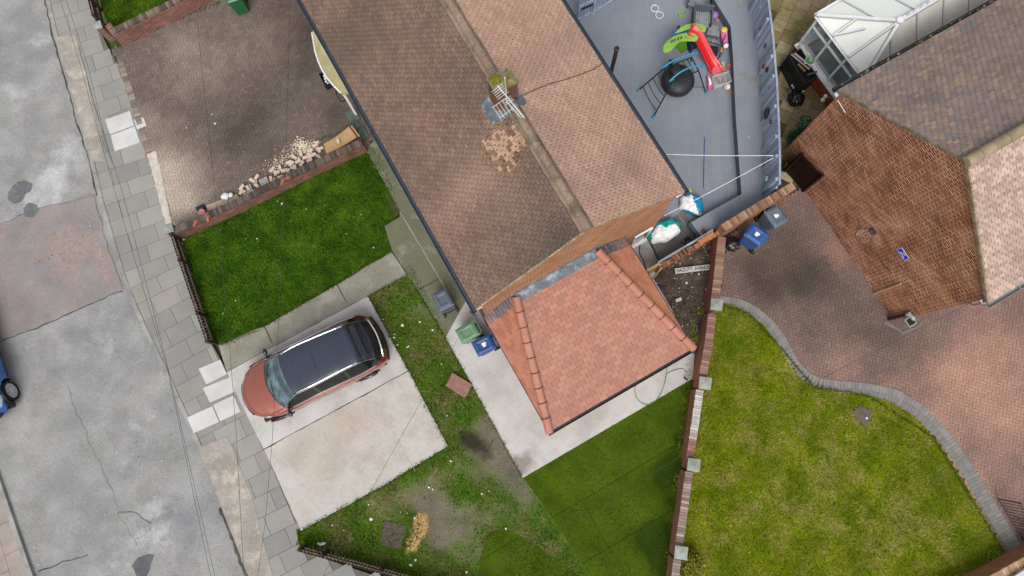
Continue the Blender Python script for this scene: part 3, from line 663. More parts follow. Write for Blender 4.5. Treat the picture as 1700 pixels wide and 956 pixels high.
# walls
WO = .07    # verge overhang
wf = E1p+UA*WO+UB*.16; wb = E2p+UA*WO-UB*.16
def wallface(m, a, b, z0, z1):
    d = (b-a).length; m.face([(a.x, a.y, z0), (b.x, b.y, z0), (b.x, b.y, z1), (a.x, a.y, z1)], None, [(0, z0), (d, z0), (d, z1), (0, z1)])
m = MB(); g0 = wf; g1 = wb; ga = apx+UA*WO
zr = lambda s: ZE+rise*(1-abs(s-half)/half)-.06
W0 = .16; W1 = Wd-.16
m.face([(g0.x, g0.y, -.1), (g1.x, g1.y, -.1), (g1.x, g1.y, zr(W1)), (ga.x, ga.y, ZA-.06), (g0.x, g0.y, zr(W0))], None, [(0, -.1), (W1-W0, -.1), (W1-W0, zr(W1)), (half-W0, ZA), (0, zr(W0))])
h0 = g0+UA*(LEN-.3); h1 = g1+UA*(LEN-.3)
wallface(m, g1, h1, -.1, ZE+.05); wallface(m, h0, g0, -.1, ZE+.05); 
m.face([(h1.x, h1.y, -.1), (h0.x, h0.y, -.1), (h0.x, h0.y, zr(W0)), (ga.x+UA.x*(LEN-.3), ga.y+UA.y*(LEN-.3), ZA-.06), (h1.x, h1.y, zr(W1))], None, [(0, -.1), (5, -.1), (5, 4), (2.5, 6), (0, 4)])
walls = m.build('wall', M_brick, hs)
m = MB()   # soffit and fascia
for o_, sg in ((E1p, 1), (E2p, -1)):
    m.obox(o_+UB*sg*.02+UZ*-.19, UA*LEN, UB*sg*.16, UZ*.02); m.obox(o_+UB*sg*.005+UZ*-.19, UA*LEN, UB*sg*.02, UZ*.16)
m.build('fascia', M_white, hs)
def gutter(name, a, d, L, out, parent, r=.06, mat=None):
    m = MB(); n = 8; out = out.normalized()
    for rr, flip in ((r, 0), (r-.008, 1)):
        vs = []
        for P in (a, a+d*L):
            for j in range(n+1):
                t = math.pi+math.pi*j/n; vs.append(P+out*rr*math.cos(t)+UZ*rr*math.sin(t)*.95)
        fs = [(j, j+1, n+2+j, n+1+j) for j in range(n)]; m.mesh(vs, [f[::-1] for f in fs] if flip else fs)
    for sgn in (1, -1): m.obox(a+out*(r*sgn-.006)-UZ*.004, d*L, out*.012, UZ*.012)
    for P in (a, a+d*L-d*.01): m.mesh([P+out*r*math.cos(math.pi+math.pi*j/n)+UZ*r*math.sin(math.pi+math.pi*j/n) for j in range(n+1)]+[P+d*.01+out*r*math.cos(math.pi+math.pi*j/n)+UZ*r*math.sin(math.pi+math.pi*j/n) for j in range(n+1)], [tuple(range(n+1)), tuple(range(2*n+1, n, -1))])
    k = int(L/.9)
    for i in range(1, k): m.obox(a+d*(i*L/k)-out*r-UZ*.0, d*.03, out*2*r, UZ*.014)
    return m.build(name, mat or M_gutter, parent)
gutter('gutter', E1p-UB*.055-UZ*.045-UA*.05, UA, LEN, -UB, hs, .06)
gutter('gutter', E2p+UB*.065-UZ*.045-UA*.03, UA, LEN, UB, hs, .068)
m = MB(); m.obox(E1p-UB*.1-UZ*.105, UA*LEN, UB*.09, UZ*.01); m.obox(E2p+UB*.02-UZ*.11, UA*LEN, UB*.09, UZ*.01)
m.build('gutter_board', M_gutter, hs)
m = MB(); dp = E1p-UB*.02+UA*.12; m.tube([dp-UB*.04-UZ*.1, dp+UB*.1-UZ*.35, dp+UB*.12-UZ*.6, (dp.x+UB.x*.12, dp.y+UB.y*.12, .05)], .034)
m.build('downpipe', M_gutter, hs)
# sheet of grey flashing in the front gutter corner
m = MB(); c = at(776, 500, 4.25); m.tube([at(781, 517, ZE-.12), at(789, 524, ZE-.25), at(795, 540, 2.6)], .034); m.build('downpipe', M_gutter, hs)
# windows and doors on front and rear walls (hidden from the drone, seen from the side)
def window(o, d, out, wd, ht, parent, nm='window', panes=2):
    m = MB(); f = .06
    for a, b_, cc, e in ((o, d*wd, out*.05, UZ*f), (o+UZ*(ht-f), d*wd, out*.05, UZ*f)): m.obox(a, b_, cc, e)
    for k in range(panes+1): m.obox(o+d*((wd-f)*k/panes)+UZ*f, d*f, out*.05, UZ*(ht-2*f))
    w_ = m.build(nm, M_white, parent)
    m = MB(); m.obox(o+d*f+UZ*f+out*.01, d*(wd-2*f), out*.012, UZ*(ht-2*f)); m.build('pane', mk('dark_glass', (.03, .04, .05), rough=.05, bump=0, var=0, spec=.8), w_)
    return w_
for k, (u, z, wd, ht) in enumerate(((1.2, .9, 1.6, 1.1), (1.2, 2.9, 1.4, 1.0), (5.2, 2.9, 1.4, 1.0), (4.6, .9, 1.4, 1.1), (10, .9, 1.6, 1.1), (9.5, 2.9, 1.4, 1.0))):
    window(g0+UA*u+UZ*(z-ZE)-UB*.0, UA, -UB, wd, ht, hs)
    window(g1+UA*u+UZ*(z-ZE), UA, UB, wd, ht, hs)
dm = MB(); dm.obox(g0+UA*3.3+UZ*(.05-ZE), UA*.9, -UB*.05, UZ*1.95); dm.build('door', mk('door_paint', (.05, .06, .08), rough=.4), hs)
# chimney
def gz(px, z): return at(px[0], px[1], z)
cc_ = apx+UA*((at(836, 160, 6.6)-apx).dot(UA)); cc_ = Vector((cc_.x, cc_.y, 0))-UB*.06+UA*.08
m = MB(); a_, b_ = .38, .54; zt = 7.15
m.obox(cc_-UA*a_/2-UB*b_/2+UZ*5.9, UA*a_, UB*b_, UZ*(zt-5.9)); st = m.build('chimney', M_brick_w if False else mk('chimney_brick', col(120, 72, 56, .8), col(98, 60, 50, .8), 4, var=.35, bump=.5, lines=(.2, .068, .009, col(120, 104, 88, .8), .5, .3)), hs)
m = MB(); m.obox(cc_-UA*(a_/2+.025)-UB*(b_/2+.025)+UZ*zt, UA*(a_+.05), UB*(b_+.05), UZ*.05)
vs = [cc_-UA*(a_/2+.01)-UB*(b_/2+.01)+UZ*(zt+.05), cc_+UA*(a_/2+.01)-UB*(b_/2+.01)+UZ*(zt+.05), cc_+UA*(a_/2+.01)+UB*(b_/2+.01)+UZ*(zt+.05), cc_-UA*(a_/2+.01)+UB*(b_/2+.01)+UZ*(zt+.05)]
vt = [v*.35+(cc_+UZ*(zt+.13))*.65 for v in vs]; vt = [Vector((v.x, v.y, zt+.12)) for v in vt]
m.mesh(vs+vt, [(0, 1, 5, 4), (1, 2, 6, 5), (2, 3, 7, 6), (3, 0, 4, 7), (4, 5, 6, 7)])
m.build('mossy_cap', mk('mossy_mortar', col(176, 170, 148), col(150, 142, 112), 8, var=.35, bump=.9, bscale=22, dist=.03, c3=col(128, 118, 56), c3scale=3.2, c3lo=.47, c3hi=.6), st)
m = MB()
m.ball(cc_-UB*.12+UA*.05+UZ*(zt+.12), .11, 14, lump=.5, sz=.5)
m.build('moss', mk('moss', col(110, 120, 34), col(150, 146, 60), 14, var=.4, bump=.8, bscale=40), st)
m = MB()   # lead apron on the front slope and soaker on the rear
fr = cc_-UB*(b_/2); s_f = (fr-E1p).dot(UB)
def on_front(u, s, h=.018): return E1p+UA*u+Vf*(s/half*sl_len)+Nf*h
def on_back(u, s, h=.018): return E2p+UA*u+Vb*(s/half*sl_len)+Nb*h
uc = (cc_-E1p).dot(UA)
def patch(m, P, ins):   # crumpled lead sheet as a fine grid with thickness
    a, b, c, d = P; n = 6; top = []
    for i in range(n+1):
        for j in range(n+1):
            q = (a*(1-i/n)+b*i/n)*(1-j/n)+(d*(1-i/n)+c*i/n)*j/n; top.append(q+ins*(.012*noise.noise(q*9)+.006))
    fs = [(i*(n+1)+j, (i+1)*(n+1)+j, (i+1)*(n+1)+j+1, i*(n+1)+j+1) for i in range(n) for j in range(n)]
    m.mesh(top, fs); m.mesh([t-ins*.008 for t in top], [f[::-1] for f in fs])
s1 = s_f-.02
patch(m, [on_front(uc-.36, s1-.22), on_front(uc+.24, s1-.22), on_front(uc+.24, s1+.02), on_front(uc-.36, s1+.02)], Nf)
patch(m, [on_front(uc-.44, s1-.05), on_front(uc-.22, s1-.05), on_front(uc-.22, s1+.45), on_front(uc-.44, s1+.45)], Nf)
sb = Wd-(s_f+b_)
patch(m, [on_back(uc-.34, sb-.14), on_back(uc+.3, sb-.14), on_back(uc+.3, sb+.05), on_back(uc-.34, sb+.05)], Nb)
patch(m, [on_back(uc-.36, sb-.1), on_back(uc-.22, sb-.1), on_back(uc-.22, sb+.3), on_back(uc-.36, sb+.3)], Nb)
m.build('lead_apron', M_lead, st)
# television aerial
ae = thing('television_aerial', 'silver multi-element television aerial strapped to the chimney', 'aerial', tuple(cc_-UA*.28)[:2]+(6.7,))
mast = cc_-UA*(a_/2+.04)-UB*.05
m = MB(); m.tube([mast+UZ*6.5, mast+UZ*7.75], .016); m.build('mast', M_steel, ae)
zA = 7.7; A0 = at(826, 142, zA); A1 = at(871, 196, zA); dA = (A1-A0).normalized(); sA = Vector((-dA.y, dA.x, 0)); LA = (A1-A0).length
m = MB(); m.tube([A0, A1], .012); 
m.tube([A0+dA*LA*.42-sA*.05-UZ*.05, A1-dA*.1-sA*.05-UZ*.05], .009); m.build('boom', M_steel, ae)
m = MB()
for k in range(17):
    t = .04+.9*k/16; wd = .17 if k < 5 else (.12 if k < 9 else .065)
    if k in (5, 9): continue
    p = A0+dA*LA*t; m.tube([p-sA*wd*1.1, p+sA*wd*.6], .006, 5)
m.build('elements', M_steel, ae)
m = MB()
for k in range(5): m.tube([A0+dA*(LA*.5)-sA*(.05+.08*k)-dA*.14+UZ*.0, A0+dA*(LA*.5)-sA*(.05+.08*k)+dA*.14-UZ*.16], .005, 5)
for s_ in (-.14, .14): m.tube([A0+dA*(LA*.5+s_)-sA*.05, A0+dA*(LA*.5+s_)-sA*.4], .006, 5)
m.build('reflector', M_steel, ae)
# aerial cable draped over the rear slope
def rp(px):
    # point on the rear slope under a pixel
    d = RM @ Vector(((px[0]-850)/F, -(px[1]-478)/F, -1)); t = (E2p-Vector((0, 0, H))).dot(Nb)/d.dot(Nb); return Vector((0, 0, H))+d*t+Nb*.03
m = MB(); m.tube([rp(p) for p in [(866, 160), (885, 151), (910, 141), (935, 134), (960, 126), (985, 116), (1003, 104)]], .009, 6)
tag(m.build('aerial_cable', M_wire), 'thin dark aerial cable lying across the pale rear roof slope', 'cable')
m = MB(); p0 = at(1016, 114, ZE-.1); m.tube([(p0.x, p0.y, 1), (p0.x, p0.y, 5.3)], .055, 10); m.lathe([(.058, 0), (.07, .01), (.07, .05), (.05, .06)], (p0.x, p0.y, 5.28), 12)
m.build('vent_pipe', M_black, hs)
# canopy over the next door front entrance
cn = thing('door_canopy', 'cream bow-fronted canopy over the front door below the dark gutter', 'canopy', tuple(at(540, 120, 2.2).xy)+(2.2,))
zc = 2.35; CP = [(518, 54), (520, 66), (523, 84), (528, 100), (535, 116), (544, 130), (554, 142), (566, 154), (600, 150), (560, 70), (530, 30)]
m = MB(); P = [at(u, v, zc).xy for u, v in CP]; m.prism([tuple(p) for p in P], zc-.14, zc); m.build('roof', M_cream, cn)
m = MB(); m.tube([at(u, v, zc) for u, v in CP[:8]], .03, 6); m.build('trim', M_white, cn)
m = MB()
for u, v in ((531, 105), (553, 140)):
    p = at(u, v, zc); m.tube([(p.x+.1, p.y+.1, 0), (p.x+.1, p.y+.1, zc-.1)], .045)
m.build('post', M_white, cn)

# ---- side extension: hipped lean-to roof
ex = thing('side_extension', 'single storey brick extension with new red tiles and rounded hip tiles', 'extension', tuple(at(975, 560, 0).xy)+(0,))
ZX, ZT = 2.05, 3.1
X1 = at(912, 717, ZX); X2 = at(1151, 578, ZX); wx = (X2-X1).dot(UB); X2 = X1+UB*wx
dep = (g0-X1).dot(UA)       # out to the gable wall plane
Y1 = X1+UA*dep; Y2 = X2+UA*dep
hipo = 1.12                 # hips reach the wall this far in
run = dep; riseX = ZT-ZX
T1 = Y1+UB*1.02+UZ*riseX; T2 = Y2-UB*1.12+UZ*riseX
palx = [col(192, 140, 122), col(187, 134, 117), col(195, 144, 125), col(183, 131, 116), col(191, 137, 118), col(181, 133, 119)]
def cx_(p, u, v): return vary(rnd.choice(palx), .04, .012)
def hip_slope(m, O, U, perp, L, keep, th=.132, tw=.235):
    V = perp; N_ = U.cross(V)
    if N_.z < 0: N_ = -N_
    tile_slope(m, O, U, V, N_, L, 3.6, tw, th, cx_, keep=keep, step=.012, gap=.008, vg=.006, wob=.3, jit=.001, jd=.004)
    return N_
def tri_keep(O, U, V, poly):
    P = [((p-O).dot(U), (p-O).dot(V)) for p in poly]
    return lambda u, v: inpoly(P, u, v)
Vm = (UA*run+UZ*riseX).normalized()
m = MB(); hip_slope(m, X1, UB, Vm, wx, tri_keep(X1, UB, Vm, [X1-UB*.02, X2+UB*.02, T2, T1]))
m.build('main_roof_slope', M_tile_x, ex)
# side slopes: planes through eave and hip top
def side_slope(Oe, We, T, sgn, pal):
    U = UA; V = ((T-Oe)-UA*((T-Oe).dot(UA))).normalized()
    m = MB(); m_keep = tri_keep(Oe, U, V, [Oe, We, T]); N_ = U.cross(V); N_ = N_ if N_.z > 0 else -N_
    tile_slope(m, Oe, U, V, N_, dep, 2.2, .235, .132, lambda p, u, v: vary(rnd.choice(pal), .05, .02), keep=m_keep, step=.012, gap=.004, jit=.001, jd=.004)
    m.mesh([Oe-UZ*.005, We-UZ*.005, T-UZ*.005, Oe-UZ*.04, We-UZ*.04, T-UZ*.04], [(0, 1, 2) if sgn > 0 else (2, 1, 0), (3, 4, 5)], col(160, 96, 74))
    m.build('side_roof_slope', M_tile_x, ex)
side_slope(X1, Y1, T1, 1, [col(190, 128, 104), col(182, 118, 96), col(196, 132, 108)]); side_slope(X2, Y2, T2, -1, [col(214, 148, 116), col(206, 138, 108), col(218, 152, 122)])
m = MB(); m.mesh([X1-UZ*.01, X2-UZ*.01, T2-UZ*.01, T1-UZ*.01, X1-UZ*.05, X2-UZ*.05, T2-UZ*.05, T1-UZ*.05], [(0, 1, 2, 3), (7, 6, 5, 4), (0, 4, 5, 1)], None)
m.build('roof_deck', mk('tile_shadow_gap', col(110, 66, 52), bump=0), ex)
for A, B in ((X1, T1), (X2, T2)):
    m = MB(); B2 = B+(A-B)*.02; half_tube(m, A+UZ*.0-(B-A).normalized()*.02, B2+UZ*0, .115, seg=.41, lift=.012, flare=.0)
    m.build('hip', M_hip, ex, smooth=False)
    m = MB(); d = (B2-A); L = d.length; d.normalize(); sd = d.cross(UZ).normalized(); up = sd.cross(d).normalized(); k = max(1, int(L/.41))
    for s in range(1, k):
        m = MB(); p = A+d*(L*s/k); m.tube([p+sd*.13*math.cos(t)+up*(.122*math.sin(t)+.016) for t in [math.pi*j/10 for j in range(11)]], .007, 5)
        m.lathe([(.0, 0), (.014, .0), (.014, .012), (0, .014)], p+up*.136, 8)
        m.build('hip_clip', M_black, ex)
    m = MB()
    off = UB*.115 if A is X1 else -UB*.0-UA*.12
    m.obox(A+off+UZ*.012, (B2-A), sd*.014, UZ*.012); m.build('hip_soaker', M_black, ex)
# flashing against the gable wall
m = MB()
zz = [Y1, T1, T2, Y2]; 
for a, b in ((Y1+UB*.0, T1), (T1, T2), (T2, Y2)):
    n = 7
    for i in range(n):
        p = a+(b-a)*i/n; q = a+(b-a)*(i+1)/n; st_ = .012*math.sin(i*2.1)
        dn_ = -UA*.27-UZ*(.27*riseX/run if (a is T1) else .004)
        m.mesh([p-UZ*.005+UZ*.022+UA*.0, q+UZ*.022, q+dn_+UZ*.026, p+dn_+UZ*.024], [(0, 3, 2, 1)])
        m.mesh([p-UA*.012+UZ*.02, q-UA*.012+UZ*.02, q-UA*.012+UZ*(.19+st_), p-UA*.012+UZ*(.19+st_), p+UA*.01+UZ*(.19+st_), q+UA*.01+UZ*(.19+st_)], [(0, 1, 2, 3), (3, 2, 5, 4)])
m.build('lead_flashing', M_lead, ex)
m = MB(); ins = .14
c1, c2, c3, c4 = X1+UB*ins+UA*ins, X2-UB*ins+UA*ins, Y2-UB*ins+UA*.3, Y1+UB*ins+UA*.3
for a, b in ((c1, c2), (c2, c3), (c4, c1)): wallface(m, a, b, 0, ZX-.02)
m.face([(c.x, c.y, ZX-.1) for c in (c1, c2, c3, c4)], None, [(0, 0)]*4)
m.build('wall', M_brick, ex)
window(c1+UB*1.2+UZ*(.9-ZX), UB, -UA, 1.8, 1.0, ex, panes=3)
gutter('gutter', X1-UA*.045-UZ*.05-UB*.05, UB, wx+.1, -UA, ex, .045, M_black)
m = MB()
for O_, s in ((X1, -1), (X2, 1)): m.obox(O_-UZ*.09-UA*.05, UA*dep, UB*s*.03, UZ*.105); 
m.obox(X1+UB*.0-UZ*.12-UA*.0, UB*wx, UA*.02, UZ*.1); m.build('fascia', M_black, ex)
# small white window on the gable wall beside the extension
def gp(px):    # point on the gable wall plane
    d = RM @ Vector(((px[0]-850)/F, -(px[1]-478)/F, -1)); t = (g0-Vector((0, 0, H))).dot(UA)/d.dot(UA); return Vector((0, 0, H))+d*t
wA = gp((1046, 408)); wB = gp((1070, 394)); 
print('gable window', wA, wB, gp((1042, 400)), gp((1074, 381)), 'base', gp((1068, 399)), 'top', gp((795, 518)), gp((1121, 327)))
m = MB()
zl, zh = .12, 1.35; L0 = (wA-g0).dot(UB); L1 = (wB-g0).dot(UB)
o_ = Vector((g0.x, g0.y, 0))+UB*(L0-.05); wdt = L1-L0+.1
ww_ = window(o_+UZ*zl, UB, -UA, wdt, zh-zl, hs, panes=1)
m.obox(o_-UA*.12+UZ*(zl-.06), UB*wdt, UA*.12, UZ*.05); m.build('sill', M_white, ww_)

# ---- neighbour's house on the right
NZ, NA = 4.35, 6.6
q0 = at(1390, 150, NZ); q1 = at(1640, 503, NZ)
d_ = (q0-q1); WN = d_.length; VA = d_.normalized(); VB = Vector((VA.y, -VA.x, 0))      # VB points to the right, along the ridge
nh = thing('brick_house', 'orange brick gable end house with grey and pink tiles beside the white conservatory', 'house', tuple((q1+VA*WN/2+VB*5).xy)+(0,))
hN = WN/2; rN = NA-NZ; sN = math.hypot(hN, rN); LN = 11.
V1 = (VA*hN+UZ*rN).normalized(); V2 = (-VA*hN+UZ*rN).normalized()
N1 = V1.cross(VB); N1 = N1 if N1.z > 0 else -N1; N2 = V2.cross(VB); N2 = N2 if N2.z > 0 else -N2
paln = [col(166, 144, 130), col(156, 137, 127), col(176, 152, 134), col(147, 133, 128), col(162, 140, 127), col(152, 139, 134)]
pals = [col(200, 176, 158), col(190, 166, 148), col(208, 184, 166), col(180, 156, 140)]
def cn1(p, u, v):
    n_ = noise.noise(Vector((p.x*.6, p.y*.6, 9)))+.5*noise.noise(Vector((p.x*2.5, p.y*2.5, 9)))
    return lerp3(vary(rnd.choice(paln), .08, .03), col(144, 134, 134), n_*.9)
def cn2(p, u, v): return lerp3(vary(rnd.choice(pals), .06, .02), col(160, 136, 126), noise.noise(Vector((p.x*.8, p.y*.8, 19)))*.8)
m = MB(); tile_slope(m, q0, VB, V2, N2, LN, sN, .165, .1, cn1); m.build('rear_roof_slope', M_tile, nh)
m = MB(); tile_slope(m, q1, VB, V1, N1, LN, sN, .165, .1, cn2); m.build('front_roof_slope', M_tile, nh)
m = MB()
for (o_, V_, N__) in ((q1, V1, N1), (q0, V2, N2)): m.obox(o_-N__*.058+VB*.01, VB*(LN-.02), V_*(sN-.03), N__*.05)
m.build('roof_underlay', MATS['roof_felt'], nh)
ap2 = q1+VA*hN+UZ*rN
m = MB(); half_tube(m, ap2-VB*.02-UZ*.02, ap2+VB*LN-UZ*.02, .13, seg=.36); m.build('ridge', mk('pale_ridge', col(176, 156, 128), col(150, 134, 110), 3, var=.25, bump=.6, bscale=18, dist=.02), nh)
m = MB()
for o_, V_, N__ in ((q1, V1, N1), (q0, V2, N2)):
    for i in range(40):
        a = o_+V_*sN*i/40; m.obox(a-VB*(.02+.004*math.sin(i*1.3))-N__*.06, V_*sN/40, VB*.055, N__*(.078+.006*noise.noise(a*5)))
m.build('verge', mk('grey_verge', col(158, 142, 118), col(120, 106, 88), 5, var=.3, bump=.5, bscale=20), nh)
n0 = q1+VB*.07+VA*.1; n1 = q0+VB*.07-VA*.1; n2 = ap2+VB*.07; WL = (n1-n0).length
m = MB(); zN = lambda s: NZ+rN*(1-abs(s-hN)/hN)-.07
m.face([(n1.x, n1.y, -.1), (n0.x, n0.y, -.1), (n0.x, n0.y, zN(.1)), (n2.x, n2.y, NA-.07), (n1.x, n1.y, zN(WN-.1))], None, [(WL, -.1), (0, -.1), (0, zN(.1)), (WL/2, NA), (WL, zN(.1))])
wallface(m, n0, n0+VB*(LN-.3), -.1, NZ+.04); wallface(m, n1+VB*(LN-.3), n1, -.1, NZ+.04)
e0, e1 = n0+VB*(LN-.3), n1+VB*(LN-.3); m.face([(e0.x, e0.y, -.1), (e1.x, e1.y, -.1), (e1.x, e1.y, NZ), (n2.x+VB.x*(LN-.3), n2.y+VB.y*(LN-.3), NA-.07), (e0.x, e0.y, NZ)], None, [(0, -.1), (6, -.1), (6, 4), (3, 6), (0, 4)])
m.build('wall', M_brick_n, nh)
m = MB()
for o_, sg in ((q1, 1), (q0, -1)): m.obox(o_+VA*sg*.01-UZ*.2, VB*LN, VA*sg*.1, UZ*.02); m.obox(o_+VA*sg*.003-UZ*.2, VB*LN, VA*sg*.02, UZ*.17)
m.build('fascia', M_white, nh)
gutter('gutter', q0+VA*.062-UZ*.045-VB*.05, VB, LN, VA, nh, .064, M_gutter_in)
gutter('gutter', q1-VA*.062-UZ*.045+VB*.0, VB, LN, -VA, nh, .06, mk('grey_gutter', col(140, 142, 142), rough=.6, var=.2))
m = MB()
for k in range(60):
    u = rnd.uniform(.2, 9); p = q0+VA*(.062+rnd.uniform(-.03, .03))-UZ*.035+VB*u; m.ball(p, rnd.uniform(.015, .04), 6, lump=.6, seed=k, sz=.6)
m.build('gutter_moss', mk('gutter_debris', col(112, 100, 76), col(150, 146, 120), 8, var=.5), nh, kind='stuff')
window(n0+VB*1.2+UZ*(1-NZ)+VA*-.0, VB, -VA, 1.6, 1.1, nh); window(n0+VB*1.2+UZ*(3-NZ), VB, -VA, 1.4, .95, nh)
def npt(px):   # point on the neighbour's gable wall
    d = RM @ Vector(((px[0]-850)/F, -(px[1]-478)/F, -1)); t = (n0-Vector((0, 0, H))).dot(VB)/d.dot(VB); return Vector((0, 0, H))+d*t
print('nb', WN, math.degrees(math.atan2(VA.y, VA.x)), npt((1480, 535)), npt((1498, 422)), npt((1443, 388)))
# things on that wall
def nframe(px): p = npt(px); return p
sg_ = thing('wall_sign', 'small blue sign with white lettering fixed to the orange brick gable', 'sign', tuple(nframe((1498, 422))))
c = nframe((1498, 422)); rt = -VA      # reading direction when facing the wall
def on_n(c, a, b, out=0.): return c+rt*a+UZ*b-VB*out
sw, sh = .40, .40
cs = [npt(p) for p in ((1487.5, 415), (1496.5, 410), (1511, 428), (1503, 433))]
print('sign corners', [((p-c).dot(rt), p.z-c.z) for p in cs])
us = [(p-c).dot(rt) for p in cs]; vs_ = [p.z-c.z for p in cs]
u0_, u1_, v0_, v1_ = min(us), max(us), min(vs_), max(vs_); sw = (u1_-u0_)*.92; sh = (v1_-v0_)*.8; c = on_n(c, (u0_+u1_)/2, (v0_+v1_)/2)
m = MB(); m.obox(on_n(c, -sw/2, -sh/2, .012), rt*sw, -UZ*-sh, VB*.01); m.build('border', M_white, sg_, bevel=.002)
m = MB(); b_ = .014; m.obox(on_n(c, -sw/2+b_, -sh/2+b_, .015), rt*(sw-2*b_), UZ*(sh-2*b_), VB*.005); m.build('panel', mk('sign_blue', (.01, .035, .42), rough=.35, var=.05, bump=0), sg_)
def text(s, name, mat, parent, loc, xdir, ydir, size, width=None, bold=0.):
    cu = bpy.data.curves.new(name, 'FONT'); cu.body = s; cu.size = size; cu.align_x = 'CENTER'; cu.align_y = 'CENTER'; cu.extrude = .002; cu.offset = bold
    o = bpy.data.objects.new(name, cu); C.objects.link(o); bpy.context.view_layer.update()
    me = bpy.data.meshes.new_from_object(o); bpy.data.objects.remove(o)
    zd = xdir.cross(ydir).normalized(); M = Matrix((xdir.normalized(), ydir.normalized(), zd)).transposed()
    if width:
        k = width/max(1e-4, max(v.co.x for v in me.vertices)-min(v.co.x for v in me.vertices))
        for v in me.vertices: v.co.x *= k
    pl = parent.location if parent else Vector()
    for v in me.vertices: v.co = M @ v.co + loc - pl
    o = bpy.data.objects.new(name, me); C.objects.link(o); o.parent = parent; me.materials.clear(); me.materials.append(mat); return o
lh = sh/4.2
for s, wd, k in (('NO', .36, 1), ('BALL', .52, 0), ('GAMES', .8, -1)):
    text(s, 'lettering', M_white, sg_, on_n(c, 0, k*lh*1.15, .0185), rt, UZ, lh*1.1, sw*wd*.85, .0)
# basketball hoop
hc = npt((1450, 383)); hp = thing('basketball_hoop', 'round basketball hoop with pale net on the orange brick gable', 'hoop', tuple(hc))
rc = hc-VB*.33-UZ*.0; 
# horizontal ring standing off the wall
m = MB(); R0 = .235; m.tube([rc+Vector((R0*math.cos(t), R0*math.sin(t), 0)) for t in [2*math.pi*k/28 for k in range(28)]], .011, 6, closed=True); m.build('ring', mk('hoop_ring', col(96, 70, 62), rough=.6), hp)
m = MB()
for k in range(12):
    a = 2*math.pi*k/12; b = a+math.pi/12; c2 = a-math.pi/12
    for s_ in (b, c2):
        m.tube([rc+Vector((R0*math.cos(a), R0*math.sin(a), 0)), rc+Vector((.17*math.cos(s_), .17*math.sin(s_), -.14)), rc+Vector((.11*math.cos(a), .11*math.sin(a), -.28))], .006, 4)
m.build('net', mk('net_cord', col(206, 180, 176), rough=.9, bump=0, var=.1), hp)
m = MB(); m.obox(hc-rt*.11-UZ*.1-VB*.02, rt*.22, UZ*.2, VB*.02); m.obox(hc-VB*.12-rt*.05-UZ*.03, rt*.1, VB*.12, UZ*.03); m.build('bracket', mk('hoop_bracket', col(78, 76, 84), rough=.5), hp)
# pale rod leaning up the wall, black waste pipe with grey flue, drain
a = npt((1448, 488)); b = npt((1498, 470)); m = MB(); m.tube([a-VB*.05, b-VB*.05], .022, 8); tag(m.build('plastic_pipe', mk('pale_pipe', col(206, 180, 150), rough=.5)), 'straight cream pipe running up the orange brick gable wall', 'pipe')
a = npt((1466, 529)); wp = thing('waste_pipe', 'black waste pipe with a grey elbow at the corner of the gable', 'pipe', (a.x, a.y, 0))
b = npt((1512, 519)); a = Vector((b.x, b.y, 0)); b = b-VB*.09; a = a-VB*.09
m = MB(); m.tube([a, b], .055, 10); m.lathe([(.065, 0), (.065, .08)], a+UZ*.9, 12); m.build('pipe', M_black, wp)
m = MB(); m.tube([b-UZ*.05, b+UZ*.06, b+UZ*.1-VA*.12, b+UZ*.08-VA*.2], [.062, .062, .058, .05], 10); m.build('elbow', mk('grey_plastic', col(176, 184, 190), rough=.5), wp)
m = MB(); m.tube([b+VA*.0-UZ*.02, b+VB*.09-UZ*.02], .05, 8); m.build('connector', mk('grey_plastic'), wp)
dc = at(1511, 534, 0); m = MB(); m.box(dc.x, dc.y, .02, .3, .3, .03, AZ_B); dr = thing('drain', 'square dark drain in a grey kerbed surround near the waste pipe', 'drain', tuple(dc.xy)+(0,))
m.build('frame', M_conc_old, dr); m = MB(); m.box(dc.x, dc.y, .03, .2, .2, .03, AZ_B); m.build('grate', mk('dark_drain', (.02, .016, .014)), dr)
line_strip('kerb_blocks', [(1468, 536), (1484, 543), (1498, 552), (1512, 549), (1530, 538)], .1, .02, mk('grey_kerb_blocks', col(140, 134, 132), col(112, 108, 106), 5), 2, .01, **S)
sp = npt((1514, 517))
# fan flashing conduit at upper corner of this wall
m = MB(); a = npt((1371, 168)); b = npt((1404, 184)); m.tube([npt((1392, 165))-VB*.03, npt((1405, 186))-VB*.03], .012, 6); tag(m.build('conduit', M_white), 'thin white conduit at the top corner of the gable beside the conservatory', 'conduit')

# ---- conservatory
zs, ze = .72, 2.18
cv = thing('conservatory', 'white conservatory with translucent panelled roof and glazed front', 'conservatory', tuple(at(1450, 60, 1).xy)+(0,))
a0 = at(1328, 72, zs); a1 = at(1397, 164, zs)        # sill line
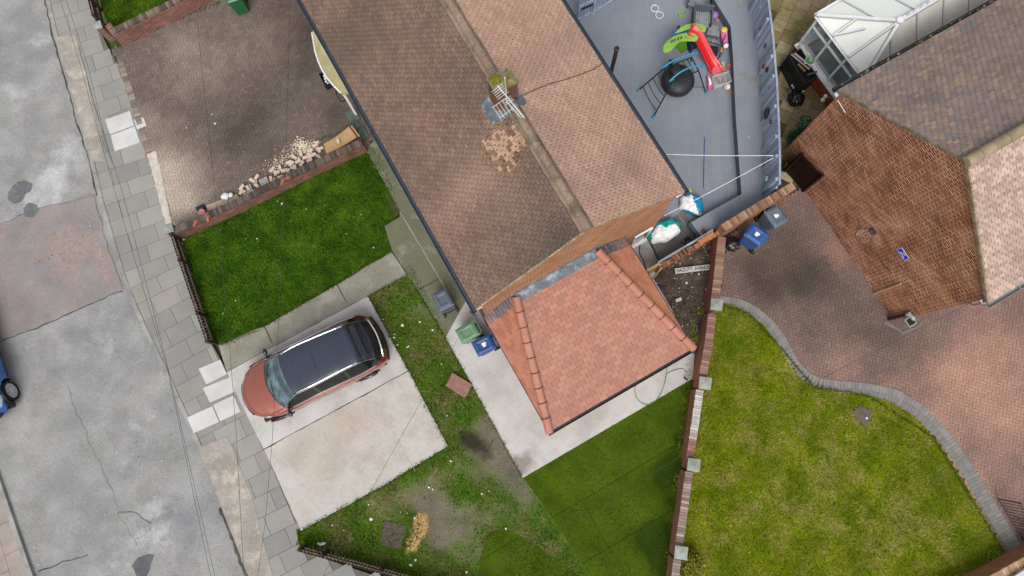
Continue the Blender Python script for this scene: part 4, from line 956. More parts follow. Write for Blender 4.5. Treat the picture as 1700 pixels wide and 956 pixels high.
# footprint: front face a0-a1 along the VA-like direction
fd_ = (a0-a1).normalized(); wdirv = Vector((fd_.y, -fd_.x, 0)); Lc = (a0-a1).length
A0 = Vector((a0.x, a0.y, 0)); A1 = Vector((a1.x, a1.y, 0)); depc = 5.4; 
print('cons', Lc, fd_, VA)
B0 = A0+wdirv*depc; B1 = A1+wdirv*depc
def edgebox(m, a, b, z0, z1, th, out=0., inset=0.):
    d = (b-a).normalized(); n_ = Vector((d.y, -d.x, 0)); a = Vector((a.x, a.y, z0)); b = Vector((b.x, b.y, z0)); m.obox(a+n_*(-th/2+out)+d*inset, (b-a)-d*2*inset, n_*th, UZ*(z1-z0))
m = MB(); edgebox(m, A0, A1, -.05, zs-.05, .2); edgebox(m, A0, B0, -.05, zs-.05, .2, 0, .1); m.build('dwarf_wall', mk('red_dwarf_brick', col(168, 84, 58, .9), col(146, 70, 48, .9), 2, var=.15, bump=.3, lines=(.215, .07, .006, col(150, 100, 80), .5, .15)), cv)
m = MB(); edgebox(m, A0+fd_*.05, A1-fd_*.4, zs-.045, zs, .34); edgebox(m, A0, B0, zs-.045, zs, .3, 0, .16); m.build('sill', M_white, cv)
m = MB()
for k in range(4):
    p = A1+(A0-A1)*(k/3); m.obox(Vector((p.x, p.y, zs))-wdirv*.035-fd_*.035, wdirv*.07, fd_*.07, UZ*(ze-zs))
for k in range(1, 7):
    p = A0+(B0-A0)*(k/6); m.obox(Vector((p.x, p.y, zs))-wdirv*.035-fd_*.035, wdirv*.07, fd_*.07, UZ*(ze-zs))
edgebox(m, A0, A1, zs, zs+.07, .07, 0, .036); edgebox(m, A0, A1, ze-.09, ze, .075, .0, .036); edgebox(m, A0, A1, ze-.48, ze-.42, .065, .0, .036)
edgebox(m, A0, B0, zs, zs+.07, .07, 0, .036); edgebox(m, A0, B0, ze-.09, ze, .075, 0, .036)
m.build('window_frame', M_white, cv)
for k in range(3):
    p = A1+(A0-A1)*((k+.04)/3); q = A1+(A0-A1)*((k+.96)/3); m = MB(); edgebox(m, q, p, zs+.07, ze-.09, .012); m.build('pane', M_glass, cv)
for k in range(6):
    p = A0+(B0-A0)*((k+.03)/6); q = A0+(B0-A0)*((k+.97)/6); m = MB(); edgebox(m, p, q, zs+.07, ze-.09, .012); m.build('pane', M_glass, cv)
m = MB(); m.obox(Vector((A1.x, A1.y, .02))+fd_*.1+wdirv*.1, wdirv*(depc-.2), fd_*(Lc-.2), UZ*.03); m.build('floor', mk('cons_floor', col(200, 214, 214, .9), col(170, 180, 176, .9), 2.5, var=.2), cv)
# roof panels
E0 = at(1361, 27, ze+.03); Ea = at(1428, 121, ze+.03)
e_a = A0-wdirv*.02+fd_*.08; e_b = A1-wdirv*.02-fd_*.05
e_a = Vector((e_a.x, e_a.y, ze+.02)); e_b = Vector((e_b.x, e_b.y, ze+.02))
zr_ = ze+.85; Hc = at(1493, 35, zr_); Hc2 = Hc+wdirv*3.4
far_a = e_a+wdirv*(depc+.1); far_b = e_b+wdirv*(depc+.1)
m = MB()
def slabface(m, P, th=.025):
    P = [Vector(p) for p in P]; nn = (P[1]-P[0]).cross(P[2]-P[0]).normalized()
    if nn.z < 0: P = P[::-1]; nn = -nn
    lo = [p-nn*th for p in P]; n = len(P); m.mesh(P+lo, [tuple(range(n)), tuple(range(2*n-1, n-1, -1))]+[(i, n+i, n+(i+1) % n, (i+1) % n) for i in range(n)])
slabface(m, [e_a, e_b, Hc]); slabface(m, [e_b, far_b, Hc2, Hc]); slabface(m, [e_a, Hc, Hc2, far_a])
m.build('roof_panel', M_poly, cv)
m = MB()
bar_shade = MB()  # wider grey strip under each bar stands in for its shadow line
def bar(a, b, wd=.06, h=.06): 
    d = (b-a); sd = d.cross(UZ).normalized(); up = sd.cross(d).normalized(); m.obox(a-sd*wd/2+up*.0, d, sd*wd, up*h); bar_shade.obox(a-sd*(wd/2+.022)+up*.002, d, sd*(wd+.044), up*.01)
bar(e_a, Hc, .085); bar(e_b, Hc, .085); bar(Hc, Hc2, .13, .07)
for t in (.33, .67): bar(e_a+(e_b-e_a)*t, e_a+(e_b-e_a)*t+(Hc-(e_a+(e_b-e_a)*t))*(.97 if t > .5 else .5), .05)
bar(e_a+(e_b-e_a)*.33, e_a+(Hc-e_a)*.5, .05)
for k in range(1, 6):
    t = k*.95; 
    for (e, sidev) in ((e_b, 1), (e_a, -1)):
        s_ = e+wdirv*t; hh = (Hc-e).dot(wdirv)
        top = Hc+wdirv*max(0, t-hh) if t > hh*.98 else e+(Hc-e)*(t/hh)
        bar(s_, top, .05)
m.ball(Hc+UZ*.06, .12, 14, sz=.5); m.build('glazing_bar', M_white, cv); bar_shade.build('bar_shade', mk('bar_shade_grey', (.3, .31, .31), bump=0, var=0), cv)
m = MB()
for k in range(16): m.box(0, 0, 0, .01, .01, .01)
m = MB()
for k in range(14):
    p = Hc+wdirv*(.2+k*.23)+UZ*.07; m.obox(p-fd_*.01, wdirv*.13, fd_*.02, UZ*(.1))
m.build('ridge_cresting', M_white, cv)
gutter('gutter', e_a-wdirv*.035+fd_*.02-UZ*.04, -fd_, (e_a-e_b).length, -wdirv, cv, .035, M_white)
gutter('gutter', e_a+fd_*.05-UZ*.05, wdirv, depc, fd_, cv, .055, M_white)
# furniture seen through the glass
fm = mk('rattan', col(120, 98, 70, .7), col(90, 72, 50, .7), 20, var=.3)
for k, (u, v, c_) in enumerate(((1368, 92, col(120, 112, 104)), (1396, 104, col(126, 96, 60)), (1388, 128, col(96, 66, 40)))):
    p = at(u, v, .4); t = thing('wicker_chair', ['grey cushioned seat behind the conservatory glass, nearest the patio corner', 'brown wicker seat behind the middle conservatory pane', 'dark brown wicker seat behind the conservatory glass nearest the gable'][k], 'chair', (p.x, p.y, .05), None)
    mm = mk('seat_%d' % k, c_, rough=.9, var=.3); m = MB(); m.box(p.x, p.y, .3, .5, .5, .12, .4); m.build('seat', mm, t, bevel=.03)
    m = MB(); m.box(p.x+.22, p.y+.12, .55, .1, .5, .5, .4); m.build('backrest', mm, t, bevel=.03)
    m = MB()
    for a_ in (-.2, .2):
        for b2 in (-.2, .2): m.tube([(p.x+a_, p.y+b2, .05), (p.x+a_, p.y+b2, .26)], .02, 6)
    m.build('leg', fm, t)

# ================================================================ garden walls and fences
def wall_px(name, label, top_px, z, th, mat, parts=True, course=True, capcol=None, side=1, z0=-.05, cat='garden wall', capstyle='bricks', caph=.07):
    """brick wall whose top line is given in the photo at height z; side=+1 puts the thickness to the left of the travel direction"""
    P = [at(u, v, z) for u, v in top_px]; mid = (P[0]+P[-1])/2
    t = thing(name, label, cat, (mid.x, mid.y, 0))
    m = MB(); mc = MB()
    L = 0
    for a, b in zip(P, P[1:]):
        d = (b-a).normalized(); n_ = Vector((-d.y, d.x, 0))*side; ln = (b-a).length
        m.obox(Vector((a.x, a.y, z0)), d*ln, n_*th, UZ*(z-caph-z0))
        if capstyle == 'bricks':
            k = max(1, int(ln/.078))
            for i in range(k):
                c = vary(rnd.choice(capcol), .16, .04)
                mc.obox(a+d*(ln*i/k+.004)-UZ*caph+n_*rnd.uniform(-.004, .004), d*(ln/k-.008), n_*th, UZ*(caph+rnd.uniform(-.006, .004)), c)
        else:
            k = max(1, int(ln/.3))
            for i in range(k):
                c = vary(rnd.choice(capcol), .12, .03); mc.obox(a+d*(ln*i/k+.003)-n_*.02-UZ*caph, d*(ln/k-.006), n_*(th+.04), UZ*(caph+rnd.uniform(-.005, .005)), c)
    m.build('brickwork', mat, t); mc.build('coping', M_coping, t); return t
# wall between the top lawn and the paved drive
cp1 = [col(128, 112, 104), col(112, 96, 90), col(146, 130, 120), col(98, 84, 78)]
w1 = wall_px('garden_wall', 'low brick wall around the top lawn, moss at its foot on the paved drive', [(186, 57), (292, 5), (420, -62), (520, -112)], .75, .21, mk('top_wall_brick', col(132, 88, 76, .85), col(104, 66, 56, .85), 2.5, var=.3, bump=.6, lines=(.215, .07, .01, col(158, 136, 122, .85), .5, .35)), capcol=cp1, side=1)  # this wall has its own even, dull red brick
m = MB(); P = [at(u, v, .75) for u, v in ((184, 57), (172, 41))]; d = (P[1]-P[0]).normalized(); n_ = Vector((-d.y, d.x, 0))
m.obox(Vector((P[0].x, P[0].y, -.05)), P[1]-P[0], -n_*.2, UZ*.73); m.build('return_brickwork', MATS['top_wall_brick'], w1)
def pillar_cap(px, z, sz, ang, parent, brick=True, mat=None):
    c = at(px[0], px[1], z); m = MB()
    if brick: m.box(c.x, c.y, (z-.06)/2-.02, sz-.06, sz-.06, z-.06, ang); p_ = m.build('pillar', mat or M_brick_w, parent)
    m = MB(); m.box(c.x, c.y, z-.03, sz, sz, .05, ang)
    h = sz/2*.92; rot = Matrix.Rotation(ang, 3, 'Z')
    base = [rot @ Vector((a*h, b*h, 0))+Vector((c.x, c.y, z-.006)) for a, b in ((-1, -1), (1, -1), (1, 1), (-1, 1))]
    m.mesh(base+[Vector((c.x, c.y, z+.03))], [(0, 1, 4), (1, 2, 4), (2, 3, 4), (3, 0, 4)]); m.build('pillar_cap', M_cap, parent, bevel=.006)
pillar_cap((161, 41), .85, .27, R_(22), w1, mat=MATS['top_wall_brick'])
# wall between the paved drive and the square lawn
cp2 = [col(112, 100, 94), col(98, 88, 84), col(126, 110, 102), col(86, 78, 74)]
w2 = wall_px('garden_wall', 'low brick wall with dark coping between the paved drive and square lawn', [(283, 391), (400, 338), (500, 288), (603, 240)], .62, .22, M_brick_w, capcol=cp2, side=1)
pillar_cap((279, 379), .72, .3, R_(20), w2)
m = MB()
for u, v in ((476, 296), (469, 302), (324, 371), (345, 363)):
    p = at(u, v, .63); m.box(p.x, p.y, .625, .2, .07, .03, R_(rnd.uniform(20, 110)))
m.build('orange_brick_patch', mk('orange_brick', col(206, 116, 86), col(186, 100, 72), 6, var=.2), w2)
# long wall between the new turf and the right lawn
BW_ = wall_px('boundary_wall', 'long brick boundary wall with square stone caps beside the new turf', [(1192, 392), (1186, 450), (1179, 508)], .8, .25, mk('wall_red', col(156, 104, 90, 1.), col(138, 88, 76, 1.), 2.2, var=.25, bump=.5, lines=(.215, .07, .008, col(150, 122, 108, .85), .5, .25)), capcol=[col(158, 126, 108), col(146, 112, 96), col(170, 140, 122)], side=1)
def more_wall(parent, top_px, z, th, capcol, mat, side=1):
    P = [at(u, v, z) for u, v in top_px]; m = MB(); mc = MB()
    for a, b in zip(P, P[1:]):
        d = (b-a).normalized(); n_ = Vector((-d.y, d.x, 0))*side; ln = (b-a).length
        m.obox(Vector((a.x, a.y, -.05)), d*ln, n_*th, UZ*(z-.02)); k = max(1, int(ln/.078))
        for i in range(k): mc.obox(a+d*(ln*i/k+.004)-UZ*.07+n_*rnd.uniform(-.004, .004), d*(ln/k-.008), n_*th, UZ*(.07+rnd.uniform(-.005, .005)), vary(rnd.choice(capcol), .09, .03))
    m.build('brickwork', mat, parent); mc.build('coping', M_coping, parent)
WR = MATS['wall_red']
more_wall(BW_, [(1176, 520), (1169, 575), (1159, 628)], .8, .24, [col(158, 124, 108), col(146, 110, 96), col(168, 138, 122)], WR)
more_wall(BW_, [(1156, 646), (1147, 708), (1144, 728)], .75, .22, [col(196, 190, 182), col(210, 206, 200), col(176, 164, 156)], WR)
more_wall(BW_, [(1144, 728), (1139, 762)], .74, .22, [col(166, 126, 110), col(150, 112, 98)], WR)
more_wall(BW_, [(1138, 782), (1130, 840), (1121, 905)], .75, .22, [col(176, 158, 148), col(160, 138, 128), col(140, 118, 110)], WR)
more_wall(BW_, [(1118, 928), (1113, 970), (1100, 1060), (1088, 1150)], .75, .22, [col(176, 158, 148), col(160, 138, 128)], WR)
for px in ((1190, 505), (1171, 636), (1152, 772), (1131, 918)): pillar_cap(px, .92, .36, R_(-8), BW_, mat=WR)
# side wall beside the bins
GW = wall_px('side_wall', 'tall brick wall with soldier coping behind the blue and grey bins', [(1205, 383), (1262, 348), (1322, 313)], 1.5, .23, mk('side_wall_brick', col(160, 110, 86, .8), col(136, 88, 68, .8), 2, var=.25, bump=.5, lines=(.215, .07, .009, col(170, 138, 116, .85), .5, .3)), capcol=[col(172, 140, 112), col(158, 124, 98), col(184, 152, 124), col(142, 110, 86)], side=1)
LW = thing('broken_wall', 'crumbling brick wall topped with a grey board beside the bare soil', 'garden wall', tuple(at(1145, 420, 0).xy)+(0,))
m = MB(); za = .95; a = at(1098, 444, za); b = at(1203, 382, za); d = (b-a).normalized(); n_ = Vector((-d.y, d.x, 0)); Lg = (b-a).length
m.obox(Vector((a.x, a.y, -.05)), b-a, n_*.12, UZ*(za-.1)); m.build('brickwork', MATS['side_wall_brick'], LW)
m = MB()
for k in range(17):
    s_ = .05+k*Lg/17.5; wv = rnd.choice((.1, .2)); m.obox(a+d*s_-UZ*.16-n_*.03, d*(.085 if wv == .1 else .16), n_*rnd.uniform(.11, .17), UZ*rnd.uniform(.08, .17), vary(rnd.choice([col(196, 128, 98), col(150, 100, 80), col(178, 116, 88), col(130, 92, 76)]), .1))
m.build('loose_top_course', M_coping, LW)
m = MB(); m.obox(a+n_*.15-UZ*.35, b-a-d*.3, n_*.06, UZ*.37); m.build('board', mk('pale_grey_board', col(170, 178, 182), col(140, 146, 150), 4, var=.15), LW)
m = MB(); m.obox(a+d*(Lg-.9)-UZ*.05, d*.55, n_*.14, UZ*.11); m.build('orange_board', mk('orange_board_mat', col(204, 134, 90), col(180, 116, 76), 4, var=.15), LW)
fr_ = thing('timber_hurdle', 'pale new timber frame piece between the red extension and broken wall', 'timber frame', tuple(at(1085, 450, 0).xy)+(0,))
m = MB(); q = [at(1071, 452, .95), at(1097, 437, .95)]; dd = (q[1]-q[0]).normalized(); nn_ = Vector((-dd.y, dd.x, 0))
m.obox(q[0]-UZ*.12, q[1]-q[0], nn_*.05, UZ*.12); m.build('top_rail', M_newwood, fr_)
m = MB(); m.obox(Vector((q[1].x, q[1].y, 0))-nn_*.05, -dd*.07, nn_*.07, UZ*.95); m.obox(Vector((q[0].x, q[0].y, 0))-nn_*.05, dd*.07, nn_*.07, UZ*.95); m.build('post', M_newwood, fr_)
m = MB()
for k in range(5): m.obox(q[0]+dd*(.02+k*.11)-UZ*.9, dd*.085, -nn_*.02, UZ*.8)
m.build('board', M_newwood, fr_); m = MB(); m.tube([q[1]-UZ*.1-nn_*.1, Vector((q[0].x, q[0].y, .1))+dd*.1-nn_*.3], .03, 4); m.build('brace', M_newwood, fr_)
# bottom right wall
w5 = wall_px('garden_wall', 'smooth brown brick wall with white topping by the black metal gate', [(1560, 1005), (1612, 972), (1658, 948), (1700, 925), (1800, 870)], .72, .24, mk('brown_brick', col(176, 128, 98, .85), col(160, 112, 84, .85), 1.5, var=.15, bump=.3, lines=(.215, .07, .005, col(160, 124, 100), .5, .12)), capcol=[col(200, 160, 128), col(186, 144, 112), col(212, 180, 152)], side=-1)
m = MB(); a = at(1672, 962, .78); b = at(1760, 905, .78); d = (b-a).normalized(); n_ = Vector((d.y, -d.x, 0)); m.obox(a, b-a, n_*.6, UZ*.06); m.build('white_top', M_white_slab, w5)

def picket(name, label, foot_px, h, lean=0.):
    P = [at(u, v, .02) for u, v in foot_px]; mid = (P[0]+P[-1])/2
    t = thing(name, label, 'fence', (mid.x, mid.y, 0)); mp = MB(); mr = MB()
    for a, b in zip(P, P[1:]):
        d = (b-a).normalized(); n_ = Vector((-d.y, d.x, 0)); ln = (b-a).length; up = (UZ+n_*lean).normalized()
        k = int(ln/.105)
        for i in range(k):
            mp.obox(a+d*(i*ln/k+.01)+n_*.035, d*(ln/k-.03), n_*.018, up*(h+rnd.uniform(-.015, .015)))
        for zz in (.22, h-.12):
            mr.obox(a+up*zz, b-a, n_*.035, up*.05)
    mp.build('picket_panel', M_oldwood, t); mr.build('rail', M_greywood, t)
    tot = [P[0]]+[ (P[i]+P[i+1])/2 for i in range(len(P)-1)]+[P[-1]]
    for p in tot:
        m = MB(); d = (P[-1]-P[0]).normalized(); m.box(p.x, p.y, (h+.06)/2, .08, .09, h+.06, math.atan2(d.y, d.x)); m.build('post', M_oldwood, t)
    return t
picket('picket_fence', 'low dark picket fence between the pavement and the square lawn', [(302, 398), (330, 482), (360, 570)][::-1], .68, -.02)
picket('picket_fence', 'low weathered picket fence along the bottom edge of the front garden', [(508, 905), (580, 924), (700, 957), (860, 1004)][::-1], .62, .02).children
pf = picket('picket_fence', 'low picket fence running up from the stone capped pillar of the top lawn', [(176, 44), (162, -10), (140, -90)], .7, 0)
# blue-grey board fence round the decking
bf = thing('board_fence', 'blue-grey vertical board fence curving along the right of the deck', 'fence', tuple(at(1280, 150, 0).xy)+(0,))
TP = [(1262, -60), (1275, -2), (1283, 62), (1289, 134), (1293, 217), (1294, 262), (1294, 306)]
zf = 1.9; PT = [at(u, v, zf) for u, v in TP]
for i, (a, b) in enumerate(zip(PT, PT[1:])):
    d = (b-a).normalized(); n_ = Vector((-d.y, d.x, 0)); n_ = n_ if n_.x > 0 else -n_; ln = (b-a).length; k = max(1, int(round(ln/.125))); m = MB()
    for j in range(k): m.obox(Vector((a.x, a.y, .05))+d*(j*ln/k+.009)+n_*.0, d*(ln/k-.018), n_*.022, UZ*(zf-.1+rnd.uniform(-.006, .006)), vary(rnd.choice([col(162, 172, 188, 1.), col(144, 155, 173, 1.), col(172, 182, 196, 1.)]), .08, .02))
    m.build('panel', mk('fence_boards', attr=True, var=.15, fine=14, bump=.2), bf)
    m = MB(); m.obox(a-n_*.02-UZ*.03, b-a, n_*.065, UZ*.035); m.build('top_rail', mk('pale_top_rail', col(176, 188, 204), col(150, 162, 180), 4, var=.12), bf)
    m = MB()
    for zz in (.85, 1.5): m.obox(Vector((a.x, a.y, zz))+n_*.022, b-a, n_*.04, UZ*.08)
    m.build('rail', M_fenceb2, bf)
L_ = 0
for (u, v) in ((1270, -20), (1279, 30), (1286, 92), (1289, 125), (1292, 175), (1293.5, 225), (1294, 258), (1294, 296)):
    p = at(u, v, zf); m = MB(); m.box(p.x-.06, p.y, zf/2-.02, .085, .095, zf-.02, R_(8)); m.build('post', M_fenceb2, bf)
p = at(1293, 222, 1.7); 
def fence_item(px, z, fn, mat, name, label, cat, grp=None):
    p = at(px[0], px[1], z); m = MB(); fn(m, p); o = m.build(name, mat); tag(o, label, cat, grp); return o
M_rust = mk('rusty_metal', col(130, 72, 60), rough=.7); M_greenp = mk('green_paint', col(80, 110, 90), rough=.6); M_teal = mk('teal_paint', col(150, 190, 210), rough=.5); M_navy = mk('navy_paint', col(34, 44, 66), rough=.5)
def leafy(m, p, s=.09):
    for k in range(5):
        a = 2*math.pi*k/5; q = p+Vector((-.03, math.cos(a)*s*.7, math.sin(a)*s)); m.ball(q, s*.45, 8, sz=1.)
fo = at(1277, 188, 1.25); pl_ = thing('oval_plaque', 'black oval plaque hanging on the blue-grey fence', 'plaque', tuple(fo)); m = MB()
m.lathe([(.16, -.012), (.17, 0), (.16, .012)], fo+Vector((-.08, 0, 0)), 20, axis='X', sy=1.5); m.build('plate', M_blackmetal, pl_)
m = MB(); m.tube([fo+Vector((-.1, .125*math.cos(t), .19*math.sin(t))) for t in [2*math.pi*k/24 for k in range(24)]], .006, 5, closed=True); m.build('rim', M_navy, pl_)
m = MB(); 
for k in range(9): m.box(fo.x-.105, fo.y-.06+k*.015, fo.z+.02*math.sin(k*1.7), .01, .01, .05)
for i, (px, mt, lab) in enumerate((((1266, 8), M_teal, 'pale blue ornament nearest the top of the fence'), ((1266, 46), M_greenp, 'small green ornament on the fence above the pink pram'), ((1274, 76), M_greenp, 'long green ornament on the fence beside the storage box'), ((1271, 110), M_rust, 'rust red ornament low on the fence'), ((1277, 116), M_navy, 'dark blue ornament next to the rust red one'), ((1282, 145), M_rust, 'rusty ornament high on the fence above the oval plaque'), ((1284, 202), M_navy, 'dark ornament just below the oval plaque'), ((1288, 220), M_rust, 'tiny rust ornament by the clothes line hook'), ((1276, 296), M_teal, 'pale blue ornament at the bottom end of the fence'))):
    fence_item(px, 1.3, lambda m, p: leafy(m, p+Vector((-.04, 0, 0)), .07), mt, 'fence_ornament', lab, 'ornament')
# fence across the top of the deck
tf = thing('board_fence', 'blue-grey slatted gate and fence at the top end of the deck', 'fence', tuple(at(990, 15, 0).xy)+(0,))
fp_ = [at(958, 34, .2), at(984, 22, .2), at(1022, -2, .2), at(1110, -50, .2)]
for i, (a, b) in enumerate(zip(fp_, fp_[1:])):
    d = (b-a).normalized(); n_ = Vector((-d.y, d.x, 0)); ln = (b-a).length; k = int(ln/.11); m = MB()
    for j in range(k): m.obox(a+d*(j*ln/k+.01), d*(ln/k-.022), n_*.022, UZ*1.55)
    m.build('panel', M_fenceb, tf); m = MB()
    for zz in (.03, .75, 1.45): m.obox(a+UZ*zz-n_*.03, b-a, n_*.03, UZ*.08)
    m.build('rail', M_fenceb2, tf); m = MB(); m.box(b.x, b.y, 1.0, .1, .1, 1.75, math.atan2(d.y, d.x)); m.build('post', M_fenceb2, tf)
m = MB(); hx = (fp_[0]+fp_[1])/2+UZ*.6; d = (fp_[1]-fp_[0]).normalized(); m.obox(hx-Vector((0, 0, 0))-Vector((-d.y, d.x, 0))*.06-d*.2, d*.42, Vector((-d.y, d.x, 0))*.03, UZ*.05); m.build('hinge', M_blackmetal, tf)
# dark gate between the side wall and the neighbour's house
gt = thing('timber_gate', 'dark brown timber gate between the side wall and the neighbouring gable', 'gate', tuple(at(1311, 296, 0).xy)+(0,))
a = at(1331, 256, 1.45); b = at(1364, 291, 1.45); d = (b-a).normalized(); n_ = Vector((-d.y, d.x, 0)); Lg = (b-a).length; m = MB(); M_gate = mk('dark_brown_stain', col(48, 26, 20), col(36, 18, 14), 3, rough=.6, var=.2)
for j in range(9): m.obox(Vector((a.x, a.y, .04))+d*(j*Lg/9+.004), d*(Lg/9-.008), n_*.02, UZ*1.4)
m.build('boards', M_gate, gt); m = MB()
for zz in (.3, 1.1): m.obox(Vector((a.x, a.y, zz))+n_*.02, b-a, n_*.03, UZ*.1)
m.build('rail', M_gate, gt)
m = MB(); m.box(a.x, a.y, .75, .09, .09, 1.5, 0); m.box(b.x, b.y, .75, .09, .09, 1.5, 0); m.build('post', M_gate, gt)
# black metal gate at the lower right
mg = thing('metal_gate', 'black metal bar gate standing open at the lower right drive', 'gate', tuple(at(1680, 862, 0).xy)+(0,))
a = at(1657, 828, .08); b = at(1699, 897, .08); d = (b-a).normalized(); Lg = (b-a).length
m = MB(); m.tube([a, b], .016); m.tube([a+UZ*.92, b+UZ*.92], .016); m.tube([a, a+UZ*.95], .018); m.tube([b, b+UZ*.95], .018); m.tube([a+UZ*.8, b+UZ*.8], .008)
m.build('frame', M_blackmetal, mg)
for k in range(1, 13): m = MB(); p = a+d*Lg*k/13; m.tube([p, p+UZ*.92], .009, 6); m.build('bar', M_blackmetal, mg)
m = MB(); p = a+d*Lg*.5+UZ*.4; m.tube([p+d*.1*math.cos(t)+UZ*.1*math.sin(t) for t in [2*math.pi*k/16 for k in range(16)]], .008, 6, closed=True); m.build('scroll', M_blackmetal, mg)

# ================================================================ decking, patio
zd = .2; zb = .62
DK = [(900, -60), (1180, -60), (1214, 20), (1225, 100), (1228, 200), (1236, 320), (1262, 325), (1200, 378), (1099, 440), (1078, 398), (1110, 330), (1000, 200)]
sheet('deck', [(at(u, v, zd).x, at(u, v, zd).y) for u, v in DK], zd, M_deck, res=.3, uvang=R_(90), attrs={'wear': blobs([(1150, 170, 16, .8), (1170, 200, 16, .6), (1190, 210, 12, .5), (1120, 190, 14, .5), (1130, 220, 14, .5), (1110, 20, 10, .4)])})
DP = wpoly([(1078, 398), (1099, 440), (1204, 378), (1166, 392), (1146, 372), (1135, 346)], zd+.004)
sheet('lower_deck', [(p.x, p.y) for p in DP], zd+.004, M_olddeck, res=0, uvang=R_(-57))
m = MB(); P = [at(u, v, zd) for u, v in DK]
for i in range(len(P)): a, b = P[i], P[(i+1) % len(P)]; m.mesh([a, b, b-UZ*.22, a-UZ*.22], [(0, 1, 2, 3), (3, 2, 1, 0)])
m.v = [(x, y, z-.003) for x, y, z in m.v]
m.build('deck_side', M_benchside, kind='structure')
bn = thing('deck_bench', 'long grey built-in bench following the fence round the edge of the deck', 'bench', tuple(at(1245, 200, 0).xy)+(0,))
BT = [(1178, -60), (1184, -4), (1213, 43), (1217, 92), (1222, 200), (1231, 322), (1147, 369), (1164, 393), (1204, 370), (1252, 342), (1285, 318), (1290, 300), (1288, 217), (1283, 134), (1276, 62), (1262, -60)]
BP = [at(u, v, zb) for u, v in BT]
m = MB(); me_top = [(p.x, p.y) for p in BP]; m.prism(me_top, zb-.035, zb); m.build('seat', M_bench, bn)
m = MB()
def shrink(P, k=.02): return P
fr2 = [at(u, v, zb) for u, v in BT[:8]]
for a, b in zip(fr2, fr2[1:]):
    d = (b-a).normalized(); n_ = Vector((-d.y, d.x, 0)); n_ = n_ if n_.x > 0 else -n_
    if b is fr2[-1] or a is fr2[-2]: n_ = Vector((-d.y, d.x, 0)); n_ = n_ if n_.y < 0 else -n_
    m.obox(Vector((a.x, a.y, zd-.01))+n_*.02, Vector((b.x-a.x, b.y-a.y, 0)), n_*.03, UZ*(zb-.04-zd))
m.build('front_board', M_benchside, bn)
PT_ = [(1262, -60), (1278, -2), (1300, 250), (1310, 322), (1420, 200), (1440, 100), (1380, -80)]
sheet('patio_bed', [(at(u, v).x, at(u, v).y) for u, v in PT_], .0, mk('patio_joint', col(104, 92, 66), col(84, 76, 50), 3, var=.3), res=0)
m = MB(); PP = [(at(u, v).x, at(u, v).y) for u, v in PT_]; an = R_(64); cx0, cy0 = PP[2]
for i in range(-20, 20):
    for j in range(-20, 20):
        w_ = .45; x = i*w_+(j % 2)*.2; y = j*w_; X = cx0+x*math.cos(an)-y*math.sin(an); Y = cy0+x*math.sin(an)+y*math.cos(an)
        if not inpoly(PP, X, Y): continue
        m.box(X, Y, .008+rnd.uniform(-.003, .003), w_-.014, w_-.014, .02, an, vary(rnd.choice([col(178, 160, 124), col(164, 146, 112), col(188, 172, 138), col(158, 138, 98)]), .08, .03))
m.build('patio', M_patio, kind='structure')

# ================================================================ wheelie bins
def bin_(label, colr, name='wheelie_bin', sticker=None, group=None, W=.5, D=.62, h=.98):
    bm_ = mk('bin_'+label[:18].replace(' ', '_'), colr, tuple(c*.85 for c in colr), 6, rough=.4, var=.1, bump=.1, bscale=12, spec=.5)
    t = thing(name, label, 'wheelie bin', (0, 0, 0), group)
    m = MB(); a, b = W*.4, D*.38; A, B = W*.47, D*.46
    lo = [(-a, -b+.04, .06), (a, -b+.04, .06), (a, b, .06), (-a, b, .06)]; hi = [(-A, -B, h-.07), (A, -B, h-.07), (A, B, h-.07), (-A, B, h-.07)]
    m.mesh(lo+hi, [(3, 2, 1, 0), (0, 1, 5, 4), (1, 2, 6, 5), (2, 3, 7, 6), (3, 0, 4, 7)]); m.box(0, 0, h-.08, W*.98, D*.96, .05); m.build('body', bm_, t, bevel=.015)
    # domed lid with a raised panel and lip
    m = MB(); n = 10; vs = []; fs = []
    for i in range(n+1):
        for j in range(n+1):
            x = -W/2+W*i/n; y = -D/2+D*j/n; e = min(1, (1-abs(2*i/n-1))*3)*min(1, (1-abs(2*j/n-1))*3); q = .025*e
            if 3 <= i <= 7 and 3 <= j <= 7: q -= .014
            if i in (0, n) or j in (0, n): q = -.03
            vs.append((x, y, h-.03+q))
    for i in range(n):
        for j in range(n): k = i*(n+1)+j; fs.append((k, k+n+1, k+n+2, k+1))
    m.mesh(vs, fs); lid = m.build('lid', bm_, t)
    so_ = lid.modifiers.new('s', 'SOLIDIFY'); so_.thickness = .012
    bv = lid.modifiers.new('b', 'BEVEL'); bv.width = .006; bv.limit_method = 'ANGLE'
    m = MB(); m.obox(Vector((-W*.3, -D*.38, h-.008)), Vector((.1, 0, 0)), Vector((0, .035, 0)), Vector((0, 0, .014))); m.obox(Vector((W*.3-.1, -D*.38, h-.008)), Vector((.1, 0, 0)), Vector((0, .035, 0)), Vector((0, 0, .014))); m.build('lid_grip', bm_, lid)
    m = MB(); m.tube([(-W*.42, B*.9, h-.06), (-W*.42, D/2+.06, h-.02), (W*.42, D/2+.06, h-.02), (W*.42, B*.9, h-.06)], .016, 8); m.build('handle', bm_, t)
    for s_ in (-1, 1):
        m = MB(); m.lathe([(.095, -.025), (.1, -.015), (.1, .015), (.095, .025)], (s_*W*.43, b+.06, .1), 16, axis='X'); m.build('wheel', M_black, t)
    m = MB(); m.tube([(-W*.4, b+.06, .1), (W*.4, b+.06, .1)], .012); m.build('axle', M_blackmetal, t)
    if sticker:
        m = MB(); m.box(0, 0, h-.009, .13, .1, .006, .1); m.box(-.01, .03, h-.0085, .06, .12, .008, .6); m.build('paper_label', M_white, t)
    return t
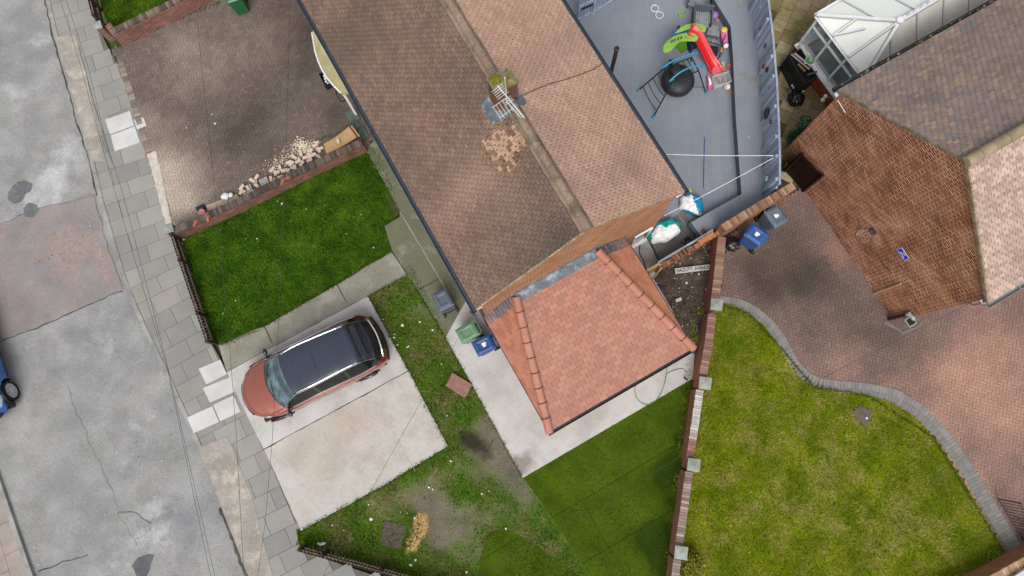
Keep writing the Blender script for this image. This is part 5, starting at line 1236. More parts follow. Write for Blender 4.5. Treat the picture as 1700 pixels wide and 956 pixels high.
def place(t, px, z, ang): p = at(px[0], px[1], z); t.location = (p.x, p.y, t.location.z); t.rotation_euler = (0, 0, R_(ang)); return t
place(bin_('grey wheelie bin alone on the mossy path under the gutter', col(96, 106, 122), sticker=None), (735, 497), 1.0, -152)
place(bin_('pale green wheelie bin between the house corner and a blue bin', col(112, 154, 116)), (776, 551), 1.0, -60+0)
place(bin_('blue wheelie bin against the red tiled extension', col(44, 84, 150), sticker=True), (803, 572), 1.0, -62)
place(bin_('bright blue wheelie bin in front of the side wall, beside the black bag', col(50, 100, 170), sticker=True), (1257, 388), 1.0, -128)
place(bin_('slate grey wheelie bin at the corner by the timber gate', col(108, 124, 140), sticker=True), (1290, 358), 1.0, 30)
place(bin_('dark green wheelie bin at the top edge of the paved drive', col(34, 116, 66)), (383, -13), 1.0, 20)
def bag(name, label, px, r, mat, seed, sz=.7, z=0., lump=.7, cat='bag', tie=True):
    p = at(px[0], px[1], z+.25); t = thing(name, label, cat, (p.x, p.y, z)); m = MB(); n = 40; k = 20; vs = []
    for i in range(k+1):
        th = math.pi*i/k
        for j in range(n):
            a = 2*math.pi*j/n; d = Vector((math.sin(th)*math.cos(a), math.sin(th)*math.sin(a), math.cos(th)))
            q = 1+lump*.25*noise.noise(d*2+Vector((seed, 0, 0)))+lump*.16*abs(noise.noise(d*6+Vector((seed, 3, 0))))+.06*math.sin(a*9+seed)*math.sin(th)
            vs.append((p.x+d.x*r*q, p.y+d.y*r*q, z+max(.005, r*sz+d.z*r*sz*q)))
    m.mesh(vs, [(i*n+j, (i+1)*n+j, (i+1)*n+(j+1) % n, i*n+(j+1) % n) for i in range(k) for j in range(n)]); m.build('sack', mat, t, smooth=True)
    if tie: m = MB(); m.lathe([(.02, 0), (.03, .03), (.06, .09), (.03, .1)], (p.x, p.y, z+r*sz*2-.02), 10); m.build('knot', mat, t)
    return t
M_bag = mk('bin_liner', (.01, .01, .011), rough=.25, var=.1, bump=.6, bscale=12, dist=.03, spec=.6)
bag('bin_bag', 'black bin bag between the boundary wall and the bright blue bin', (1217, 404), .23, M_bag, 1)
bag('bin_bag', 'black bin bag on the patio below the black storage box', (1323, 162), .26, M_bag, 4)

# ================================================================ cars
def catmull(P, sub):
    out = []
    for i in range(len(P)-1):
        p0, p1, p2, p3 = P[max(i-1, 0)], P[i], P[i+1], P[min(i+2, len(P)-1)]
        for s in range(sub):
            t = s/sub; out.append(tuple(.5*((2*b)+(-a+c)*t+(2*a-5*b+4*c-d)*t*t+(-a+3*b-3*c+d)*t**3) for a, b, c, d in zip(p0, p1, p2, p3)))
    out.append(tuple(P[-1])); return out
def interp(tab, x):
    if x <= tab[0][0]: return tab[0][1]
    for (a, b), (c, d) in zip(tab, tab[1:]):
        if x <= c: t = (x-a)/(c-a); t2 = t*t*(3-2*t); return b+(d-b)*(.5*t+.5*t2)
    return tab[-1][1]
def make_car(label, cat, cfg):
    t = thing('parked_car', label, cat)
    L = cfg['L']; X0, X1_ = -L/2, L/2; hw = cfg['hw']; s = L/4.6
    Z = [(x*s, z) for x, z in cfg['Z']]; WB = [(x*s, w*hw) for x, w in cfg['WB']]; WR = [(x*s, w*hw) for x, w in cfg['WR']]; ZS = [(x*s, z) for x, z in cfg['ZS']]
    cowl, head, rt, rb = [v*s for v in cfg['marks']]     # windscreen base, header, roof rear, rear glass bottom
    xs = sorted(set([round(X0+(X1_-X0)*i/110, 4) for i in range(111)]+[round(v, 4) for v in (cowl, head, rt, rb)]))
    sub = 5; rows = 8*sub+1; V = []; rowid = []
    bow = [(X0, -.22), (X0+.5, -.16), (rt, -.08), (0, 0), (head, .10), (cowl, .3), (X1_-.3, .34), (X1_, .42)]
    for x in xs:
        wB = interp(WB, x); wR = interp(WR, x); zc = interp(Z, x); zs = min(interp(ZS, x), zc-.02)
        low = .24+.14*max(0, (abs(x)-L/2+.35)/.35)
        glass = rb < x < cowl
        wW = wB-.07
        sec = [(wB*.93, low), (wB*.99, low+.12), (wB, .62 if zs > .66 else zs*.8), (wB-.015, zs-.09 if zs-.09 > .64 else zs*.93), (wW, zs), (wR+.02, max(zs, zc-.10)), (wR-.05, zc-.045), (wR*.55, zc-.008), (0, zc)]
        prof = catmull(sec, sub); b_ = interp(bow, x)
        V.append([(x-b_*(max(0, p[0])/hw)**2, max(0, p[0]), p[1]) for p in prof])
    parts = {}
    def add(k, quad): parts.setdefault(k, []).append(quad)
    wheels = [(L/2-.86*s, .33), (-L/2+.93*s, .33)]
    pil = cfg.get('pillars', (.12, -.95))
    for i in range(len(xs)-1):
        xm = (xs[i]+xs[i+1])/2
        for j in range(rows-1):
            q = [V[i][j], V[i+1][j], V[i+1][j+1], V[i][j+1]]; seg = j/sub
            mx = sum(p[0] for p in q)/4; my = sum(p[1] for p in q)/4; mz = sum(p[2] for p in q)/4
            if seg < 3.4 and any((mx-wx_)**2+(mz-.33)**2 < (.405)**2 for wx_, _ in wheels): k = None
            elif seg < 1.0: k = 'sill_trim' if abs(mx) < L/2-1.35*s else 'body'
            elif seg < 4: k = 'body'
            elif seg < 5:
                if rb < xm < cowl-.1*s:
                    tt = seg-4
                    if xm > head and tt > .62: k = 'cabin_frame'
                    elif xm > cowl-.3*s or xm < rb+.18*s: k = 'cabin_frame'
                    elif any(abs(mx-pp*s) < .035 for pp in pil): k = 'cabin_frame'
                    elif tt < .12 or tt > .9: k = 'cabin_frame'
                    else: k = 'front_side_window' if mx > pil[0]*s else ('rear_side_window' if mx > pil[1]*s else 'quarter_window')
                else: k = 'cabin_frame' if cfg['two_tone'] and xm < rb and xm > rb-.12 else 'body'
            else:
                if xm > cowl: k = 'bonnet' if xm < X1_-.28*s else 'body'
                elif xm > head: k = 'windscreen' if seg > 5.25 and xm < cowl-.05 else 'cabin_frame'
                elif xm > rt: k = 'roof' if seg > 5.6 else 'cabin_frame'
                elif xm > rb: k = 'rear_window' if seg > 5.5 and xm < rt-.09 and xm > rb+.05 else 'cabin_frame'
                else: k = 'cabin_frame' if cfg['two_tone'] and my < .72*hw and mz > .72 else 'body'
            if k: add(k, q)
    mats = cfg['mats']
    for k, qs in parts.items():
        for sides in ((1, -1),) if 'side' not in k and 'quarter' not in k else ((1,), (-1,)):
            idx = {}; vs = []; fs = []
            for q in qs:
                for sg in sides:
                    f = []
                    for p in (q if sg > 0 else q[::-1]):
                        key = (round(p[0], 4), round(p[1]*sg, 4)+0., round(p[2], 4))
                        if key not in idx: idx[key] = len(vs); vs.append(key)
                        if idx[key] not in f: f.append(idx[key])
                    if len(f) > 2: fs.append(tuple(f))
            m = MB(); m.mesh(vs, fs)
            o = m.build(k if not k.endswith('window') or k == 'rear_window' else k, mats[k], t, smooth=True)
            if k in ('windscreen', 'rear_window') or 'window' in k: pass
    # underside
    m = MB(); m.box(0, 0, .26, L-.5, hw*1.75, .1); m.build('floor_pan', M_black, t)
    for wx_, wr in wheels:
        for sg in (1, -1):
            y = sg*(interp(WB, wx_)-.1)
            m = MB(); m.lathe([(.24, -.01), (.245, -.1), (.31, -.105), (wr, -.08), (wr, .08), (.31, .105), (.245, .1), (.24, .01)], (wx_, y, wr), 28, axis='Y'); wh = m.build('wheel', mk('tyre', (.02, .02, .02), rough=.8, bump=.2), t, smooth=False)
            m = MB(); m.lathe([(.245, -.02), (.245, .09), (.225, .095), (.215, .06), (.05, .05)] if sg > 0 else [(.245, .02), (.245, -.09), (.225, -.095), (.215, -.06), (.05, -.05)], (wx_, y, wr), 24, axis='Y')
            for k in range(cfg['spokes']):
                a = 2*math.pi*k/cfg['spokes']; c_ = Vector((wx_+.125*math.cos(a), y+sg*.085, wr+.125*math.sin(a))); e = Vector((math.cos(a), 0, math.sin(a))); e2 = Vector((-math.sin(a), 0, math.cos(a)))
                m.obox(c_-e*.12-e2*.02-Vector((0, .012, 0)), e*.23, e2*.04, Vector((0, .024, 0)))
            m.lathe([(.05, .08), (.05, .1)] if sg > 0 else [(.05, -.1), (.05, -.08)], (wx_, y, wr), 14, axis='Y')
            m.build('rim', cfg['rim'], wh)
            m = MB(); n = 20; vs = []
            for rr, yo in ((.40, 0), (.40, -.28)):
                for j in range(n+1):
                    a = -.35+(math.pi+.7)*j/n; vs.append((wx_+rr*math.cos(a), sg*(interp(WB, wx_)-.012+yo), .33+rr*math.sin(a)))
            m.mesh(vs, [(j, j+1, n+2+j, n+1+j) for j in range(n)]+[(n+1+j, n+2+j, j+1, j) for j in range(n)]); m.build('arch_liner', M_black, t)
    def surf(x, yf):   # point on the shell
        i = min(range(len(xs)), key=lambda q: abs(xs[q]-x)); P = V[i]; y = yf
        j = min(range(5*sub-2, rows), key=lambda q: abs(P[q][1]-y)); return Vector(P[j])
    for sg in (1, -1):
        # mirror
        base = Vector((cowl-.32*s, sg*(hw-.06), 1.0)); m = MB()
        m.ball(base+Vector((0, sg*.13, .02)), .11, 12, sz=.62, lump=.0); m.v = [(base.x+(x-base.x)*.6, y, z) for x, y, z in m.v]; m.obox(base+Vector((-.02, -sg*.03, -.03)), Vector((.06, 0, 0)), Vector((0, sg*.1, 0)), Vector((0, 0, .035)))
        m.build('door_mirror', cfg['mirror'], t, smooth=True)
        if cfg.get('rails'):
            m = MB(); pts = []
            for k in range(15):
                x = rt+.12+(head-.12-rt-.12)*k/14; P = surf(x, interp(WR, x)-.03); pts.append((P.x, sg*(P.y), P.z+.035 if 0 < k < 14 else P.z))
            m.tube(pts, .013, 8); m.build('roof_rail', cfg['chrome'], t)
            m = MB(); pts = []
            for k in range(24):
                x = rb+.1+(cowl-.25-rb-.1)*k/23; i = min(range(len(xs)), key=lambda q: abs(xs[q]-x)); P = V[i][4*sub]; pts.append((P[0], sg*(P[1]+.004), P[2]+.004))
            m.tube(pts, .01, 6); m.build('chrome_strip', cfg['chrome'], t)
            m = MB(); pts = []
            for k in range(26):
                x = rb+.05+(cowl-.02-rb)*k/25; i = min(range(len(xs)), key=lambda q: abs(xs[q]-x)); P = V[i][5*sub+1]; pts.append((P[0], sg*(P[1]+.006), P[2]+.006))
            m.tube(pts, .008, 6); m.build('chrome_strip', cfg['chrome'], t)
        # head lamp, tail lamp
        m = MB(); xf = X1_-.38*s; pts = []
        i1 = [q for q in range(len(xs)) if X1_-.42*s < xs[q] < X1_-.1*s]
        vs = []; fs = []
        for a_, q in enumerate(i1):
            for j in range(int(3.3*sub), int(4.2*sub)): P = V[q][j]; nn = Vector((.4, .8, .4)).normalized()*.008; vs.append((P[0]+nn.x, sg*(P[1]+nn.y), P[2]+nn.z))
        w_ = int(4.2*sub)-int(3.3*sub)
        for a_ in range(len(i1)-1):
            for j in range(w_-1): f = (a_*w_+j, (a_+1)*w_+j, (a_+1)*w_+j+1, a_*w_+j+1); fs.append(f if sg > 0 else f[::-1])
        m.mesh(vs, fs); m.build('headlight', cfg['lamp'], t, smooth=True)
        m = MB(); vs = []; fs = []; i1 = [q for q in range(len(xs)) if X0+.02 < xs[q] < X0+.26*s]
        for a_, q in enumerate(i1):
            for j in range(int(3.2*sub), int(4.4*sub)): P = V[q][j]; nn = Vector((-.5, .7, .3)).normalized()*.008; vs.append((P[0]+nn.x, sg*(P[1]+nn.y), P[2]+nn.z))
        w_ = int(4.4*sub)-int(3.2*sub)
        for a_ in range(len(i1)-1):
            for j in range(w_-1): f = (a_*w_+j, (a_+1)*w_+j, (a_+1)*w_+j+1, a_*w_+j+1); fs.append(f if sg > 0 else f[::-1])
        m.mesh(vs, fs); m.build('tail_light', mk('tail_lamp', (.25, .01, .01), rough=.15, bump=0, var=0, coat=1), t, smooth=True)
        # door shut lines
        for xd in (cowl-.28*s, pil[0]*s-.02, pil[1]*s-.05):
            m = MB(); i = min(range(len(xs)), key=lambda q: abs(xs[q]-xd)); m.tube([(P[0], sg*(P[1]+.001), P[2]) for P in V[i][sub:4*sub+1]], .005, 4); m.build('shut_line', M_black, t)
        m = MB()
        for xd in (pil[0]*s+.14, pil[1]*s+.1):
            i = min(range(len(xs)), key=lambda q: abs(xs[q]-xd)); P = V[i][3*sub]; m.obox(Vector((P[0]-.09, sg*(P[1]+.01)-.012, P[2]-.01)), Vector((.18, 0, 0)), Vector((0, .024, 0)), Vector((0, 0, .022)))
        m.build('door_handle', mats['body'], t)
        m = MB(); w0 = surf(cowl-.02, .12 if sg > 0 else .5); 
        a = surf(cowl-.06, .45 if sg > 0 else .02); b = surf(cowl-.3, .05 if sg > 0 else .0)
    m = MB(); yb = .55
    for (ya, yb_) in ((.45, -.12), (-.05, -.58)):
        pa = surf(cowl-.02, abs(ya)); pb = surf(cowl-.2*s, abs(yb_)); m.tube([(pa.x-.0, ya, pa.z+.03), ((pa.x+pb.x)/2, (ya+yb_)/2, (pa.z+pb.z)/2+.05), (pb.x, yb_, pb.z+.035)], .009, 5)
    m.build('wiper', M_black, t)
    m = MB()
    for zz in (.42, .5, .58): m.tube([(X1_-.01-.42*(y/hw)**2, y, zz) for y in [-.5+.1*k for k in range(11)]], .03, 6)
    m.build('grille', M_black, t)
    m = MB(); m.box(X1_+.015, 0, .5, .012, .4, .1); m.build('number_plate', M_white, t)
    m = MB(); m.tube([(X0+.03+.22*(y/hw)**2, y, .42) for y in [-.72+.12*k for k in range(13)]], .07, 8); m.build('rear_bumper_trim', M_black, t)
    if cfg.get('rails'):
        m = MB(); pts = []
        for k in range(21):
            y = -.62*hw/.93+1.24*hw/.93*k/20; i = min(range(len(xs)), key=lambda q: abs(xs[q]-(X0+.09))); P = V[i]; j = min(range(3*sub, rows), key=lambda q: abs(P[q][1]-abs(y))); pts.append((P[j][0]-.01, y, P[j][2]+.012))
        m.tube(pts, .03, 6); m.build('bumper_strip', cfg['chrome'], t)
        m = MB(); m.obox(Vector((rt-.02, -.5, interp(Z, rt)-.03)), Vector((-.18, 0, -.04)), Vector((0, 1., 0)), Vector((0, 0, .035))); m.build('spoiler', mats['cabin_frame'], t, bevel=.01)
        for xx in (.25, -.35):
            m = MB(); m.tube([(interp([(0, xx*s-.02), (.5, xx*s)], abs(y_)), y_, surf(xx*s, abs(y_)).z+.001) for y_ in [-.5+k*.1 for k in range(11)]], .004, 4); m.build('roof_seam', M_black, t)
        m = MB(); pts = [surf(rt+.05, abs(y_)) for y_ in [-.55+k*.11 for k in range(11)]]; m.tube([(p.x, -.55+k*.11, p.z+.001) for k, p in enumerate(pts)], .006, 4); m.build('roof_seam', M_black, t)
    return t
M_copper = mk('copper_paint', col(152, 80, 62, .8), rough=.32, metal=.35, var=.02, bump=0, coat=1.)
M_gloss = mk('gloss_black', (.008, .009, .011), rough=.15, var=0, bump=0, coat=.6)
M_roofg = mk('tinted_roof_glass', (.028, .034, .05), rough=.1, var=0, bump=0, coat=.35, spec=.3)
M_wind = mk('windscreen_glass', (.035, .065, .075), (.10, .16, .18), 2.2, rough=.06, var=.4, fine=4, bump=0, coat=.6)
M_sidegl = mk('side_glass', (.008, .009, .01), rough=.04, var=0, bump=0, spec=.25)
M_chrome = mk('chrome', (.8, .81, .83), rough=.15, metal=1, var=0, bump=0)
M_lamp = mk('lamp_lens', (.35, .36, .38), rough=.08, var=.2, bump=0, coat=1.)
suv = dict(L=4.55, hw=.93, two_tone=True, rails=True, spokes=5, marks=(1.34, .62, -1.62, -2.06), pillars=(-.05, -1.02),
    Z=[(-2.3, .62), (-2.26, .86), (-2.15, 1.04), (-1.98, 1.16), (-1.75, 1.42), (-1.5, 1.57), (-.9, 1.63), (0, 1.64), (.62, 1.55), (.95, 1.32), (1.34, 1.07), (1.7, 1.0), (2.05, .9), (2.2, .8), (2.3, .6)],
    WB=[(-2.3, .78), (-2.2, .88), (-2., .95), (-1.4, 1.), (0, .99), (1.2, 1.), (1.7, .97), (2., .88), (2.2, .74), (2.3, .6)],
    WR=[(-2.3, .62), (-2.0, .66), (-1.7, .64), (-1.5, .66), (0, .71), (.62, .68), (1.0, .76), (1.34, .84), (1.8, .8), (2.2, .62), (2.3, .5)],
    ZS=[(-2.3, .58), (-2.15, .92), (-1.9, 1.0), (0, 1.0), (1.2, .95), (1.8, .9), (2.1, .78), (2.3, .56)],
    mats=dict(body=M_copper, bonnet=M_copper, sill_trim=M_black, cabin_frame=M_gloss, windscreen=M_wind, roof=M_roofg, rear_window=M_roofg, front_side_window=M_sidegl, rear_side_window=M_sidegl, quarter_window=M_sidegl),
    rim=mk('suv_rim', (.12, .12, .13), rough=.3, metal=.8, var=0, bump=0), mirror=M_gloss, chrome=M_chrome, lamp=M_lamp)
car = make_car('copper family car with a black glass roof on the pale concrete drive', 'car', suv)
pa, pb = at(397, 644, .6), at(643, 580, .75); ctr = (at(397, 644, .55)+at(643, 578, .8))/2
fa = at(440, 578, 1.55)   # roof rail points give the heading
ra, rb_ = at(481, 582, 1.6), at(581, 538, 1.6); r3, r4 = at(503, 637, 1.6), at(602, 586, 1.6)
h1 = ((ra-rb_).normalized()+(r3-r4).normalized()).normalized(); print('car heading', math.degrees(math.atan2(h1.y, h1.x)), 'rail gap', ((ra+rb_)/2-(r3+r4)/2).length)
car.rotation_euler = (0, 0, math.atan2(h1.y, h1.x)); car.location = (ctr.x, ctr.y, .036)
M_bluep = mk('blue_car_paint', (.01, .12, .42), rough=.3, metal=.3, var=.02, bump=0, coat=1.)
hatch = dict(L=4.0, hw=.87, two_tone=False, rails=False, spokes=9, marks=(1.28, .5, -1.75, -2.1), pillars=(-.05, -1.05),
    Z=[(-2.3, .6), (-2.2, .95), (-2.1, 1.08), (-1.9, 1.3), (-1.75, 1.4), (-.9, 1.48), (0, 1.5), (.5, 1.42), (.9, 1.2), (1.28, 1.0), (1.7, .92), (2.05, .8), (2.2, .7), (2.3, .52)],
    WB=suv['WB'], WR=suv['WR'], ZS=[(-2.3, .55), (-2.15, .85), (-1.9, .92), (0, .92), (1.2, .88), (1.8, .8), (2.1, .68), (2.3, .5)],
    mats=dict(body=M_bluep, bonnet=M_bluep, sill_trim=M_black, cabin_frame=M_bluep, windscreen=M_wind, roof=M_bluep, rear_window=M_sidegl, front_side_window=M_sidegl, rear_side_window=M_sidegl, quarter_window=M_sidegl),
    rim=mk('silver_rim', (.62, .63, .66), rough=.35, metal=.6, var=.05, bump=0), mirror=M_bluep, chrome=M_chrome, lamp=M_lamp)
car2 = make_car('bright blue hatchback cut off by the left edge of the photo', 'car', hatch)
hd = (at(13, 628, .75)-at(0, 572, .75)); hd.z = 0; hd = Matrix.Rotation(R_(4), 3, 'Z') @ hd; hd.normalize(); wh = at(18, 649, .2); lat = Vector((hd.y, -hd.x, 0))   # points to the car's right? (hd rotated -90)
left = Vector((-hd.y, hd.x, 0))
xw = 4.0/2-.86*4/4.6; c2 = Vector((wh.x, wh.y, 0))-hd*xw-left*.80*(1 if left.x > 0 else -1)
car2.rotation_euler = (0, 0, math.atan2(hd.y, hd.x)); car2.location = (c2.x, c2.y, ZR)

# ================================================================ overhead cables
def cable(label, px, zs, r=.0045):
    P = [at(u, v, z) for (u, v), z in zip(px, zs)]
    a, b = P[0], P[-1]; Q = []
    for (p, q) in zip(P, P[1:]):
        for k in range(8): Q.append(p+(q-p)*k/8)
    Q.append(b); m = MB(); m.tube(Q, r, 5); return tag(m.build('overhead_cable', M_wire), label, 'cable')
cable('thin overhead cable running above the kerb, the one nearer the road', [(70, -120), (100, 0), (134, 110), (167, 234), (191, 318), (232, 460), (278, 611), (314, 786), (349, 954), (368, 1060)], [5]*10)
cable('thin overhead cable above the pavement slabs, beside its twin over the kerb', [(80, -120), (110, 0), (146, 110), (176, 234), (203, 318), (240, 460), (279, 611), (318, 786), (356, 954), (376, 1060)], [5]*10)
cable('long overhead cable crossing the paved drive, square lawn and car bonnet side of the pavement', [(322, -80), (330, 63), (355, 300), (380, 560), (392, 718), (405, 956), (411, 1060)], [5]*7)
cable('overhead cable passing over the bonnet of the copper car and both concrete drives', [(484, -100), (475, 250), (463, 520), (452, 730), (440, 870), (428, 956), (416, 1060)], [5]*7)
cable('overhead cable from the front corner of the middle roof across the concrete drive', [(790, 512), (702, 661), (663, 730), (628, 794), (590, 860), (520, 985)], [4.3, 4.4, 4.5, 4.6, 4.7, 4.9])
cable('overhead cable from the neighbouring gable corner across the red drive and lawns', [(1640, 503), (1633, 491), (1600, 508), (1364, 628), (1152, 745), (1000, 835), (860, 916), (700, 1010)], [4.3, 4.4, 4.4, 4.5, 4.6, 4.7, 4.8, 4.9])
m = MB(); pp_ = [npt(p)-VB*.03 for p in ((1608, 501), (1618, 505), (1628, 503), (1636, 497))]; m.tube(pp_, .012, 5); tag(m.build('looped_cable', M_wire), 'dark cable looped at the lower corner of the orange gable', 'cable')
# washing lines
cl1 = thing('washing_line', 'straight white washing line from the fence across the deck to the house', 'washing line', tuple(at(1283, 259, 1.8)))
m = MB(); a, b = at(1285, 258, 1.75), at(1106, 256, 2.1); m.tube([a+(b-a)*k/12-UZ*.06*math.sin(math.pi*k/12) for k in range(13)], .009, 5); m.build('line', M_wirew, cl1)
for k in (4, 8): m = MB(); c = a+(b-a)*k/12; m.box(c.x, c.y, c.z-.04, .012, .012, .07); m.build('peg', M_wirew, cl1)
cl2 = thing('washing_line', 'slanting white washing line over the two part-filled sacks beside the bench', 'washing line', tuple(at(1284, 262, 1.8)))
m = MB(); a, b = at(1284, 262, 1.75), at(1103, 358, 1.9); m.tube([a+(b-a)*k/12-UZ*.1*math.sin(math.pi*k/12) for k in range(13)], .009, 5); m.build('line', M_wirew, cl2)
for k in (3, 6, 7): m = MB(); c = a+(b-a)*k/12; m.box(c.x, c.y, c.z-.12, .014, .014, .07); m.build('peg', M_wirew, cl2)
m = MB(); c = at(1285, 259, 1.76); m.tube([c, c-Vector((.1, 0, 0)), c-Vector((.1, 0, .06))], .012, 6); tag(m.build('line_hook', M_teal), 'small pale hook on the fence that holds both washing lines', 'hook')

# ================================================================ loose bricks and rubble along the wall
M_pbrick = mk('mortared_pale_brick', col(244, 226, 208), col(214, 184, 164), 5, rough=.95, var=.2, fine=30, bump=.6, bscale=25)
m = MB(); m.obox(Vector((-.11, -.05, 0)), Vector((.22, 0, 0)), Vector((0, .1, 0)), Vector((0, 0, .07))); proto = m.build('loose_brick', M_pbrick, None, bevel=.006)
tag(proto, 'pale mortar-stained brick heaped along the low wall of the paved drive', 'brick', 'loose bricks heaped along the wall')
spots = []
a_, b_ = (402, 322), (535, 250)
for i in range(46):
    t = (i % 23)/22.; row = i//23; u = a_[0]+(b_[0]-a_[0])*t+rnd.uniform(-3, 3)-row*3; v = a_[1]+(b_[1]-a_[1])*t+rnd.uniform(-3, 3)-row*8+(6 if i % 2 else -1)
    if 428 < u < 448: continue
    spots.append((u, v, .03+.07*(rnd.random() > .5), rnd.choice((26, 118, 30, 60, 100, -40))+rnd.uniform(-12, 12)))
for i, (u, v, z, an) in enumerate(spots):
    o = proto if i == 0 else proto.copy()
    if i: C.objects.link(o)
    p = at(u, v, z); o.location = p; o.rotation_euler = (R_(rnd.uniform(-8, 8)), R_(rnd.uniform(-6, 6)), R_(an)); o.scale = (rnd.uniform(.85, 1.), 1, 1)
m = MB()
for k in range(520):
    t = rnd.random(); u = 440+(505-440)*t+rnd.gauss(0, 9)+10; v = 278-(278-238)*t+rnd.gauss(0, 6); p = at(u, v, .02); r = rnd.uniform(.008, .03)
    m.obox(p, Vector((r, rnd.uniform(-.01, .01), 0)), Vector((0, r, .005)), Vector((0, 0, r*.8)), vary(rnd.choice([col(226, 214, 186), col(206, 190, 164), col(236, 226, 204), col(190, 150, 124)]), .1))
for k in range(260):
    t = rnd.random(); u = 497+rnd.gauss(0, 9)+t*12; v = 246-t*6+rnd.gauss(0, 6); hh = max(0, .14-((u-505)**2+(v-240)**2)*.0006); p = at(u, v, hh); r = rnd.uniform(.015, .045)
    m.obox(p, Vector((r, rnd.uniform(-.02, .02), 0)), Vector((rnd.uniform(-.02, .02), r, .005)), Vector((0, 0, r*.8)), vary(rnd.choice([col(226, 214, 186), col(216, 200, 170), col(236, 226, 204)]), .1))
rb = m.build('rubble', M_coping); rb['kind'] = 'stuff'
c = at(438, 301, .2); m = MB(); m.box(c.x, c.y, c.z-.03, .3, .26, .05, R_(28)); tag(m.build('stone_slab', M_cap, None, bevel=.008), 'small grey square slab lying on the heap of pale bricks', 'slab')
bd = thing('tan_board', 'tan board with an upturned edge leaning on the wall near the gutter', 'board', tuple(at(563, 233, .4)))
q = [at(537, 239, .35), at(577, 212, .45), at(590, 229, .5), at(542, 256, .4)]
m = MB()
def curved(m, q, n=8, sag=.05, th=.03):
    top = []
    for i in range(n+1):
        for j in (0, 1):
            s_ = i/n; p = (q[0]*(1-s_)+q[1]*s_) if j == 0 else (q[3]*(1-s_)+q[2]*s_); top.append(p-UZ*sag*math.sin(math.pi*s_))
    fs = [(2*i, 2*i+1, 2*i+3, 2*i+2) for i in range(n)]; m.mesh(top, fs); m.mesh([p-UZ*th for p in top], [f[::-1] for f in fs])
    for i in range(n):
        m.mesh([top[2*i], top[2*i+2], top[2*i+2]-UZ*th, top[2*i]-UZ*th], [(0, 1, 2, 3)]); m.mesh([top[2*i+1], top[2*i+3], top[2*i+3]-UZ*th, top[2*i+1]-UZ*th], [(3, 2, 1, 0)])
curved(m, q); m.build('panel', M_board, bd)
m = MB(); dd = (q[2]-q[1]); m.obox(q[1]-UZ*.02, dd, Vector((.05, .03, 0)), UZ*.06); m.obox(q[1]+Vector((.09, .05, -.04)), dd, Vector((.05, .03, 0)), UZ*.04); m.build('end_batten', M_board, bd)
for i, (px, an, lab) in enumerate((((562, 235), -70, 'single tan brick lying on top of the tan board'), ((527, 237), 10, 'pale brick end touching the left end of the tan board'))):
    o = proto.copy(); C.objects.link(o); o.location = at(px[0], px[1], .45 if i == 0 else .12); o.rotation_euler = (0, 0, R_(an)); del o['group']; tag(o, lab, 'brick'); o.scale = (.7, .8, 1)
for (q4, lab) in (([(573, 186), (586, 179), (598, 196), (583, 206)], 'grey-green slab under the gutter, nearest the black hoop'), ([(581, 206), (592, 200), (600, 209), (590, 219)], 'grey-green slab under the gutter touching the tan board end'), ([(592, 213), (603, 206), (612, 226), (600, 232)], 'grey-green slab under the gutter, nearest the wall end')):
    P = [(at(u, v, .1).x, at(u, v, .1).y) for u, v in q4]; m = MB(); m.prism(P, .02, .08); tag(m.build('paving_slab', mk('green_grey_slab', col(104, 118, 112), col(84, 96, 90), 4, var=.2), None, bevel=.006), lab, 'slab')
bx = thing('recycling_box', 'small dark open box with pale contents beneath the cream canopy', 'box', tuple(at(540, 132, .02)))
c = at(540, 130, .3); m = MB(); R2 = Matrix.Rotation(R_(-62), 3, 'Z')
for (x, y, sx, sy) in ((0, .12, .5, .02), (0, -.12, .5, .02), (.24, 0, .02, .26), (-.24, 0, .02, .26)): v = R2 @ Vector((x, y, 0)); m.box(c.x+v.x, c.y+v.y, .17, sx, sy, .3, R_(-62))
m.box(c.x, c.y, .03, .48, .24, .02, R_(-62)); m.build('box', M_black, bx)
for k in range(4): v = R2 @ Vector((-.15+.1*k, rnd.uniform(-.04, .04), 0)); m = MB(); m.ball((c.x+v.x, c.y+v.y, .2), .05, 10, sz=.8); m.build('contents', M_white, bx)
m = MB(); P = [at(u, v, .25) for u, v in ((557, 146), (559, 158), (566, 169), (572, 168), (574, 158))]; m.tube(P, .018, 6); hl = tag(m.build('pushchair_hoop', M_blackmetal), 'dark curved hoop poking out from under the gutter by the canopy', 'hoop')
hb = thing('hoop_handle', 'black wire handle beside the tan board and rubble heap', 'handle', tuple(at(540, 228, .1))); m = MB(); P = [at(u, v, .2) for u, v in ((533, 234), (535, 228), (542, 225), (548, 226))]; m.tube(P, .012, 6); m.build('wire', M_black, hb)
# planks and oddments at the left end of the wall
m = MB(); P = [(at(u, v, .1).x, at(u, v, .1).y) for u, v in ((342, 341), (393, 322), (399, 330), (346, 350))]; m.prism(P, .05, .11); tag(m.build('plank', mk('pinkish_board', col(196, 176, 156), col(176, 156, 138), 3, var=.15)), 'pale flat plank lying by the left end of the low wall', 'plank')
m = MB(); c = at(374, 326, .15); 
m.ball(c, .13, 14, sz=.35, lump=.6, seed=2); m.ball(c+Vector((.17, .05, 0)), .08, 12, sz=.35, lump=.6, seed=5); tag(m.build('plastic_bag', M_white, smooth=True), 'crumpled white plastic bag on the pale plank', 'bag')
bk = thing('bucket', 'round pink-lidded tub with a dark box beside the low wall end', 'tub', tuple(at(334, 351, .02))); c = at(335, 352, .2); m = MB(); m.lathe([(.09, -.16), (.11, .0), (.118, .01), (.1, .03)], c, 16); m.build('tub', mk('pink_plastic', col(226, 140, 134), rough=.5), bk)
m = MB(); c = at(333, 345, .1); m.box(c.x, c.y, .08, .26, .14, .14, R_(25)); m.build('dark_box', M_navy, bk)

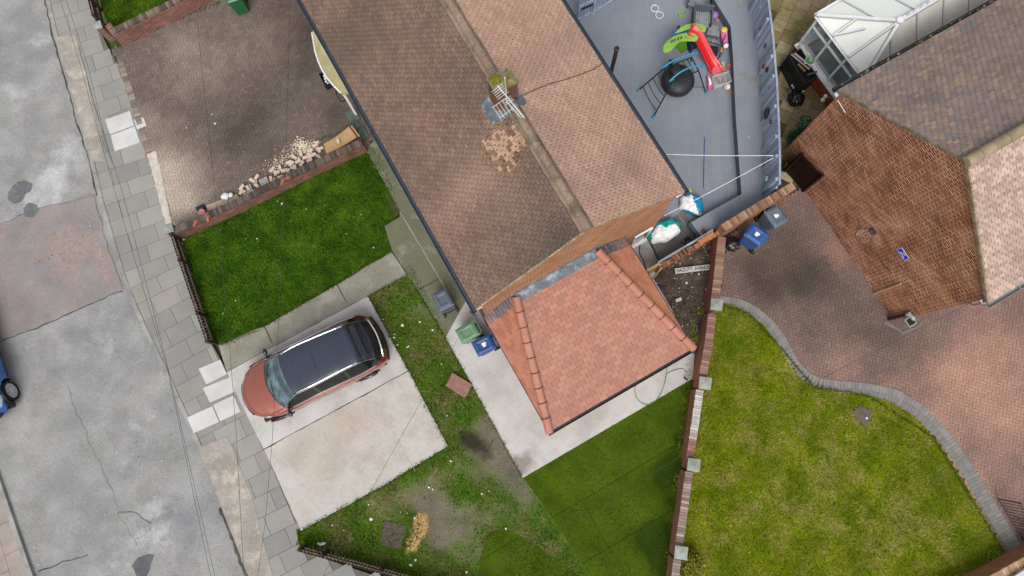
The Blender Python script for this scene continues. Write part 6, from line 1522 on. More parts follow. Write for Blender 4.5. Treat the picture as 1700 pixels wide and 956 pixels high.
# ================================================================ deck: bags, toys, furniture
M_turq = mk('turquoise_plastic', col(20, 176, 170), rough=.4, var=.1, bump=.2)
M_sack = mk('woven_white_sack', (.8, .8, .79), (.6, .6, .6), 5, rough=.6, var=.12, bump=.7, bscale=9, dist=.03)
def sack(name, label, px, rx, ry, ang, zc, blue, seed):
    p = at(px[0], px[1], zc); t = thing(name, label, 'bag', (p.x, p.y, zd))
    n = 44; k = 16; R3 = Matrix.Rotation(ang, 3, 'Z')
    for part, (lo, hi) in (('sack', (0, 0)), ('lining', (1, 1))):
        m = MB(); vs = []; fs = []
        for i in range(k+1):
            th = math.pi/2*i/k
            for j in range(n):
                a = 2*math.pi*j/n; q = 1+.22*noise.noise(Vector((math.cos(a)*1.4, math.sin(a)*1.4, seed)))+.05*math.sin(7*a+seed)
                r = math.sin(th); fold = .05*noise.noise(Vector((math.cos(a)*r*4, math.sin(a)*r*4, seed+3)))+.03*abs(noise.noise(Vector((math.cos(a)*r*9, math.sin(a)*r*9, seed))))
                v = R3 @ Vector((rx*q*r*math.cos(a), ry*q*r*math.sin(a), 0)); vs.append((p.x+v.x, p.y+v.y, max(zd+.01, zd+(zc-zd)*math.cos(th)**.6*1.2+fold)))
        def isblue(i, j):
            a = 2*math.pi*(j+.5)/n; r = i/k; return noise.noise(Vector((math.cos(a)*r*1.8+seed, math.sin(a)*r*1.8, seed)))+ (r-.55)*1.3 + blue*math.cos(a-1.2) > -.08
        for i in range(k):
            for j in range(n):
                if isblue(i, j) == (part == 'lining'): fs.append((i*n+j, (i+1)*n+j, (i+1)*n+(j+1) % n, i*n+(j+1) % n))
        m.mesh(vs, fs); m.build(part, M_sack if part == 'sack' else (M_turq if seed < 3 else mk('sky_blue_plastic', col(30, 150, 196), rough=.4, var=.1)), t, smooth=True)
    return t
sack('building_sack', 'white sack with turquoise edging slumped on the deck beside the gable', (1106, 380), .56, .34, R_(25), .55, .75, 1.0)
sack('building_sack', 'white and sky blue sack under the washing line by the roof corner', (1150, 336), .4, .34, R_(-40), .5, .75, 4.0)
def PX5(X, Y): return (1040+X/4.345, Y/4.345)
def torus_thing(label, px, r, mat, grp, z=.22):
    c = at(px[0], px[1], z); m = MB(); m.tube([c+Vector((r*math.cos(t), r*math.sin(t), 0)) for t in [2*math.pi*k/28 for k in range(28)]], .014, 6, closed=True); tag(m.build('hoopla_ring', mat), label, 'ring')
torus_thing('white plastic ring on the deck, the upper of the linked white pair', PX5(205, 60), .125, M_white, None)
torus_thing('white plastic ring on the deck, the lower one of the white pair', PX5(238, 108), .125, M_white, None, .235)
M_lime = mk('lime_plastic', col(160, 206, 96), rough=.45, var=.05, bump=0)
torus_thing('pale green plastic ring, left one of the overlapping green pair', PX5(378, 101), .12, M_lime, None)
torus_thing('pale green plastic ring, right one of the overlapping green pair', PX5(404, 95), .12, M_lime, None, .24)
# slide
M_red = mk('red_plastic', col(226, 28, 38), rough=.35, var=.04, bump=0, coat=.3)
M_leaf = mk('leaf_green_plastic', col(158, 204, 84), col(140, 190, 80), 5, rough=.45, var=.05, bump=0)
M_blue_p = mk('blue_plastic', col(40, 120, 200), rough=.4, var=.05, bump=0)
sld = thing('toy_slide', 'red toy slide with two lime green leaf-shaped sides and blue steps', 'slide', tuple(at(1160, 75, zd)))
cp = [((452, 215), 1.05), ((478, 225), 1.06), ((505, 245), 1.0), ((530, 290), .85), ((560, 350), .68), ((590, 410), .5), ((618, 460), .36), ((640, 495), .3), ((648, 512), .28)]
wd_ = [.15, .17, .17, .16, .16, .16, .17, .2, .16]
P = [at(*PX5(*p), z) for p, z in cp]; vs = []
for i, p in enumerate(P):
    d = (P[min(i+1, len(P)-1)]-P[max(i-1, 0)]).normalized(); sd = d.cross(UZ).normalized(); up = sd.cross(d).normalized(); w_ = wd_[i]
    for k, (a, b) in enumerate(((-1.15, .075), (-1., .08), (-.78, .01), (-.3, -.015), (.3, -.015), (.78, .01), (1., .08), (1.15, .075), (1.1, -.04), (-1.1, -.04))): vs.append(p+sd*w_*a+up*b)
m = MB(); n = 10; m.mesh(vs, [(i*n+j, (i+1)*n+j, (i+1)*n+(j+1) % n, i*n+(j+1) % n) for i in range(len(P)-1) for j in range(n)]+[tuple(range(n)), tuple(reversed([(len(P)-1)*n+j for j in range(n)]))]); m.build('chute', M_red, sld, smooth=True)
m = MB(); c = at(*PX5(642, 500), .3); m.lathe([(.17, -.1), (.19, -.02), (.16, 0), (.05, .005)], c, 20); m.build('run_out', mk('worn_red', col(236, 112, 116), rough=.5), sld)
def leaf(pts, z0, tilt, name):
    Q = [at(*PX5(x, y), z0+tilt*(x-400)/150) for x, y in pts]; m = MB(); n = len(Q); th = Vector((0, 0, -.05)); cen = sum(Q, Vector())/n
    Q2 = [q+th for q in Q]; m.mesh(Q+Q2+[cen+UZ*.03], [(i, (i+1) % n, 2*n) for i in range(n)]+[(i, i+n, (i+1) % n+n, (i+1) % n) for i in range(n)]+[tuple(reversed(range(n, 2*n)))]); return m.build(name, M_leaf, sld)
leaf([(350, 236), (372, 212), (400, 190), (438, 175), (480, 168), (530, 170), (562, 182), (576, 205), (568, 226), (548, 230), (510, 216), (470, 205), (430, 205), (395, 216), (365, 240)], 1.0, .03, 'side_panel')
leaf([(262, 365), (270, 325), (300, 290), (340, 262), (390, 242), (440, 234), (490, 240), (516, 262), (514, 285), (494, 296), (450, 290), (410, 292), (370, 308), (340, 340), (320, 366), (290, 380), (270, 376)], 1.05, .04, 'side_panel')
m = MB()
for (x, y) in ((328, 300), (348, 291), (374, 282), (396, 273)): p = at(*PX5(x, y), 1.1); m.box(p.x, p.y, p.z+.015, .03, .1, .02, R_(-15))
m.build('step_slots', M_navy, sld); m = MB(); p = at(*PX5(428, 270), 1.12); m.box(p.x, p.y, p.z+.01, .04, .04, .02); m.build('badge', M_red, sld)
m = MB()
for k in range(4): a = at(*PX5(352+k*26, 240-k*9), .95-.0*k); m.box(a.x, a.y, .9, .13, .26, .05, R_(-10))
m.build('step', M_blue_p, sld)
m = MB(); q = [at(*PX5(*p), z) for p, z in (((352, 322), .35), ((430, 285), .95), ((438, 350), .9), ((398, 384), .3))]; curved(m, q, 5, -.02, .04); m.build('climbing_wall', mk('bright_lime', col(140, 214, 40), rough=.5, var=.08, bump=.2), sld)
for k, (x, y) in enumerate(((445, 300), (480, 330), (380, 250), (360, 240))): p = at(*PX5(x, y), .6); m = MB(); m.box(p.x, p.y, zd+.4, .07, .07, .8); m.build('leg', M_navy, sld)
m = MB(); p = at(*PX5(478, 325), .5); m.box(p.x, p.y, .5, .3, .2, .35, .5); m.build('base_box', mk('blue_black', (.01, .015, .06), rough=.5), sld, bevel=.03)
# climbing frame
cf_ = thing('climbing_frame', 'black metal climbing frame with two curved sky blue handrails and blue feet', 'climbing frame', tuple(at(1115, 125, zd)))
M_sky = mk('sky_blue_rail', col(44, 160, 206), rough=.4, var=.04, bump=0)
zt_ = 1.25
def p5(x, y, z): return at(*PX5(x, y), z)
def arc(m, a, b, bul, r, n=12):
    c = (a+b)/2+bul; m.tube([a*(1-t)**2+c*2*t*(1-t)+b*t*t for t in [k/n for k in range(n+1)]], r, 7)
for (a, b, bx) in (((258, 490), (512, 378), (370, 405)), ((312, 585), (562, 470), (420, 470))):
    A_ = p5(*a, zt_); B_ = p5(*b, zt_); Cc = p5(*bx, zt_+.35); m = MB(); arc(m, A_, B_, (Cc-(A_+B_)/2), .026); 
    m.tube([A_, A_+(B_-A_)*.12-UZ*.02], .03, 6); m.tube([B_, B_-(B_-A_)*.06-UZ*.1], .03, 6); m.build('handrail', M_sky, cf_)
TL, TR, BL, BR = p5(268, 495, zt_), p5(470, 412, zt_), p5(330, 590, zt_), p5(520, 510, zt_)
feet = [(p5(85, 652, zd), TL), (p5(192, 848, zd), BL), (p5(572, 668, zd), BR), (p5(470, 440, zd), TR)]
for f, t in feet:
    m = MB(); m.tube([f, t], .022, 7); m.build('leg', M_blackmetal, cf_); m = MB(); m.lathe([(.05, 0), (.055, .03), (.035, .07)], f, 12); m.build('foot', M_sky, cf_)
m = MB(); m.tube([TL, TR], .02, 6); m.tube([BL, BR], .02, 6); m.tube([TR, BR], .02, 6); m.tube([TL, BL], .02, 6); m.build('top_frame', M_blackmetal, cf_)
for k in range(1, 6):
    t = k/6; m = MB(); a = TL+(TR-TL)*t; b = BL+(BR-BL)*t; arc(m, a, b, UZ*.05, .012, 6); m.build('rung', M_blackmetal, cf_)
for k in range(1, 5):
    t = k/5; m = MB(); a = feet[0][0]+(feet[0][1]-feet[0][0])*t; b = feet[1][0]+(feet[1][1]-feet[1][0])*t; arc(m, a, b, Vector((-.05, -.02, -.06)), .012, 6); m.build('rung', M_blackmetal, cf_)
m = MB(); m.tube([feet[2][0]+(feet[2][1]-feet[2][0])*.25, p5(480, 625, zd+.25), p5(300, 640, zd+.2)], .01, 6); m.build('brace', M_blackmetal, cf_)
# black round tub under it
tb = thing('black_tub', 'large black round cauldron-like tub under the climbing frame', 'tub', tuple(p5(355, 605, zd)))
c = p5(355, 615, zd); m = MB(); m.lathe([(.3, .02), (.42, .06), (.52, .2), (.54, .34), (.5, .46), (.4, .54), (.2, .58), (.0, .59)], c, 32); m.build('drum', mk('matt_black', (.016, .017, .018), rough=.5, bump=.25, bscale=6, dist=.03, var=.2), tb, smooth=True)
c = p5(365, 500, .9); m = MB(); m.lathe([(.26, -.3), (.24, -.1), (.2, 0), (.1, .05), (0, .06)], c, 24); m.build('lid', MATS['matt_black'], tb, smooth=True)
m = MB(); c = p5(322, 440, 1.0); m.lathe([(.07, -.2), (.07, 0), (.03, .06), (.0, .07)], c, 12); m.build('knob', M_black, tb)
for (x, y, r) in ((330, 628, .12), (455, 592, .07)):
    c = p5(x, y, .78); m = MB(); m.tube([c+Vector((r*math.cos(t), r*math.sin(t)*.9, .0)) for t in [2*math.pi*k/18 for k in range(18)]], .006, 5, closed=True); m.build('blue_loop', mk('dull_blue', col(30, 90, 120), rough=.5), tb)
# garden chairs and box
M_chair = mk('grey_slats', col(176, 182, 186), col(150, 156, 160), 6, rough=.6, var=.12); M_chairf = mk('dark_grey_frame', col(104, 112, 120), rough=.6, var=.1)
def slat_chair(label, px, ang, sz=.56, back=True):
    p = at(px[0], px[1], .45); t = thing('garden_chair', label, 'chair', (p.x, p.y, zd)); R4 = Matrix.Rotation(R_(ang), 3, 'Z'); L = Vector((p.x, p.y, 0))
    def W(x, y, z): v = R4 @ Vector((x, y, 0)); return L+v+UZ*z
    m = MB(); k = 9
    for i in range(k): m.obox(W(-sz/2+i*sz/k+.006, -sz/2, zd+.2), R4 @ Vector((sz/k-.014, 0, 0)), R4 @ Vector((0, sz, 0)), UZ*.02)
    m.build('seat', M_chair, t)
    if back:
        for (x, y, w_, d_2) in ((-sz/2-.03, -sz/2, .04, sz), (sz/2-.01, -sz/2, .04, sz)):
            m = MB(); m.obox(W(x, y, zd+.02), R4 @ Vector((w_, 0, 0)), R4 @ Vector((0, d_2, 0)), UZ*.42); m.build('armrest', M_chairf, t)
        m = MB(); m.obox(W(-sz/2-.03, sz/2-.01, zd+.02), R4 @ Vector((sz+.06, 0, 0)), R4 @ Vector((0, .05, 0)), UZ*.55); m.build('backrest', M_chairf, t)
    else:
        m = MB(); m.obox(W(-sz/2, -sz/2-.02, zd+.12), R4 @ Vector((sz, 0, 0)), R4 @ Vector((0, .02, 0)), UZ*.1); m.obox(W(-sz/2, sz/2, zd+.12), R4 @ Vector((sz, 0, 0)), R4 @ Vector((0, .02, 0)), UZ*.1); m.build('frame', M_chairf, t)
    for a in (-1, 1):
        for b in (-1, 1): m = MB(); q = W(a*sz*.45, b*sz*.45, 0); m.box(q.x, q.y, zd+.1, .04, .04, .2, R_(ang)); m.build('leg', M_chairf, t)
    return t
slat_chair('grey slatted garden armchair cut by the top edge of the photo', (1161, 1), -28)
slat_chair('grey slatted garden armchair between the green slide top and purple ball', (1166, 31), -6)
slat_chair('low grey slatted stool beside the pink pram', (1186, 49), -14, .4, False)
def ball_(label, px, z, r, mat, cat='ball'): c = at(px[0], px[1], z); m = MB(); m.ball(c, r, 18); return tag(m.build('ball' if cat == 'ball' else cat.replace(' ', '_'), mat, None, smooth=True), label, cat)
ball_('purple ball beside the grey armchair', PX5(634, 110), zd+.16, .15, mk('purple_plastic', col(150, 120, 186), rough=.4, var=.05, bump=0))
ball_('white ball at the end of the pink pram', PX5(717, 328), zd+.12, .095, M_white)
ball_('white football below the clear plastic box', PX5(728, 625), zd+.1, .11, mk('ball_white', (.7, .7, .68), (.3, .3, .3), 12, rough=.5, var=.1))
M_pink = mk('pink_toy', col(236, 130, 190), col(214, 90, 160), 9, rough=.5, var=.1); M_org = mk('orange_toy', col(246, 140, 50), rough=.5, var=.08)
pr = thing('toy_pram', 'pink toy pram with yellow hood trim standing by the bench front', 'toy', tuple(p5(707, 270, zd)))
q = [p5(682, 215, .6), p5(728, 212, .6), p5(733, 305, .5), p5(700, 310, .5)]; m = MB(); curved(m, [q[0], q[3], q[2], q[1]], 5, .04, .14); m.build('body', M_pink, pr)
m = MB(); m.ball(p5(705, 215, .62), .11, 12, sz=.6); m.build('hood', mk('yellow_toy', col(244, 200, 70), rough=.5), pr)
m = MB(); m.tube([p5(720, 250, .6), p5(685, 320, .5), p5(650, 400, .3)], .012, 6); m.tube([p5(610, 305, .5), p5(690, 330, .45), p5(720, 300, .5)], .012, 6); m.build('handle', M_blackmetal, pr)
for x, y in ((688, 300), (728, 300)): m = MB(); c = p5(x, y, zd+.07); m.lathe([(.06, -.015), (.06, .015)], c, 12, axis='X'); m.build('wheel', M_black, pr)
pc = thing('toy_pushchair', 'folded black toy pushchair lying beside the red slide chute', 'toy', tuple(p5(630, 360, zd)))
m = MB(); q = [p5(590, 320, .3), p5(665, 335, .35), p5(655, 400, .3), p5(615, 395, .28)]; curved(m, q, 4, .03, .03); m.build('seat', M_black, pc)
m = MB(); m.tube([p5(590, 300, .4), p5(680, 330, .45), p5(700, 350, .4), p5(660, 430, .25)], .012, 6); m.tube([p5(672, 420, .25), p5(690, 395, .3), p5(700, 365, .35), p5(688, 370, .35), p5(668, 400, .28), p5(664, 425, .25)], .008, 5); m.build('frame', M_blackmetal, pc)
cbx = thing('storage_tub', 'clear plastic storage tub with mixed toys inside, below the slide end', 'storage box', tuple(p5(690, 572, zd)))
Q = [p5(x, y, zd+.3) for x, y in ((622, 550), (738, 515), (758, 585), (640, 622))]; q2 = [c+(sum(Q, Vector())/4-c)*.12-UZ*.27 for c in Q]
M_clear = mk('clear_plastic', (.75, .74, .7), rough=.25, var=0, bump=0, alpha=.35)
m = MB(); m.mesh(Q+q2, [(0, 1, 5, 4), (1, 2, 6, 5), (2, 3, 7, 6), (3, 0, 4, 7), (7, 6, 5, 4)]); m.build('tub', M_clear, cbx)
m = MB(); m.tube(Q, .014, 5, closed=True); m.build('rim', mk('frosted_rim', col(216, 214, 206), rough=.4), cbx)
for k in range(16): 
    c = sum(Q, Vector())/4+Vector((rnd.uniform(-.16, .16), rnd.uniform(-.1, .1), -.2+rnd.uniform(0, .1)))
    if k < 10: m = MB(); m.box(c.x, c.y, c.z, .1, .03, .03, rnd.uniform(0, 3)); o = m.build('small_toy', rnd.choice([M_pink, mk('beige_toy', col(196, 180, 160)), mk('grey_toy', col(160, 156, 150)), M_greenp]), cbx)
dp_ = thing('toy_doll_cot', 'pink and white toy cot on the deck left of the clear tub', 'toy', tuple(p5(605, 595, zd)))
m = MB(); q = [p5(583, 545, .35), p5(600, 540, .35), p5(628, 630, .35), p5(592, 645, .35)]; curved(m, [q[0], q[3], q[2], q[1]], 4, .02, .12); m.build('body', M_pink, dp_)
m = MB(); q = [p5(588, 560, .38), p5(600, 558, .38), p5(614, 606, .38), p5(600, 612, .38)]; curved(m, [q[0], q[3], q[2], q[1]], 3, -.03, .04); m.build('pillow', M_white, dp_)
def small(name, label, X, Y, z, sx, sy, sz, an, mat, cat='toy', bev=.01):
    c = p5(X, Y, z); m = MB(); m.box(c.x, c.y, c.z, sx, sy, sz, an)
    m.mesh([(c.x-sx*.3, c.y-sy*.3, c.z+sz/2), (c.x+sx*.3, c.y-sy*.3, c.z+sz/2), (c.x, c.y+sy*.3, c.z+sz/2+.02)], [(0, 1, 2)]); return tag(m.build(name, mat, None, bevel=0), label, cat)
small('toy_block', 'short orange toy stick under the white football', 747, 658, zd+.03, .05, .15, .05, .1, M_org)
m = MB(); m.lathe([(.05, 0), (.07, .12), (.06, .12), (.04, .02)], p5(732, 485, zd), 14); tag(m.build('toy_cup', mk('coral_plastic', col(240, 140, 112), rough=.5)), 'coral toy cup between the slide end and bench', 'cup')
m = MB(); c = p5(692, 500, zd+.02)
for k in range(5): m.tube([c+Vector((rnd.uniform(-.02, .02), 0, .02)), c+Vector((.11*math.cos(k*1.3+.4), .09*math.sin(k*1.3+.4), .03))], .02, 6)
tag(m.build('toy_star', M_org), 'orange jack-shaped toy touching the end of the slide', 'toy')
m = MB(); m.lathe([(.07, .0), (.09, .04), (.08, .05), (.0, .03)], p5(694, 468, zd), 16, sy=1.4); tag(m.build('dish', mk('grey_dish', col(172, 172, 176), rough=.4)), 'oval grey dish above the orange toy', 'dish')
small('toy_block', 'orange toy piece at the foot of the purple ball', 650, 147, zd+.04, .09, .06, .06, .3, M_org)
small('toy_block', 'orange and white toy piece on the black pushchair', 621, 300, .42, .07, .05, .04, .3, M_org)
small('toy_block', 'yellow-orange toy lying on the pushchair wheels', 688, 362, .35, .07, .12, .05, -.4, mk('amber_toy', col(226, 160, 80)))
small('toy_block', 'tiny orange piece beside the upper green leaf panel', 392, 187, zd+.03, .05, .05, .04, .3, mk('peach_toy', col(236, 170, 120)))
small('toy_block', 'tiny yellow scrap on the bench at the top of the photo', 823, 14, zb+.02, .04, .05, .02, .3, mk('yellow_bit', col(216, 210, 60)))
m = MB(); a = at(1170, 222, zd+.03); b = at(1168, 312, zd+.03); m.tube([a+(b-a)*.06, a+(b-a)*.5, b], .012, 6); m.ball(a+(b-a)*.68, .025, 8); tag(m.build('toy_wand', mk('violet_stick', col(104, 92, 170), rough=.4)), 'thin violet stick lying on the open part of the deck', 'stick')
small('yellow_tag', 'small yellow tag at the top of the white and sky blue sack', 0, 0, 1.0, .05, .12, .02, .4, mk('yellow_bit'), 'tag').location = at(1146, 316, .9)-p5(0, 0, 1.0)
# dead leaves in the deck corner and red scrap
m = MB(); c = at(1143, 400, zd+.03)
for k in range(26): m.ball(c+Vector((rnd.gauss(0, .11), rnd.gauss(0, .08), rnd.uniform(0, .05))), rnd.uniform(.02, .04), 5, sz=.5, lump=.8, seed=k)
o = m.build('dead_leaves', mk('dead_leaf', col(66, 46, 44), col(50, 38, 36), 8, var=.4)); o['kind'] = 'stuff'
m = MB(); c = at(1168, 383, zb+.03)
for k in range(4): m.ball(c+Vector((.05*math.cos(k*1.6), .05*math.sin(k*1.6), 0)), .035, 6, sz=.6)
m.tube([c, c+Vector((.12, -.1, .02))], .01, 5); tag(m.build('red_toy', mk('dull_red', col(170, 50, 60), rough=.6)), 'small dull red flower-like scrap on the lower end of the bench', 'toy')

# ================================================================ patio clutter
bxp = thing('storage_box', 'tall black open storage box full of planks by the conservatory', 'storage box', tuple(at(1325, 118, 0).xy)+(0,))
Q = [at(1309, 91, .85), at(1330, 80, .85), at(1357, 127, .85), at(1336, 140, .85)]; m = MB()
lo = [Vector((q.x, q.y, .02)) for q in Q]; cen = sum(Q, Vector())/4
for i in range(4):
    a, b = Q[i], Q[(i+1) % 4]; n_ = (cen-(a+b)/2); n_.z = 0; n_.normalize(); m.obox(Vector((a.x, a.y, .02)), Vector((b.x-a.x, b.y-a.y, 0)), n_*.03, UZ*.83)
m.build('box', mk('box_black', (.014, .015, .018), rough=.55, bump=.1), bxp)
m = MB(); m.prism([(q.x, q.y) for q in lo], .5, .55); m.build('inner_shelf', M_black, bxp)
for k, (u0_, v0_, u1_, v1_, cc) in enumerate(((1314, 90, 1344, 115, col(170, 160, 158)), (1319, 88, 1349, 112, col(184, 176, 174)), (1325, 106, 1337, 118, col(150, 124, 80)), (1340, 124, 1356, 119, col(92, 96, 104)))):
    a, b = at(u0_, v0_, .9+.02*k), at(u1_, v1_, .9+.02*k); m = MB(); m.tube([a, b], .035, 4); tag(m.build('plank', mk('plank_%d' % k, cc, rough=.8)), ['long pinkish grey plank in the black storage box, nearest the fence', 'long pale plank in the black storage box, nearest the conservatory', 'short mustard plank inside the black storage box', 'dark grey plank across the lower corner of the black box'][k], 'plank')
tb2 = thing('detergent_tub', 'green and white plastic tub in the storage box by the white sill', 'tub', tuple(at(1344, 101, .9)))
m = MB(); c = at(1344, 101, .95); m.box(c.x, c.y, c.z, .22, .16, .1, R_(-20)); m.build('tub', mk('green_tub', col(60, 160, 96), rough=.4), tb2, bevel=.02); m = MB(); m.box(c.x, c.y, c.z-.04, .26, .2, .04, R_(-20)); m.build('rim', M_white, tb2, bevel=.01)
m = MB(); m.box(c.x+.02, c.y, c.z+.052, .1, .1, .006, R_(-20)); m.build('sticker', mk('blue_yellow', col(90, 180, 200), col(220, 220, 90), 20), tb2)
m = MB(); a = at(1329, 74, .8); b = at(1340, 94, .75); m.tube([a, a+(b-a)*.3, b], [.11, .1, .05], 12); tag(m.build('rolled_sheet', mk('dirty_white', col(214, 214, 206), rough=.7), None, smooth=True), 'white rolled sheet standing against the conservatory sill', 'roll')
m = MB(); a = at(1303, 144, .3); m.tube([a, at(1308, 152, .4), at(1300, 156, .3), at(1306, 168, .2)], .014, 6); m.tube([at(1302, 151, .45), at(1316, 144, .4), at(1318, 150, .4)], .012, 6); tag(m.build('bent_rod', M_blackmetal), 'bent black metal rods beside the patio bin bag', 'rod')
for i, (u, v) in enumerate(((1315, 142), (1317, 145.5), (1334, 151))): c = at(u, v, .35); m = MB(); m.lathe([(.03, -.02), (.035, 0), (.02, .02)], c, 10); tag(m.build('bottle_cap', M_white), ['pale cap beside the black box, upper of two', 'pale cap beside the black box, lower of two', 'pale cap on top of the patio bin bag'][i], 'cap')
lt = thing('security_light', 'twin-headed white security light on an arm below the conservatory corner', 'light', tuple(at(1385, 165, 1.8)))
m = MB(); m.tube([npt((1390, 166)), at(1374, 161, 2.0)], .012, 6); m.build('arm', mk('rusty_arm', col(150, 104, 86), rough=.6), lt)
for u, v in ((1370.5, 160), (1366, 166)): c = at(u, v, 2.0); m = MB(); m.ball(c, .07, 12, sz=.9); m.build('lamp_head', mk('cream_plastic', col(230, 220, 196), rough=.4), lt, smooth=True)
hr = thing('hose_reel', 'green plastic hose reel standing on the patio flags', 'hose reel', tuple(at(1336, 206, 0).xy)+(0,)); M_hg = mk('hose_green', col(16, 96, 66), rough=.4, var=.1)
c = at(1336, 205, .35); ax_ = Vector((.25, .97, 0)).normalized(); sd = Vector((ax_.y, -ax_.x, 0))
for s_ in (-.17, .17): m = MB(); cc2 = c+ax_*s_; m.tube([cc2+sd*.17*math.cos(t)+UZ*.17*math.sin(t) for t in [2*math.pi*k/20 for k in range(20)]], .018, 6, closed=True); m.tube([cc2-sd*.17, cc2+sd*.17], .012, 5); m.tube([cc2-UZ*.17, cc2+UZ*.17], .012, 5); m.build('flange', M_hg, hr)
m = MB(); m.tube([c-ax_*.17, c+ax_*.17], .05, 10); m.build('drum', mk('bright_green', col(30, 150, 96), rough=.4), hr)
m = MB(); m.tube([c-sd*.2-UZ*.32, c-sd*.12, c+sd*.12, c+sd*.2-UZ*.32], .015, 6); m.build('stand', M_hg, hr); m = MB(); m.tube([c+ax_*.17, c+ax_*.28, c+ax_*.28+UZ*.08], .015, 6); m.build('crank', mk('pale_crank', col(190, 196, 186)), hr)
m = MB(); hc_ = at(1325, 232, .05); pts = []
for k in range(190):
    t = k*.36; rr = .24+.07*math.sin(k*.13)+rnd.uniform(-.02, .02); pts.append(hc_+Vector((rr*math.cos(t)*1.1+.04*math.sin(k*.07), rr*math.sin(t)*.9, .02+.0009*k+.01*math.sin(k))))
pts += [at(u, v, .03) for u, v in ((1312, 228), (1300, 224), (1294, 226))]
m.tube(pts, .011, 5); m.tube([hc_, at(1304, 243, .03), at(1295, 240, .03)], .011, 5); tag(m.build('hose_coil', M_hg), 'tangled dark green garden hose on the patio under the reel', 'hose')
# green hose loop by the extension
m = MB(); P = [at(u, v, .05) for u, v in ((1140, 618), (1132, 612), (1118, 615), (1106, 622), (1104, 634), (1096, 655), (1084, 669), (1070, 671), (1058, 662), (1054, 648), (1057, 632))]
Q2 = catmull([tuple(p) for p in P], 5); m.tube(Q2, .009, 6)
P = [at(u, v, .055) for u, v in ((1104, 634), (1107, 615), (1110, 602), (1122, 600), (1134, 594), (1137, 588))]; m.tube(catmull([tuple(p) for p in P], 5), .007, 6)
tag(m.build('garden_hose', mk('green_hose', col(70, 150, 110), rough=.4)), 'thin green hose looped on the pale concrete beside the red tiled roof', 'hose')
m = MB(); P = [at(u, v, .06) for u, v in ((1063, 402), (1062, 420), (1068, 432), (1073, 448))]; m.tube(catmull([tuple(p) for p in P], 5), .012, 6); tag(m.build('black_hose', M_black), 'short black hose on the concrete beside the small white window', 'hose')
m = MB(); c = at(1137, 628, .08); m.lathe([(.03, 0), (.035, .05), (.02, .08)], c, 10); m.tube([c, c+Vector((.08, -.06, 0))], .02, 6); tag(m.build('hose_nozzle', mk('grey_nozzle', col(70, 76, 74))), 'dark hose nozzle on the concrete next to the boundary wall', 'nozzle')

# ================================================================ front garden: street nameplate, slabs, manholes, shrub, litter
ns = thing('street_nameplate', 'long white street nameplate with black capitals lying on the bare soil', 'nameplate', tuple(at(1150, 447, .14)))
a, b = at(1121, 450, .14), at(1180, 443, .14); dx = (b-a); Ln = dx.length; dx.normalize(); dy = Vector((-dx.y, dx.x, 0)); mid = (a+b)/2+dy*-.0
m = MB(); m.obox(mid-dx*Ln/2-dy*.085-UZ*.02, dx*Ln, dy*.17, UZ*.02); m.build('plate', mk('nameplate_white', col(226, 224, 220), col(206, 202, 196), 5, rough=.5, var=.08), ns)
text('HAZLITT  AVENUE', 'lettering', mk('letter_black', (.02, .02, .02), rough=.6, bump=0, var=0), ns, mid+UZ*.0015, dx, dy, .14, Ln*.92, .003)
def flat_slab(label, px, z0, z1, mat, bev=.01, name='stone_slab', cat='slab'):
    P = [(at(u, v, z1).x, at(u, v, z1).y) for u, v in px]; m = MB(); m.prism(P, z0, z1); o = m.build(name, mat, None, bevel=bev); return tag(o, label, cat)
flat_slab('brown square slab lying half on the pale concrete, half on the grass', [(751, 618), (784, 638), (772, 661), (740, 640)], .0, .085, mk('brown_slab', col(166, 128, 112), col(150, 112, 98), 6, var=.15, speck=(12, col(214, 190, 176), .1, .8)))
m = MB(); P = [(at(u, v, .05).x, at(u, v, .05).y) for u, v in ((737, 641), (772, 664), (778, 655), (786, 640), (784, 656), (775, 668), (770, 668))]; 
mh = flat_slab('square dark grey manhole cover set in the rough grass', [(639, 864), (675, 873), (665, 913), (630, 902)], -.01, .03, mk('manhole_metal', col(108, 94, 90), col(92, 80, 78), 7, var=.25, bump=.5, speck=(14, col(176, 160, 150), .08, .7)), .004, 'manhole_cover', 'manhole cover')
mh2 = flat_slab('small brown-grey inspection cover in the right hand lawn', [(1414, 686), (1427, 673), (1450, 684), (1437, 709)], .0, .055, mk('cover_brown', col(118, 104, 100), col(104, 92, 88), 7, var=.2), .004, 'inspection_cover', 'inspection cover')
m = MB(); c = at(1439, 694, .06); m.ball(c, .035, 8, sz=.4); tag(m.build('pebble', M_white), 'white pebble on the small brown-grey inspection cover', 'pebble')
sh_ = thing('shrub', 'small round yellow-green shrub at the foot of the last stone capped pillar', 'shrub', tuple(at(1147, 945, 0).xy)+(0,))
m = MB(); c = at(1146, 940, .35); c0 = Vector((c.x, c.y, .3))
for k in range(2600):
    th = math.acos(rnd.uniform(-.3, 1)); a = rnd.uniform(0, 2*math.pi); d = Vector((math.sin(th)*math.cos(a), math.sin(th)*math.sin(a), math.cos(th))); r = .42*(1+.25*noise.noise(d*3))*rnd.uniform(.7, 1.02)
    p = c0+Vector((d.x*r, d.y*r, d.z*r*.85)); s_ = rnd.uniform(.018, .035); u_ = Vector((rnd.gauss(0, 1), rnd.gauss(0, 1), rnd.gauss(0, .6))).normalized()*s_; v_ = (u_.cross(d+Vector((rnd.gauss(0, .5), rnd.gauss(0, .5), .3)))).normalized()*s_*.6
    m.mesh([p-u_, p+v_, p+u_, p-v_], [(0, 1, 2, 3)], vary(rnd.choice([col(112, 118, 30), col(146, 142, 48), col(76, 92, 24), col(176, 168, 70)]), .2))
m.build('foliage', mk('shrub_leaves', attr=True, var=.1, bump=0), sh_)
